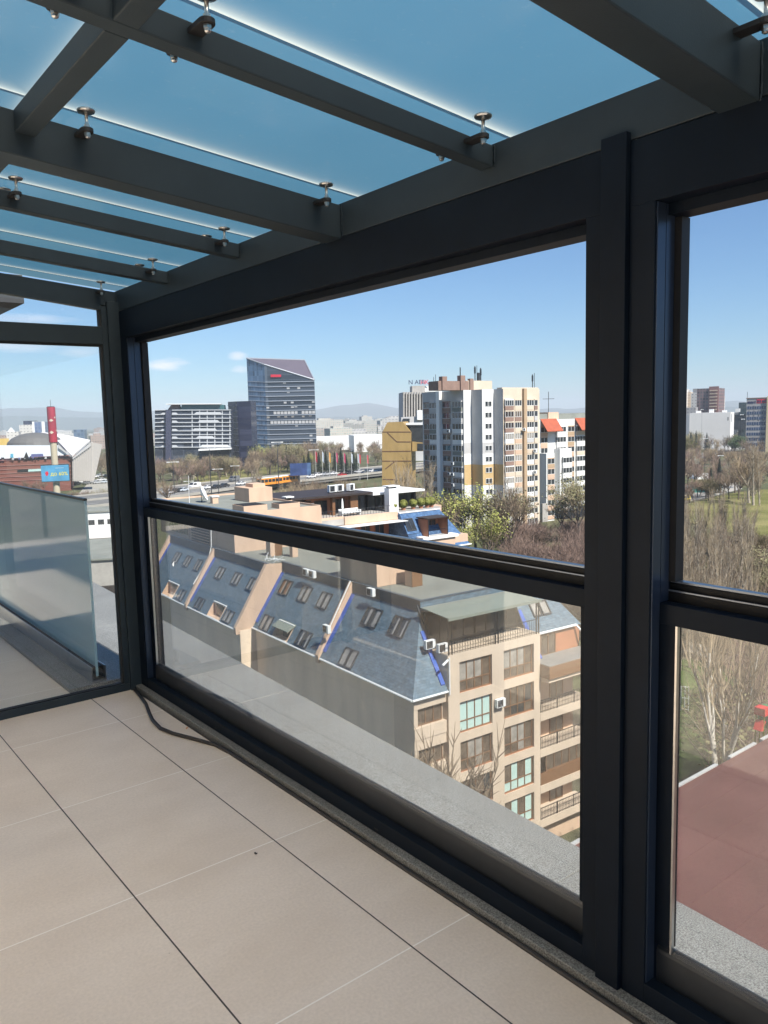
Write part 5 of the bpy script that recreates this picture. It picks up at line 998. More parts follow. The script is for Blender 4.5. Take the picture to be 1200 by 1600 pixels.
# slatted office and dark block to its right
SP_ = flat(at(268, 690, 490)); sdir = facing(315, 490, 6); SO, o6 = bld('office_building', 'long low office building with white slatted balconies and green rooftop glazing', SP_); sn = Vector((-sdir.y, sdir.x, 0))
b = MB(); W_ = onplane_poly([(264, 735), (361, 735), (361, 639.5), (264, 640)], SP_, sdir); extrude_poly(b, W_, sn * 22, o6, 0); W_ = onplane_poly([(242, 735), (266, 735), (266, 640), (242, 641)], SP_ + sn * 3, sdir); extrude_poly(b, W_, sn * 20, o6, 0); b.build('wall', grid_facade('slat_glazing', (.06, .07, .09), (.025, .032, .045), 2.2, 3.6, .12, .2), SO)
b = MB(); extrude_poly(b, onplane_poly([(258.5, 735), (268, 735), (267, 641), (259, 641)], SP_ - sn * .8, sdir), sn * 3, o6, 0); b.build('stair_tower', M('slate_tower', (.05, .055, .09), .5, 0, .1, .1), SO)
b = MB()
rows = [640.5, 647.5, 653.5, 660, 666, 673, 679, 685, 691, 698.5]
for i, v in enumerate(rows):
    for (u0, u1, off_) in ((268.5, 361, .9), (242, 258.5, -2.2)):
        extrude_poly(b, onplane_poly([(u0, v + .9), (u1, v + .5), (u1, v - .5), (u0, v - .3)], SP_ - sn * off_, sdir), sn * 1.0, o6, 0)
    if i % 2 == 1:
        s0 = 300 + 3 * (i % 5); e0 = 335 + 4 * ((i * 3) % 7); extrude_poly(b, onplane_poly([(s0, v - .4), (e0, v - .4), (e0 - 3, v - 3.6), (s0 + 4, v - 3.6)], SP_ - sn * .95, sdir), sn * .8, o6, 0); extrude_poly(b, onplane_poly([(269, v + .5), (279, v + .5), (275, v - 2.8), (269, v - 2.8)], SP_ - sn * .95, sdir), sn * .8, o6, 0); extrude_poly(b, onplane_poly([(249, v + .5), (258, v + .5), (258, v - 2.6), (254, v - 2.6)], SP_ + sn * 2, sdir), sn * .8, o6, 0)
b.build('slab_edge', M('white_slats', (.50, .52, .54), .5), SO)
b = MB()
for k in range(6): u = 299.5 + 11.8 * k; extrude_poly(b, onplane_poly([(u, 700), (u + 1.5, 700), (u + 1.3, 640), (u - .1, 640)], SP_ - sn * .5, sdir), sn * .6, o6, 0)
b.build('column', M('pale_column', (.45, .47, .48), .5), SO)
b = MB(); extrude_poly(b, onplane_poly([(282, 639.8), (351, 639.3), (350, 632.5), (284, 632)], SP_ + sn * 3, sdir), sn * 12, o6, 0); extrude_poly(b, onplane_poly([(259, 632), (345, 631.5), (345, 630.5), (259, 630.8)], SP_ + sn * 1, sdir), sn * 14, o6, 1)
extrude_poly(b, onplane_poly([(262, 640), (281, 640), (279, 632), (268, 632)], SP_ + sn * 4, sdir), sn * 8, o6, 2); b.build('rooftop_glazing', [M('green_glass', (.05, .13, .14), .1, 0, .2, .1), m_white, m_brick], SO)
b = MB(); extrude_poly(b, onplane_poly([(310, 704.5), (361, 702), (361, 700.5), (310, 702)], SP_ - sn * 9, sdir), sn * 9, o6, 0); b.build('entrance_canopy', m_white, SO)
DP = flat(at(373, 690, 520)); dd1 = facing(380, 520, 12); DB, o7 = bld('office_building', 'small dark navy glass office between the slatted office and the tower', DP)
dL, _ = hit(DP, (Vector((-dd1.y, dd1.x, 0)) * .7 - dd1 * .71).normalized(), 359); dR, _ = hit(DP, dd1, 394); dn = Vector((-dd1.y, dd1.x, 0)); m_navy = grid_facade('navy_glazing', (.016, .02, .045), (.008, .011, .03), 2.0, 3.6, .10, .2)
zt1 = zat(DP, 373, 627); b = MB(); b.prism([tuple((q - o7).xy) for q in (DP, flat(dR), flat(dR) + dn * 18, flat(dL) + dn * 12, flat(dL))], 0, zt1 + 28); b.build('wall', m_navy, DB)
b = MB()
for k in range(9):
    z = zt1 + 25.5 - 3.7 * k; nl = (flat(dL) - DP).normalized(); nn = Vector((nl.y, -nl.x, 0)); nn = nn if nn.dot(DP) < 0 else -nn; b.hexa([(*(q - o7).xy, z) for q in (DP, flat(dL), flat(dL) + nn * .4, DP + nn * .4)], [(*(q - o7).xy, z + .3) for q in (DP, flat(dL), flat(dL) + nn * .4, DP + nn * .4)])
b.build('floor_edge', M('navy_edge', (.10, .11, .18), .4), DB)

# sports arena
AP = flat(at(60, 700, 385)); ad_ = facing(60, 385, 4); AR, o8 = bld('sports_arena', 'brown brick sports arena with white mural band, dark dome and folded white roof', AP); an = Vector((-ad_.y, ad_.x, 0))
m_arena = M('arena_brick', (.20, .075, .055), .85, 0, .2, .12, stretch=(.3, .3, 6)); m_mural = M('white_mural', (.66, .70, .74), .6, 0, .05, .1)
b = MB(); extrude_poly(b, onplane_poly([(-70, 790), (112.5, 790), (112.5, 717), (-70, 724)], AP, ad_), an * 60, o8, 0); b.build('wall', m_arena, AR)
b = MB()
for k, v in enumerate((727, 733, 739, 745, 751)): extrude_poly(b, onplane_poly([(-70, v + 4.0 - .01 * k), (112, v - 3.0), (112, v - 3.6), (-70, v + 3.4)], AP - an * .25, ad_), an * .3, o8, 0)
b.build('brick_course', M('pale_course', (.34, .20, .17), .8), AR)
b = MB(); extrude_poly(b, onplane_poly([(27, 738), (72, 736), (72, 732), (27, 734.5)], AP - an * .3, ad_), an * .4, o8, 0); extrude_poly(b, onplane_poly([(44, 737), (66, 736), (66, 732.3), (44, 733.5)], AP - an * .4, ad_), an * .2, o8, 1); b.build('window', [m_dark, m_panegreen], AR)
b = MB(); extrude_poly(b, onplane_poly([(-70, 721), (106, 711), (90, 696), (-70, 696)], AP - an * 1.0, ad_), an * 3, o8, 0); b.build('mural_band', m_mural, AR)
b = MB(); mr_ = random.Random(4)
for k in range(34):
    u = mr_.uniform(-10, 104); v = 717.5 - (u + 10) * .045 + mr_.uniform(-1.0, 1.5); w = mr_.uniform(1.5, 4); h = mr_.uniform(.8, 2.2); extrude_poly(b, onplane_poly([(u, v + h), (u + w, v + h * .7), (u + w * .8, v - h), (u + w * .2, v - h * .6)], AP - an * 1.06 - an * .003 * k, ad_), an * .05, o8, mr_.choice((0, 0, 1, 2)))
extrude_poly(b, onplane_poly([(37, 716), (45, 715), (41, 706)], AP - an * 1.2, ad_), an * .1, o8, 0); extrude_poly(b, onplane_poly([(16, 715), (21, 715), (20.5, 709), (16.5, 709)], AP - an * 1.2, ad_), an * .1, o8, 3); extrude_poly(b, onplane_poly([(48, 714.5), (68, 713), (67, 709), (49, 709.5)], AP - an * 1.2, ad_), an * .1, o8, 2)
b.build('mural_pattern', [m_dark, m_panelgrey, M('mural_blue', (.10, .11, .25), .6), M('mural_cyan', (.10, .35, .5), .6)], AR)
b = MB(); c_ = hit(AP + an * 18, ad_, 56, 697)[0]; R_ = 12.6; n = 24; vs = []; fs = []
for i in range(6):
    a = i / 5 * pi / 2
    for j in range(n): q = c_ + ad_ * (R_ * cos(a) * cos(2 * pi * j / n)) + an * (R_ * cos(a) * sin(2 * pi * j / n)) + Vector((0, 0, 6.3 * sin(a))) - o8; vs.append(tuple(q))
b.add(vs, [(i * n + j, i * n + (j + 1) % n, (i + 1) * n + (j + 1) % n, (i + 1) * n + j) for i in range(5) for j in range(n)]); q = c_ - o8; b.hexa([tuple(q + ad_ * (R_ * 1.05 * cos(2 * pi * j / n)) + an * (R_ * 1.05 * sin(2 * pi * j / n)) + Vector((0, 0, -2.5))) for j in range(n)], [tuple(q + ad_ * (R_ * 1.05 * cos(2 * pi * j / n)) + an * (R_ * 1.05 * sin(2 * pi * j / n))) for j in range(n)]); b.build('dome', M('dark_zinc', (.13, .125, .12), .6), AR)
b = MB(); Wr = [hit(AP + an * s_, ad_, u, v)[0] - o8 for u, v, s_ in ((64, 677.5, 30), (100, 681.5, 34), (141, 690, 22), (113, 714.5, -3), (92, 693, 8))]; b.hexa([tuple(q) for q in Wr], [tuple(q + Vector((0, 0, .8))) for q in Wr]); b.build('folded_roof', M('white_membrane', (.72, .68, .66), .6), AR)
b = MB(); extrude_poly(b, onplane_poly([(113.5, 752), (147, 752), (160, 694.5), (142, 691), (113, 715.5)], AP - an * 3, ad_), an * 2.5, o8, 0)
b.build('pylon', M('pylon_concrete', (.42, .39, .36), .8), AR)
b = MB()
for k in range(10):
    u = 115 + 3.1 * k; vt = 715 - (u - 113) * .84; extrude_poly(b, onplane_poly([(u, 751), (u + 1.2, 751), (u + 1.2, vt), (u, vt + 1)], AP - an * 3.5, ad_), an * .5, o8, 0)
b.build('pylon_rib', M('pylon_rib', (.52, .49, .46), .8), AR)
b = MB(); extrude_poly(b, onplane_poly([(113.3, 715.6), (142, 692), (142, 697), (114, 717.5)], AP - an * 3.8, ad_), an * .6, o8, 0); extrude_poly(b, onplane_poly([(91, 694), (113, 716), (106, 710), (91, 700)], AP - an * 2.0, ad_), an * .6, o8, 0); b.build('roof_soffit', m_panelgrey, AR)

# advertising pillar and billboards
def billboard(name, lab, c, rz, w, h, pole_h, parts):
    r = thing(name, lab, 'billboard', c, rz); b = MB(); b.box(-w / 2, w / 2, -.3, .3, pole_h, pole_h + h); b.build('panel', parts['panel'], r); b = MB(); b.tube([(0, .35, 0), (0, .35, pole_h + h * .9)], parts.get('r', .4), 10); b.build('pole', parts.get('polemat', m_sash), r); return r
BPc = flat(at(84, 700, 262)); brz = -radians(18); zg = -27
ap = thing('advertising_pillar', 'tall concrete pillar with a red poster drum on top', 'pillar', (BPc.x, BPc.y, zg)); zt, zm, zb_ = zat(BPc, 82, 636), zat(BPc, 85, 691), -27
m_drum = M('red_poster_drum', (.33, .03, .05), .5, 0, .35, .28, stretch=(1, 1, .5)); m_polec = M('cream_pole', (.50, .44, .32), .7, 0, .06, .5)
b = MB(); b.tube([(0, 0, 0), (0, 0, zm + 27)], .98, 14); b.build('pole', m_polec, ap); b = MB(); b.tube([(0, 0, zm + 27), (0, 0, zt + 27)], 1.22, 18); b.build('poster_drum', m_drum, ap)
b = MB()
for k, (za_, a0, a1, hh) in enumerate(((.62, -2.2, -1.2, .9), (.70, -.9, -.5, .7), (.28, -2.3, -1.3, 1.0), (.33, -.7, -.3, .6))):
    z = zm + 27 + (zt - zm) * za_; n = 8
    pts = [(1.24 * cos(a0 + (a1 - a0) * j / n + brz), 1.24 * sin(a0 + (a1 - a0) * j / n + brz)) for j in range(n + 1)]
    for j in range(n): e_ = 1 - abs(j - 3.5) / 4.5; b.quad((*pts[j], z - hh * e_ * .5), (*pts[j + 1], z - hh * e_ * .4), (*pts[j + 1], z + hh * e_ * .6), (*pts[j], z + hh * e_ * .5))
b.build('poster_wave', m_panelcream, ap); b = MB(); b.tube([(0, 0, zt + 27), (0, 0, zt + 29.2)], .06, 5); b.tube([(0, 0, zt + 27), (0, 0, zt + 27.2)], 1.0, 12); b.build('mast', m_sash, ap)
m_bbblue = M('billboard_blue', (.07, .27, .45), .5, 0, .25, .25); q0 = BPc + (flat(EYE) - BPc).normalized() * 1.7
za_, zc_ = zat(q0, 84, 752), zat(q0, 84, 727); bb = thing('billboard', 'blue advertising billboard with yellow lettering fixed to the concrete pillar', 'billboard', (q0.x, q0.y, zc_)); bb.rotation_euler = (0, 0, brz); hh = za_ - zc_
b = MB(); b.box(-4.0, 3.8, -.25, .25, hh, 0); b.build('panel', m_bbblue, bb, .05)
b = MB(); b.box(-4.1, 3.9, -.2, .3, -.02, .15); b.box(-4.1, 3.9, -.2, .3, hh - .15, hh); b.box(3.8, 4.0, -.2, .3, hh, 0); b.build('edging', m_sash, bb)
lettering('до 60%', 1.55, M('sign_yellow', (.75, .62, .02), .5), bb, (1.0, -.27, hh * .55), 0, 'lettering', .02); lettering('--------', .9, m_white2, bb, (1.2, -.27, hh * .16), 0, 'small_print', .01)
b = MB(); [b.hexa([(-2.6 + .35 * cos(a) + .1 * k, -.262 - .002 * k, hh * .5 + .8 * sin(a + k)) for a in (0, 1.6, 3.1, 4.7)], [(-2.6 + .35 * cos(a) + .1 * k, -.258 - .002 * k, hh * .5 + .8 * sin(a + k)) for a in (0, 1.6, 3.1, 4.7)]) for k in range(4)]; b.build('emblem', m_signred, bb)
BB2 = flat(at(466, 720, 338)); z_ = zat(BB2, 466, 743); r = billboard('billboard', 'dark blue billboard on a tall grey pole beside the orange trams', (BB2.x, BB2.y, -28), -radians(33), 7.2, 5.2, z_ + 28, dict(panel=M('billboard_navy', (.035, .06, .16), .4, 0, .5, .3), r=.45))
b = MB(); b.hexa([(2.2, -.32, z_ + 28.05), (5.2, 1.6, z_ + 28.05), (5.2, 2.0, z_ + 28.05), (2.2, .1, z_ + 28.05)], [(2.2, -.32, z_ + 33.2), (5.2, 1.6, z_ + 33.2), (5.2, 2.0, z_ + 33.2), (2.2, .1, z_ + 33.2)]); b.build('side_panel', M('billboard_mid', (.06, .11, .22), .4, 0, .4, .3), r)
# flags
fm = [M('flag_' + n, c, .7) for n, c in (('red', (.45, .03, .05)), ('pale', (.45, .5, .55)), ('amber', (.65, .32, .05)), ('magenta', (.42, .03, .10)))]
fp = thing('flagpole', 'x', 'flagpole'); b = MB(); b.tube([(0, 0, 0), (0, 0, 11)], [.11, .06], 6); b.build('pole', m_white2, fp)
b = MB(); nn = 8
for k in range(nn): a, c = k / nn, (k + 1) / nn; b.quad((.08 + .9 * a, .18 * sin(5 * a), 7.4 - .9 * a), (.08 + .9 * c, .18 * sin(5 * c), 7.4 - .9 * c), (.08 + .9 * c, .18 * sin(5 * c), 10.8 - .6 * c), (.08 + .9 * a, .18 * sin(5 * a), 10.8 - .6 * a))
fl = b.build('flag', fm[0], fp); fl.material_slots[0].link = 'OBJECT'
for i, (u, vb, c, nm) in enumerate(((494, 741, 0, 'limp red flag on a white pole, leftmost of the row by the highway'), (504.5, 740, 1, 'pale flag on a white pole second in the row'), (515, 740, 2, 'amber flag on a white pole in front of the conifers'), (526, 739, 3, 'crimson flag right of the amber flag'), (538, 738, 3, 'crimson flag in the middle of the row of poles'), (549.5, 737, 1, 'pale flag right of the crimson flags'), (559.5, 736, 1, 'pale flag by the gap in the conifers'), (562, 735, 0, 'red flag second from the right end of the row'), (574, 735, 0, 'red flag at the right end of the row'))):
    r = fp if i == 0 else copy_tree(fp); q = gnd(u, vb); D = sqrt(q.x ** 2 + q.y ** 2); q = at(u, vb, 375); r.location = (q.x, q.y, -27); top = zat(q, u, 704 + i * .6); r.scale = (.75, .9, (top + 27) / 11); r.rotation_euler = (0, 0, -.6 + .1 * i)
    for ch in r.children:
        if ch.name.startswith('flag'): ch.material_slots[0].link = 'OBJECT'; ch.material_slots[0].material = fm[c]
    tag(r, nm, 'flag', 'flags on poles by the highway')
# street lamps
lp = thing('street_lamp', 'x', 'street lamp'); b = MB(); b.tube([(0, 0, 0), (0, 0, 12)], [.16, .09], 6); b.build('pole', m_sash, lp); b = MB(); b.tube([(-1.4, 0, 12), (1.4, 0, 12)], .07, 5); b.box(-1.9, -1.0, -.18, .18, 11.9, 12.1); b.box(1.0, 1.9, -.18, .18, 11.9, 12.1); b.build('lamp_head', m_white2, lp)
for i, (u, vt, D, nm) in enumerate(((327, 702, 275, 'tall twin-armed street lamp standing in front of the slatted office'), (433, 691, 330, 'tall twin-armed street lamp in front of the glass tower'), (490, 703, 372, 'twin-armed street lamp beside the leftmost flag'), (295, 752, 262, 'short lamp post at the highway edge near the white van'), (1097, 640, 560, 'lamp post before the white hall'), (1126, 712, 270, 'curved lamp post beside the dark conifer in the park'), (1159, 648, 470, 'lamp post left of the office with the red sign'), (1102, 685, 330, 'green lamp post above the parked blue cars'), (1161, 655, 430, 'thin lamp post in front of the trees left of the office'), (340, 733, 290, 'lamp post at the right of the twin lamp on the highway'), (367, 728, 320, 'thin lamp post over the grassy strip'), (270, 722, 310, 'thin lamp post above the silver car'))):
    r = lp if i == 0 else copy_tree(lp); q = at(u, vt, D); zg_ = -27; r.location = (q.x, q.y, zg_); sc = (q.z - zg_) / 12; r.scale = (min(1.3, max(.7, sc)) if u < 700 else .45, 1, sc); r.rotation_euler = (0, 0, -.55 if u < 700 else -1.0); tag(r, nm, 'street lamp', 'street lamps')

# ================================================================== RIGHT-HAND SIDE OF THE CITY
def slab(name, lab, u0, u1, vt, D, depth, mats, turn=0, cat='building', zb=-28, extra=None, u_mid=None):
    P = flat(at(u0, 680, D)); d = facing((u0 + u1) / 2, D, turn); n = Vector((-d.y, d.x, 0)); Q, a = hit(P, d, u1); z = zat(P, u0, vt) if True else 0
    r = thing(name, lab, cat, (P.x, P.y, zb), atan2(d.y, d.x)); b = MB(); b.box(0, a, 0, depth, 0, z - zb); b.build('wall', mats[0], r); return r, a, z - zb
m_f_white = grid_facade('white_tower_facade', (.60, .57, .53), (.16, .15, .15), 3.2, 3.0, 1.05, .8)
m_f_cream = grid_facade('cream_tower_facade', (.58, .46, .34), (.18, .16, .15), 3.0, 3.0, .95, .8)
m_f_brown = grid_facade('brown_tower_facade', (.20, .13, .13), (.05, .045, .05), 2.6, 3.0, .55, .8)
m_f_grey = grid_facade('grey_block_facade', (.34, .33, .33), (.10, .10, .11), 3.0, 3.0, .9, .8)
r, a, h = slab('apartment_tower', 'white high-rise at the far left of the right-hand skyline', 1050, 1068, 609, 900, 20, [m_f_white], 15)
b = MB(); b.box(2, a - 1, 2, 12, h, h + 2.5); b.build('roof_housing', m_panelgrey, r)
r, a, h = slab('apartment_tower', 'cream high-rise second from the left on the right-hand skyline', 1068.5, 1078, 613, 910, 18, [m_f_cream], 10); b = MB(); b.box(1, a - 1, 2, 10, h, h + 2); b.build('roof_housing', m_panelgrey, r)
r, a, h = slab('apartment_tower', 'pale high-rise just left of the dark brown tower', 1078.5, 1088, 614.5, 880, 18, [m_f_white], 12); b = MB(); b.box(1.5, a - .2, 1, 12, h, h + 4.5); b.build('roof_housing', m_f_grey, r)
r, a, h = slab('apartment_tower', 'dark brown high-rise on the right-hand skyline', 1087.5, 1120.5, 607.5, 800, 24, [m_f_brown], 14)
b = MB(); b.box(a * .58, a + .6, -1.2, 0, 0, h + 1.5, 0)
for k in range(int(h / 2.9)): b.box(a * .62, a * .97, -2.0, -1.2, 1 + 2.9 * k, 1.9 + 2.9 * k, 1)
b.build('balcony', [M('redbrown_facade', (.25, .13, .12), .8), m_f_cream], r)
r, a, h = slab('apartment_tower', 'slim pale high-rise right of the dark brown tower', 1121.5, 1127.5, 619, 950, 14, [m_f_white], 10)
r, a, h = slab('low_block', 'grey low block in front of the cream high-rises', 1066, 1086, 637, 780, 14, [m_f_grey], 8)
r, a, h = slab('warehouse', 'long plain white hall below the brown tower', 1077, 1140.5, 645.5, 640, 30, [M('white_hall_wall', (.72, .70, .67), .8, 0, .04, .1)], 6)
b = MB(); [b.box(4 + 9 * k, 7 + 9 * k, 4, 8, h, h + 1.5 + (k % 2)) for k in range(4)]; b.build('roof_vent', m_white, r); b = MB(); b.box(-10.5, 0, -.5, 20, 0, h - 1.2); b.build('side_wing', M('grey_hall_wall', (.30, .32, .35), .8), r); b = MB(); b.box(a * .93, a * .95, -.05, 0, h - 6, h - 3.5); b.build('window', m_dark, r)
# office with the red sign
P = flat(at(1165, 680, 590)); d = facing(1182, 590, 4); n = Vector((-d.y, d.x, 0)); OR = thing('office_building', 'blue-grey office block with a red rooftop sign at the right photo edge', 'building', (P.x, P.y, -28), atan2(d.y, d.x)); a = hit(P, d, 1196.5)[1]; h = zat(P, 1165, 623) + 28
b = MB(); b.box(0, a, 0, 16, 0, h, 0); b.build('wall', m_f_grey, OR); b = MB(); b.box(a, a + 3.4, -1.5, 17, 0, h + 1.2); b.build('stair_tower', M('pale_yellow_wall', (.60, .50, .30), .8), OR)
for k in range(9):
    b = MB(); z = h - 7.2 - 3.5 * k; b.box(.4, a - .4, -.08, 0, z, z + 2.0, 0)
    for j in range(9): b.box(.4 + (a - .8) * j / 8 - .06, .4 + (a - .8) * j / 8 + .06, -.14, -.08, z, z + 2.0, 1)
    b.build('window_band', [M('blue_pane', (.03, .06, .13), .1, 0, .4, .15, spec=.8) if k == 0 else bpy.data.materials['blue_pane'], m_panelgrey], OR)
b = MB(); b.box(-.3, a + .3, -.3, 16, h, h + .5); b.build('roof_edge', m_brick, OR); b = MB(); b.tube([(.3, 1, h), (.3, 1, h + 4.5)], .15, 5); b.build('mast', m_sash, OR)
b = MB(); b.box(a * .50, a * .97, -.12, -.02, h - 3.3, h - .5); b.build('sign_panel', m_signred, OR)
b = MB()
for k in range(5): b.box(a * (.05 + .062 * k), a * (.05 + .062 * k + .052), -.16, -.02, h - 3.3, h - 2.0 + .12 * (k % 2))
b.box(a * .40, a * .45, -.16, -.02, h - 3.2, h - 1.6)
for k in range(4): b.box(a * (.53 + .105 * k + .02 * (k > 1)), a * (.53 + .105 * k + .02 * (k > 1) + .075), -.2, -.125, h - 2.8, h - 1.3)
b.build('sign_letters', m_signdk, OR)
r, a, h = slab('office_building', 'dark teal glass office peeking out left of the office with the red sign', 1153, 1168, 629, 720, 20, [grid_facade('teal_glazing', (.05, .08, .09), (.015, .03, .035), 2.5, 3.5, .3, .2)], 10)
b = MB(); b.box(-14, a + 2, -8, -2, h - 22, h - 10.5); b.box(-15, a + 3, -9, -1, h - 10.5, h - 9.6); b.build('podium', [m_pane], r)
# small houses and vehicles along the park
def house(u, v, w, dp, hh, rz, wm, rm, lab):
    q = gnd(u, v); r = thing('house', lab, 'house', q, rz); b = MB(); b.box(-w / 2, w / 2, -dp / 2, dp / 2, -.5, hh); b.build('wall', wm, r)
    b = MB(); o_ = .4; b.hexa([(-w / 2 - o_, -dp / 2 - o_, hh), (w / 2 + o_, -dp / 2 - o_, hh), (w / 2 + o_, 0, hh + dp * .3), (-w / 2 - o_, 0, hh + dp * .3)], [(-w / 2 - o_, -dp / 2 - o_, hh + .15), (w / 2 + o_, -dp / 2 - o_, hh + .15), (w / 2 + o_, 0, hh + dp * .3 + .15), (-w / 2 - o_, 0, hh + dp * .3 + .15)])
    b.hexa([(-w / 2 - o_, 0, hh + dp * .3), (w / 2 + o_, 0, hh + dp * .3), (w / 2 + o_, dp / 2 + o_, hh), (-w / 2 - o_, dp / 2 + o_, hh)], [(-w / 2 - o_, 0, hh + dp * .3 + .15), (w / 2 + o_, 0, hh + dp * .3 + .15), (w / 2 + o_, dp / 2 + o_, hh + .15), (-w / 2 - o_, dp / 2 + o_, hh + .15)])
    rf = b.build('roof', rm, r); b = MB(); b.box(w * .2, w * .2 + .8, .2, 1.0, hh, hh + dp * .3 + 1.6); b.build('chimney', m_white, rf)
    b = MB(); [b.box(x, x + 1.2, -dp / 2 - .03, -dp / 2, hh * .35, hh * .75) for x in (-w * .35, w * .1)]; b.build('window', m_pane, r); return r
rt = bpy.data.materials['red_tiles']
house(1062, 742, 8, 7, 3.4, -.5, m_cream, m_roofgrey, 'small cream house with a grey roof at the left edge of the right window'); house(1079, 735, 9, 7, 3.2, -.6, m_brick, m_roofgrey, 'brick house with dark roof and white chimneys above the white tent'); house(1066, 728, 7, 6, 3, -.4, m_white, rt, 'white shed with a red roof beside the brick house')
house(1060, 702, 9, 7, 4, -.5, m_panelgrey, m_white, 'grey house with white roof left of the cream garages'); house(1077, 697, 9, 7, 4, -.5, m_panelcream, m_white, 'cream house with a white roof under the red roofed house'); house(1098, 691, 10, 7, 4, -.5, m_cream, rt, 'red roofed house with two white chimneys'); house(1115, 690, 10, 7, 4, -.6, m_panelgrey, m_roofgrey, 'grey house right of the red roofed house'); house(1080, 686, 8, 7, 5.5, -.4, m_white, m_white, 'tall white house behind the red roofed one'); house(1162, 684, 12, 8, 4.5, -.7, m_panelcream, m_white, 'cream house in front of the office with the red sign')
b = MB()
def tent(u, v, w, mat, lab, nm='tent'):
    q = gnd(u, v); b = MB(); n = 10; P_ = [(w / 2 * cos(pi * k / n), w * .38 * sin(pi * k / n)) for k in range(n + 1)]; b.hexa([(x, -w * .4, z) for x, z in P_][::-1], [(x, w * .4, z) for x, z in P_][::-1]); o = b.build(nm, mat); o.location = q; o.rotation_euler = (0, 0, -.5); tag(o, lab, nm)
m_teal = M('teal_tarp', (.02, .17, .15), .6); tent(1083, 769, 6, m_teal, 'left teal covered shelter by the park path'); tent(1097, 768, 4.6, m_teal, 'right teal covered shelter by the park path'); tent(1095, 748, 7, m_white, 'white domed tent among the park trees')
def sedan(u, v, rz, c, lab, kind='car'): q = gnd(u, v); car((q.x, q.y, q.z + .08), rz, c, lab, kind, 'cars parked around the park', 1.15)
sedan(1073, 783, .6, 'yellow', 'yellow vehicle by the end of the park path'); sedan(1154, 747, .4, 'blue', 'blue van with white roof parked behind the lawn', 'van'); sedan(1106, 705, .5, 'blue', 'dark blue car on the slope road, left of the pair'); sedan(1113, 703, .5, 'pale', 'pale blue car on the slope road, right of the pair'); sedan(1190, 751, .3, 'grey', 'grey car at the right end behind the lawn'); sedan(1183, 750, .3, 'dark', 'dark car second from the right behind the lawn'); sedan(1137, 678, .4, 'blue', 'blue lorry-like van on the road below the hall', 'van'); sedan(1128, 683, .4, 'white', 'white car in front of the blue van below the hall'); sedan(1120, 684, .4, 'silver', 'silver car second left of the blue van below the hall'); sedan(1064, 690, .4, 'white', 'white van beside the grey house with white roof', 'van'); sedan(1172, 682, .4, 'white', 'white van below the office sign', 'van')
for u, v, c, lab in ((172, 983, 'dark', 'dark car in the street below the terrace edge, uppermost'), (178, 990, 'silver', 'silver car in the street below the terrace edge'), (186, 997, 'blue', 'blue car in the street below the terrace edge'), (178, 1004, 'blue', 'second blue car lowest in the street below'), (190, 980, 'silver', 'silver car behind the bare street tree')):
    sedan(u, v, -.4, c, lab)
for i, (u, v, c) in enumerate(((104, 757, 'white'), (112, 756, 'silver'), (120, 758, 'dark'), (128, 755, 'white'), (136, 757, 'grey'), (145, 754, 'white'), (152, 756, 'silver'), (159, 752, 'white'), (165, 755, 'pale'), (147, 747, 'white'), (157, 745, 'silver'), (168, 746, 'dark'))):
    q = gnd(u, v); car((q.x, q.y, q.z + .08), .3 + (i % 3) * .2, c, 'small pale car parked in front of the arena pylon' if c in ('white', 'silver', 'pale') else 'small dark car parked in front of the arena pylon', 'car', 'pale cars parked by the arena' if c in ('white', 'silver', 'pale') else 'dark cars parked by the arena', 1.2)
# playground piece behind the red roof
q = at(1190, 1128, 62); pg0 = thing('playground_tower', 'red and green playground frame behind the red roof edge', 'playground', (q.x, q.y, ground(q.x, q.y))); zt_ = at(1192, 1105, 62).z - ground(q.x, q.y)
b = MB(); [b.tube([(x, y, 0), (x, y, zt_)], .05, 5) for x in (-.25, .4) for y in (-.3, .3)]; b.build('post', m_yel, pg0); b = MB(); b.hexa([(-.36, -.4, zt_ - .55), (.42, -.4, zt_ - .55), (.42, .4, zt_ - .55), (-.36, .4, zt_ - .55)], [(-.36, -.4, zt_), (.42, -.4, zt_), (.42, .4, zt_), (-.36, .4, zt_)]); b.build('roof', M('playground_red', (.55, .03, .03), .5), pg0)
b = MB(); b.hexa([(-.62, -.3, zt_ - 1.6), (-.3, -.3, zt_ - 1.65), (.05, -.3, zt_ - 1.0), (-.3, -.3, zt_ - .95)], [(-.62, .3, zt_ - 1.6), (-.3, .3, zt_ - 1.65), (.05, .3, zt_ - 1.0), (-.3, .3, zt_ - .95)]); b.build('slide', bpy.data.materials['playground_red'], pg0); b = MB(); b.box(.45, 1.3, -.5, .5, zt_ - 1.7, zt_ - .2); b.build('panel', M('playground_green', (.04, .20, .08), .5), pg0)
b = MB()
for k in range(5): q = at(1052 + 6 * k, 1086 - 1.2 * k, 92); zg_ = ground(q.x, q.y); b.tube([(q.x, q.y, zg_), (q.x, q.y, zg_ + 3)], .05, 4)
q0, q1 = at(1052, 1086, 92), at(1076, 1081, 92)
for z in (.3, 1.6, 2.9): b.tube([(*q0.xy, ground(*q0.xy) + z), (*q1.xy, ground(*q1.xy) + z)], .03, 4)
tag(b.build('wire_fence', m_white2), 'thin pale wire fence on the lawn beyond the red roof', 'fence')

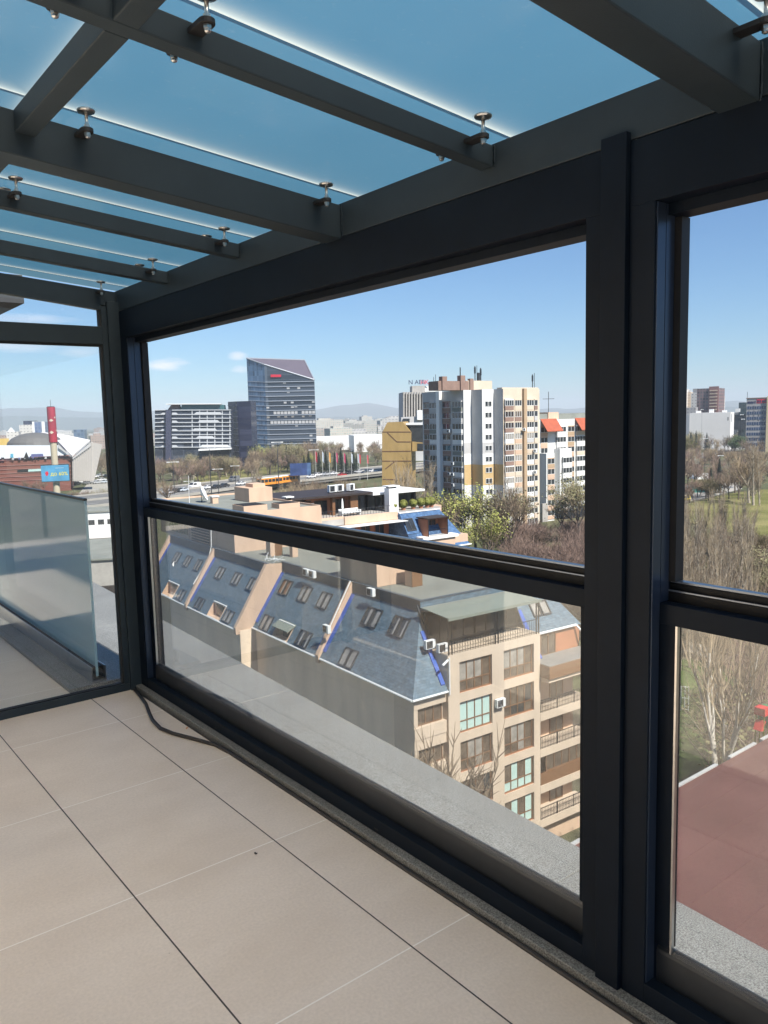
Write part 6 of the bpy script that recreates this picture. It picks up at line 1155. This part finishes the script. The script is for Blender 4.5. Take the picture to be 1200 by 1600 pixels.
# low blocks below the balustrade end (between arena and neighbour)
P = flat(at(150, 800, 215)); LW = thing('low_block', 'white low block with small windows below the frosted balustrade end', 'building', (P.x, P.y, -28)); d = facing(170, 215, 5); LW.rotation_euler = (0, 0, atan2(d.y, d.x)); h = zat(P, 160, 800) + 28
b = MB(); b.box(-8, 11, 0, 12, 0, h); b.build('wall', m_white, LW); b = MB(); [b.box(x, x + 1.5, -.03, 0, h - 3.2, h - 1.9) for x in (-2, .3, 2.6, 4.9, 7.2)]; b.build('window', m_pane, LW); b = MB(); b.box(-9, 12, -.3, 12, h, h + .3); b.build('roof', m_roofgrey, LW)
P = flat(at(150, 870, 148)); LG = thing('low_block', 'grey flat roofed low block with a concrete front below the white block', 'building', (P.x, P.y, -32)); d = facing(170, 148, 5); LG.rotation_euler = (0, 0, atan2(d.y, d.x)); h = zat(P, 160, 872) + 32
b = MB(); b.box(-10, 8.5, 0, 26, 0, h - .3, 0); b.build('wall', m_conc, LG); b = MB(); b.box(-10.3, 8.8, -.4, 26, h - .3, h); b.build('roof', m_roofgrey, LG); b = MB(); b.box(2.5, 8, 12, 14, h, h + 1.2); b.build('roof_vent', m_inox, LG); b = MB(); b.box(-10, 8.5, -.05, 0, 0, h - 5.0); b.build('ground_floor', m_dkbrown, LG)

# ================================================================== DISTANT CITY, HILLS
dm = [grid_facade('far_facade_' + str(i), w, p_, bw, 3.0, .9, .85) for i, (w, p_, bw) in enumerate((((.44, .41, .37), (.14, .19, .18), 3.2), ((.34, .30, .27), (.10, .13, .13), 3.5), ((.48, .47, .45), (.15, .15, .16), 4.0), ((.35, .27, .23), (.11, .10, .10), 3.0)))]
rd = random.Random(11)
LABS = ['cream apartment block in the far city', 'grey-brown apartment block in the far city', 'white apartment block in the far city', 'brown apartment block in the far city']
def far_block(u, D, w, h, dp, k, turn):
    P = flat(at(u, 670, D)); d = facing(u, D, turn); r = MB(); r.box(-w / 2, w / 2, 0, dp, 0, h, 0); r.box(-w * .3, w * .1, dp * .2, dp * .7, h, h + 2.5, 0); o = r.build('apartment_block', dm[k]); o.location = (P.x, P.y, -28); o.rotation_euler = (0, 0, atan2(d.y, d.x))
    side = 'beyond the flags' if 470 < u < 640 else 'behind the arena' if u < 240 else 'between the panel block and the right-hand skyline'
    tag(o, LABS[k] + ' ' + side, 'building', LABS[k].replace('block', 'blocks') + ' ' + side)
for i in range(46): far_block(rd.uniform(485, 640), rd.uniform(900, 2600), rd.uniform(16, 50), rd.choice((14, 18, 22, 26, 30)) + (6 if rd.random() < .2 else 0), 14, rd.choice((0, 0, 2, 1)), rd.uniform(-30, 30))
for i in range(26): far_block(rd.uniform(-20, 236), rd.uniform(900, 2600), rd.uniform(16, 60), rd.choice((8, 10, 14, 18, 22)), 14, rd.randrange(4), rd.uniform(-30, 30))
for i in range(12): far_block(rd.uniform(1125, 1190), rd.uniform(1000, 2400), rd.uniform(16, 50), rd.choice((14, 18, 24)), 14, rd.choice((0, 2, 1)), rd.uniform(-30, 30))
for i in range(14): far_block(rd.uniform(860, 1060), rd.uniform(900, 2000), rd.uniform(16, 50), rd.choice((14, 18, 24)), 14, rd.choice((0, 2, 1)), rd.uniform(-30, 30))
r, a, h = slab('warehouse', 'long low white hall in the distance beyond the flags', 484, 566, 683, 760, 30, [m_white], 4); r, a, h = slab('warehouse', 'white stepped hall left of the golden building in the distance', 553, 600, 680.5, 700, 40, [m_white], -8)
r, a, h = slab('office_building', 'pale tower block pair behind the arena dome, left half', 31, 54, 664, 900, 20, [m_f_white], 10); b = MB(); b.box(4, 16, 1, 12, h, h + 4); b.build('roof_housing', m_navy, r)
r, a, h = slab('office_building', 'blue tower block with white edge behind the arena dome', 55, 72, 659.5, 880, 20, [grid_facade('blue_far_glazing', (.16, .20, .30), (.05, .08, .16), 3, 3.4, .6, .3)], 12); b = MB(); b.box(-2.0, 0, -.5, 14, 0, h + .6); b.box(a - 3, a, -.4, 0, 0, h + .4); b.build('white_edge', m_white, r)
r, a, h = slab('office_building', 'white gabled block left behind the arena', 10, 30, 675, 820, 20, [m_f_white], 6); b = MB(); b.hexa([(1, 0, h), (7, 0, h), (7, 8, h), (1, 8, h)], [(3.8, 0, h + 4), (4.2, 0, h + 4), (4.2, 8, h + 4), (3.8, 8, h + 4)]); b.build('roof', m_white, r)
r, a, h = slab('office_building', 'small blue office block right of the advertising pillar', 115, 133, 671.5, 780, 16, [grid_facade('slate_far_glazing', (.14, .19, .26), (.05, .08, .13), 3, 3.4, .5, .3)], 8)
r, a, h = slab('warehouse', 'yellow shed at the left edge behind the arena', -12, 14, 686, 700, 14, [M('yellow_shed', (.6, .42, .12), .7)], 0)
m_hill = M('hill_forest', (.045, .065, .045), .95, 0, .25, .0012)
def hills(D, fn, u0, u1, nseg, depth):
    b = MB(); R = 6
    for i in range(nseg + 1):
        u = u0 + (u1 - u0) * i / nseg; r = ray(u, 655); a = atan2(r.x, r.y); H = fn(u)
        for j in range(R + 1):
            dd = D + depth * j / R; b.v.append((dd * sin(a), dd * cos(a), -29 + (H + 29) * sin(pi * j / R * .94 + .0) + rd.uniform(-6, 6) * (j > 0)))
    b.f = [(i * (R + 1) + j, (i + 1) * (R + 1) + j, (i + 1) * (R + 1) + j + 1, i * (R + 1) + j + 1) for i in range(nseg) for j in range(R)]; b.m = [0] * len(b.f)
    return tag(b.build('hills', m_hill, smooth=True), kind='structure')
def ridge(u):
    if u < 300: return 205 + 22 * sin(u / 37) + 10 * sin(u / 13 + 1) - max(0, (u - 60)) * .30
    return 70 + 115 * exp(-((u - 575) / 55) ** 2) + 50 * exp(-((u - 500) / 60) ** 2) + 8 * sin(u / 9) + 30 * exp(-((u - 1130) / 60) ** 2)
hills(9000, ridge, -320, 1500, 130, 1800); hills(7000, lambda u: (45 + 55 * exp(-((u - 20) / 160) ** 2) + 6 * sin(u / 21)) if u < 420 else 22 + 6 * sin(u / 25), -320, 1500, 110, 1000)

# ================================================================== TREES
def grow(tb, cb, p, d, l, r, lev, P, R, tips):
    segs = 3 if lev < 2 else 2 if lev < P['lev'] else 1; pts = [p]; rs = [r]; dd = d
    for i in range(segs):
        dd = (dd + Vector((R.uniform(-1, 1), R.uniform(-1, 1), R.uniform(-.5, 1) * P['up'])) * P['wob']).normalized(); pts.append(pts[-1] + dd * l / segs); rs.append(r * (1 - (1 - P['taper']) * (i + 1) / segs))
    if lev == P['lev']: rs[-1] *= .35
    (tb if lev < P.get('trunk', 1) + 1 and lev < 2 else cb).tube(pts, rs, 7 if lev == 0 else 4 if lev == 1 else 3, 0, cap=False)
    if lev >= P['lev']: tips.append(pts[-1]); return
    n = P['n'][lev]
    for k in range(n):
        f = R.uniform(*P['from'][min(lev, len(P['from']) - 1)]); f = f if k else 1.0; i = min(segs - 1, int(f * segs)); q = pts[i].lerp(pts[i + 1], f * segs - i); a = R.uniform(0, 2 * pi) if lev else 2 * pi * (k + R.uniform(-.3, .3)) / n
        ax = dd.orthogonal().normalized(); ax = Matrix.Rotation(a, 3, dd) @ ax; sp = P['spread'][min(lev, len(P['spread']) - 1)] * R.uniform(.6, 1.3) * (1 if k else .3)
        nd = (dd * cos(sp) + ax * sin(sp)).normalized(); nd = (nd + Vector((0, 0, P['up'] * .35))).normalized()
        grow(tb, cb, q, nd, l * P['ratio'] * R.uniform(.75, 1.2) * (1 - .35 * (1 - f) * 0), max(r * P['rr'], P['rmin']), lev + 1, P, R, tips)
def leaves(b, tips, n, sp, size, R, m=1):
    for _ in range(n):
        c = R.choice(tips) + Vector((R.gauss(0, sp), R.gauss(0, sp), R.gauss(0, sp))); a = Vector((R.uniform(-1, 1), R.uniform(-1, 1), R.uniform(-.6, .6))).normalized() * size * R.uniform(.6, 1.4); e = a.orthogonal().normalized() * size * R.uniform(.5, .9); b.quad(c - a - e, c + a - e * .6, c + a * .8 + e, c - a * .7 + e, m)
def tree(nm, seed, P, trunk_m, crown_m, leafn=0, sp=.35, size=.12):
    R = random.Random(seed); tb, cb = MB(), MB(); tips = []
    for q in range(P.get('stems', 1)):
        d = Vector((R.uniform(-1, 1), R.uniform(-1, 1), 0)) * P.get('lean', .05) + Vector((0, 0, 1)); grow(tb, cb, Vector((R.uniform(-1, 1) * P.get('base', 0), R.uniform(-1, 1) * P.get('base', 0), -.3)), d.normalized(), P['len'], P['r'], 0, P, R, tips)
    if leafn: leaves(cb, tips, leafn, sp, size, R)
    r = thing(nm, 'x', 'tree'); tb.build('trunk', trunk_m, r, smooth=True); cb.build('crown', crown_m, r); return r
BARE = dict(lev=4, len=3.6, r=.20, n=(6, 5, 5, 5), spread=(.65, .6, .65, .7), up=.5, wob=.16, taper=.7, ratio=.66, rr=.52, rmin=.022, **{'from': ((.55, 1), (.3, 1))})
def var(src, **k): q = dict(src); q.update(k); return q
SPIRE = dict(lev=3, len=10.5, r=.16, n=(50, 8, 4), spread=(.30, .38, .45), up=.8, wob=.05, taper=.25, ratio=.25, rr=.17, rmin=.0115, **{'from': ((.12, 1), (.2, 1))})
SHRUB = dict(lev=2, len=2.6, r=.045, n=(7, 5), spread=(.5, .6), up=.7, wob=.2, taper=.5, ratio=.55, rr=.55, rmin=.014, stems=16, lean=.75, base=.5, **{'from': ((.25, 1), (.3, 1))})
protos = {
 'bare1': tree('bare_tree', 1, BARE, m_bark, m_twig), 'bare2': tree('bare_tree', 2, var(BARE, len=4.2, spread=(.5, .55, .6, .7)), m_bark, m_twig), 'bare3': tree('bare_tree', 3, var(BARE, len=3.2, n=(7, 5, 5, 4), spread=(.85, .6, .6, .7)), m_bark, m_twigpink),
 'pale1': tree('bare_tree', 4, var(BARE, len=4.0, spread=(.45, .5, .6, .6), up=.8), m_birch, m_twigpale), 'pale2': tree('bare_tree', 5, var(BARE, len=3.4), m_birch, m_twigpale),
 'birch': tree('birch_tree', 31, var(BARE, len=4.8, r=.2, n=(4, 4, 3, 3), spread=(.26, .45, .5, .6), up=.8, stems=2, lean=.12, base=.15), M('white_bark', (.48, .44, .38), .8, 0, .35, 5), m_twigpale),
 'pop1': tree('poplar', 6, SPIRE, m_birch, m_twigpale), 'pop2': tree('poplar', 7, var(SPIRE, len=11.5, n=(54, 7, 4), spread=(.24, .3, .4)), m_birch, m_twigpale), 'pop3': tree('poplar', 16, var(SPIRE, len=9.5, n=(44, 8, 4), spread=(.36, .4, .4)), m_birch, m_twig),
 'green1': tree('budding_tree', 8, var(BARE, len=3.6, n=(5, 5, 4, 4)), m_bark, [m_twig, m_bud], 1200, .36, .10), 'green2': tree('budding_tree', 9, var(BARE, len=3.3, n=(6, 4, 4, 4), spread=(.7, .6, .6, .7)), m_bark, [m_twig, m_bud], 1300, .40, .10), 'green3': tree('budding_tree', 10, BARE, m_bark, [m_twigpale, m_budpale], 2300, .4, .10),
 'shrub1': tree('bare_shrub', 11, SHRUB, m_bark, m_twigpink), 'shrub2': tree('bare_shrub', 12, var(SHRUB, stems=20, len=2.2), m_bark, m_twigpink), 'shrub3': tree('bare_shrub', 13, var(SHRUB, stems=14), m_birch, [m_twigpale, m_budpale], 900, .25, .07),
 'evg1': tree('evergreen_tree', 17, var(BARE, n=(6, 5, 4, 4)), m_bark, [m_twig, m_leaf], 4200, .5, .14)}
def conifer(seed):
    R = random.Random(seed); r = thing('conifer', 'x', 'tree'); b = MB(); b.tube([(0, 0, -.3), (0, 0, 5), (0, 0, 10)], [.2, .12, .03], 6); b.build('trunk', m_bark, r); b = MB()
    for k in range(1500):
        z = 1 + 9 * (k / 1500) ** .85; rad = (10.2 - z) * .26 * R.uniform(.55, 1.1); a = R.uniform(0, 2 * pi); dv = Vector((cos(a), sin(a), -.28 * R.uniform(.3, 1.4))); p0 = Vector((0, 0, z)) + dv * rad * R.uniform(.1, .6); p1 = Vector((0, 0, z)) + dv * rad; s = Vector((-sin(a), cos(a), R.uniform(-.3, .3))) * R.uniform(.10, .26); b.add([p0 - s * .6, p1 - s * .2, p1 + s * .2 + Vector((0, 0, .04)), p0 + s * .6], [(0, 1, 2, 3)])
    b.build('crown', m_needle, r); return r
protos['con1'], protos['con2'] = conifer(1), conifer(2)
BASEH = {}
for k_, r_ in protos.items(): BASEH[k_] = max(v.co.z for ch in r_.children for v in ch.data.vertices)
used_tree = set(); rt_ = random.Random(21)
def plant(kind, u, D, h, lab, group, z=None, v=690, wide=1.0, cat='tree'):
    q = at(u, v, D); r = protos[kind] if kind not in used_tree else copy_tree(protos[kind]); used_tree.add(kind)
    r.location = (q.x, q.y, ground(q.x, q.y) if z is None else z); s = h / BASEH[kind]; r.scale = (s * wide * rt_.uniform(.9, 1.12), s * wide * rt_.uniform(.9, 1.12), s); r.rotation_euler = (0, 0, rt_.uniform(0, 6.28)); return tag(r, lab, cat, group)
def rnd_region(n, kinds, u0, u1, D0, D1, h0, h1, lab, group, wide=1.0, cat='tree', v=690, sq=True):
    for i in range(n):
        f = rt_.random(); D = D0 + (D1 - D0) * (f ** .8 if sq else f); plant(rt_.choice(kinds), rt_.uniform(u0, u1), D, rt_.uniform(h0, h1), lab, group, v=v, wide=wide, cat=cat)
KB = ['bare1', 'bare2', 'bare3', 'pale2']
# belt behind the highway, in front of the offices
rnd_region(66, KB + ['bare1', 'bare3', 'green3'], 240, 400, 383, 474, 8, 13, 'bare tree in the belt between highway and slatted office', 'bare trees before the slatted office')
rnd_region(48, KB + ['bare1', 'green3', 'green1'], 395, 500, 415, 560, 10, 17, 'bare tree at the foot of the glass tower', 'bare trees below the glass tower')
rnd_region(56, KB + ['pale1', 'bare1', 'green3'], 475, 612, 470, 720, 8, 13, 'bare tree behind the row of flags', 'bare trees behind the flags')
rnd_region(26, ['bare1', 'bare2', 'pale2'], 130, 240, 420, 620, 10, 15, 'bare tree right of the arena pylon', 'bare trees beside the arena')
rnd_region(12, ['shrub3', 'shrub1', 'shrub2'], 100, 230, 330, 372, 3, 5, 'bare bush on the parking ground by the arena', 'bushes by the arena', 1.4, 'bush')
rnd_region(6, ['bare3', 'bare1'], 20, 75, 366, 376, 5, 7, 'small bare tree against the brown arena wall', 'small trees at the arena wall')
for i, (u, h) in enumerate(((474, 12), (481, 14), (497, 13), (508, 14), (522, 13), (532, 15), (540, 12), (551, 14), (556, 11), (392, 15), (398, 16), (447, 15), (461, 12))): plant('con1' if i % 2 else 'con2', u, 388 + 6 * (i % 3) if u > 465 else 460, h, 'dark conifer behind the row of flags' if u > 465 else 'dark conifer in front of the glass tower', 'conifers behind the flags' if u > 465 else 'conifers below the glass tower')
rnd_region(7, ['shrub3', 'shrub2'], 236, 320, 330, 372, 3.5, 5.5, 'bare bush beyond the far edge of the highway', 'bushes beyond the highway', 1.4, 'bush')
# in front of the highway
for i, (u, D, h, k) in enumerate(((398, 238, 17, 'pop3'), (407, 243, 16.5, 'pop1'), (402, 250, 15, 'pop2'))): plant(k, u, D, h, ['slim pale poplar left of the orange trams, leftmost of three', 'slim pale poplar left of the orange trams, rightmost of three', 'slim pale poplar left of the orange trams, middle and hindmost of three'][i], 'poplars before the trams', wide=1.5)
plant('bare1', 258, 268, 12, 'round bare tree at the left edge of the wide window', None, wide=1.1)
rnd_region(14, ['pale1', 'bare2', 'pale2', 'pop3'], 415, 520, 215, 262, 8.5, 12, 'bare tree between the penthouse roofs and the trams', 'bare trees before the trams', 1.1)
rnd_region(14, ['pale1', 'bare2', 'bare1', 'pop1'], 515, 605, 205, 255, 8, 12.5, 'bare tree left of the golden building', 'bare trees left of the golden building')
rnd_region(9, ['pop1', 'pop2', 'pop3', 'pale1'], 618, 668, 190, 215, 15, 21, 'tall pale birch-like tree before the golden building', 'tall pale trees before the golden building', 1.25)
rnd_region(5, ['green2', 'bare1'], 664, 720, 180, 192, 10, 13, 'budding tree at the shaded foot of the stepped tower', 'trees at the foot of the stepped tower')
# green trees by the panel tower
for i, (u, D, h, k) in enumerate(((716, 172, 14, 'green1'), (741, 168, 16.5, 'green1'), (752, 150, 13, 'green2'), (735, 150, 11, 'green2'), (770, 158, 12.5, 'green1'), (788, 165, 15, 'green3'))): plant(k, u, D, h, 'fresh yellow-green budding tree before the white stepped tower', 'budding trees before the stepped tower', wide=.95)
plant('bare2', 803, 160, 18, 'dark bare tree with crooked limbs before the ochre pilaster', None, wide=.8); plant('bare1', 812, 178, 13, 'smaller dark bare tree right of the crooked bare one', None); plant('green3', 905, 180, 16, 'sparse budding tree at the right end of the panel block', None); plant('bare2', 878, 188, 12, 'bare tree in front of the panel block wall', None)
# reddish thicket
rnd_region(64, ['shrub1', 'shrub2', 'shrub1', 'shrub2'], 795, 945, 118, 188, 4.5, 7.0, 'reddish bare shrub in the dense thicket below the panel block', 'shrubs of the reddish thicket', 1.5, 'shrub', v=840)
# near tree below the cream bay
plant('bare2', 655, 43.5, 17.3, 'bare tree rising in front of the buff wall corner of the mansard house', None, v=1150, wide=.9); plant('pale2', 693, 45, 13.6, 'pale bare tree in front of the brown bay windows', None, v=1150, wide=.8)
plant('bare1', 186, 112, 9, 'bare street tree below the blue shaded coping', None, v=1000)
# right-hand park
rnd_region(62, KB + ['bare1', 'bare3'], 1050, 1215, 296, 460, 8, 12, 'bare tree in the belt beyond the park lawn', 'bare trees beyond the park lawn')
rnd_region(18, KB, 1050, 1215, 480, 610, 9, 14, 'bare tree in front of the white hall', 'bare trees before the white hall')
rnd_region(9, ['evg1', 'green3', 'con1'], 1055, 1150, 540, 600, 12, 17, 'darker leafy tree along the front of the white hall', 'leafy trees before the white hall')
rnd_region(5, ['green1', 'green3'], 1062, 1080, 470, 520, 11, 14, 'yellow-green tree at the left end of the white hall', 'yellow-green trees by the hall')
rnd_region(10, ['bare3', 'pale2', 'bare1'], 1105, 1200, 258, 300, 8, 12, 'bare tree along the far side of the lawn', 'bare trees along the lawn')
for i, (u, D, h) in enumerate(((1112, 285, 10), (1125, 300, 12), (1060, 420, 10))): plant('con1', u, D, h, ['dark conifer left of the curved lamp post', 'taller dark conifer beside the curved lamp post', 'small conifer near the grey house'][i], None)
for i, (u, D, h) in enumerate(((1180, 262, 22), (1174, 268, 18), (1190, 262, 19))): plant(['pop3', 'pale1', 'pop1'][i], u, D, h, ['tallest slender bare tree before the office with the red sign', 'slender bare tree left of the tallest one', 'slender bare tree right of the tallest one'][i], None, wide=1.4)
rnd_region(6, ['bare3', 'green3'], 1078, 1112, 262, 290, 6, 8.5, 'pale green rounded tree beside the white tent', 'rounded trees by the tent', 1.2)
# poplar grove in the middle of the right window
for i in range(110):
    f = rt_.random(); D = 104 + 74 * f; u = rt_.uniform(1030, 1178 - 6 * f) ; plant(rt_.choice(('pop1', 'pop2', 'pop3')), u, D, rt_.uniform(10, 14.5) * (1.0 if D > 105 else 1.12), 'slender pale poplar in the dense bare grove', 'poplars of the bare grove', v=860, wide=1.25)
rnd_region(34, ['shrub3', 'shrub1', 'shrub2'], 1030, 1190, 108, 185, 3, 5.5, 'bare bush under the poplar grove', 'bushes under the poplar grove', 1.5, 'shrub', v=900)
rnd_region(12, ['bare3', 'green3', 'shrub3'], 1165, 1240, 95, 170, 5, 8, 'low dark tree at the right of the poplar grove', 'low trees right of the grove', 1.2, 'tree', v=900)
# trees just beyond the red roof
plant('birch', 1126, 70, 20.5, 'white barked multi-stemmed tree just beyond the red roof', None, v=1150, wide=.75); plant('birch', 1152, 76, 22, 'second white barked tree right of the multi-stemmed one', None, v=1150, wide=.6)
rnd_region(6, ['shrub3', 'green3'], 1035, 1120, 50, 57, 5.5, 8, 'budding bush crowding the far edge of the red roof', 'budding bushes along the red roof', 1.0, 'shrub', v=1230)
rnd_region(9, ['shrub3', 'shrub1', 'bare3'], 1165, 1270, 66, 96, 8, 11.5, 'tangled bare bush behind the playground frame', 'tangled bushes by the playground', 1.2, 'shrub', v=1080)
rnd_region(7, ['green1', 'shrub3', 'evg1'], 915, 1040, 75, 110, 5, 9, 'green bush on the lawn behind the mansard house', 'bushes behind the mansard house', 1.1, 'shrub', v=1080)
# clipped shrubs on the penthouse terrace
def topiary(t, s, lab):
    R = random.Random(int(t * 10)); r = thing('potted_shrub', lab, 'shrub', AG(t, s, -11.55), 0, 'clipped shrubs on the penthouse terrace'); b = MB(); b.lathe((0, 0, 0), [(.28, 0), (.36, .4)], 10); b.build('pot', m_terra, r); b = MB()
    for k in range(420):
        d = Vector((R.gauss(0, 1), R.gauss(0, 1), R.gauss(0, 1))).normalized() * .62 * R.uniform(.75, 1.1); c = Vector((0, 0, .9)) + d; a = d.orthogonal().normalized() * .11; e = d.cross(a).normalized() * .09; b.quad(c - a - e, c + a - e, c + a + e, c - a + e)
    b.build('foliage', m_yel, r)
for i, t_ in enumerate((35.6, 37.4, 39.2, 40.6, 41.8, 42.6)): topiary(t_, 51.6, ['clipped shrub nearest the white chimney on the penthouse terrace', 'second clipped shrub from the white chimney', 'third clipped shrub from the white chimney', 'fourth clipped shrub from the white chimney', 'fifth clipped shrub from the white chimney', 'clipped shrub at the far right end of the penthouse terrace'][i])
for k_, r_ in list(protos.items()):
    if k_ not in used_tree:
        for ch in list(r_.children): bpy.data.objects.remove(ch)
        bpy.data.objects.remove(r_)

# ================================================================== HAZE
hz = bpy.data.materials.new('haze'); hz.use_nodes = True; t = hz.node_tree; t.nodes.clear(); o = N(t, 'ShaderNodeOutputMaterial'); v_ = N(t, 'ShaderNodeVolumePrincipled')
v_.inputs['Color'].default_value = (.84, .92, 1.0, 1); v_.inputs['Density'].default_value = 1.45e-4; v_.inputs['Anisotropy'].default_value = -.12; L(t, v_.outputs[0], o.inputs['Volume'])
tag(MB().box(-12500, 12500, -12500, 12500, -35, 262).build('haze', hz), kind='stuff')
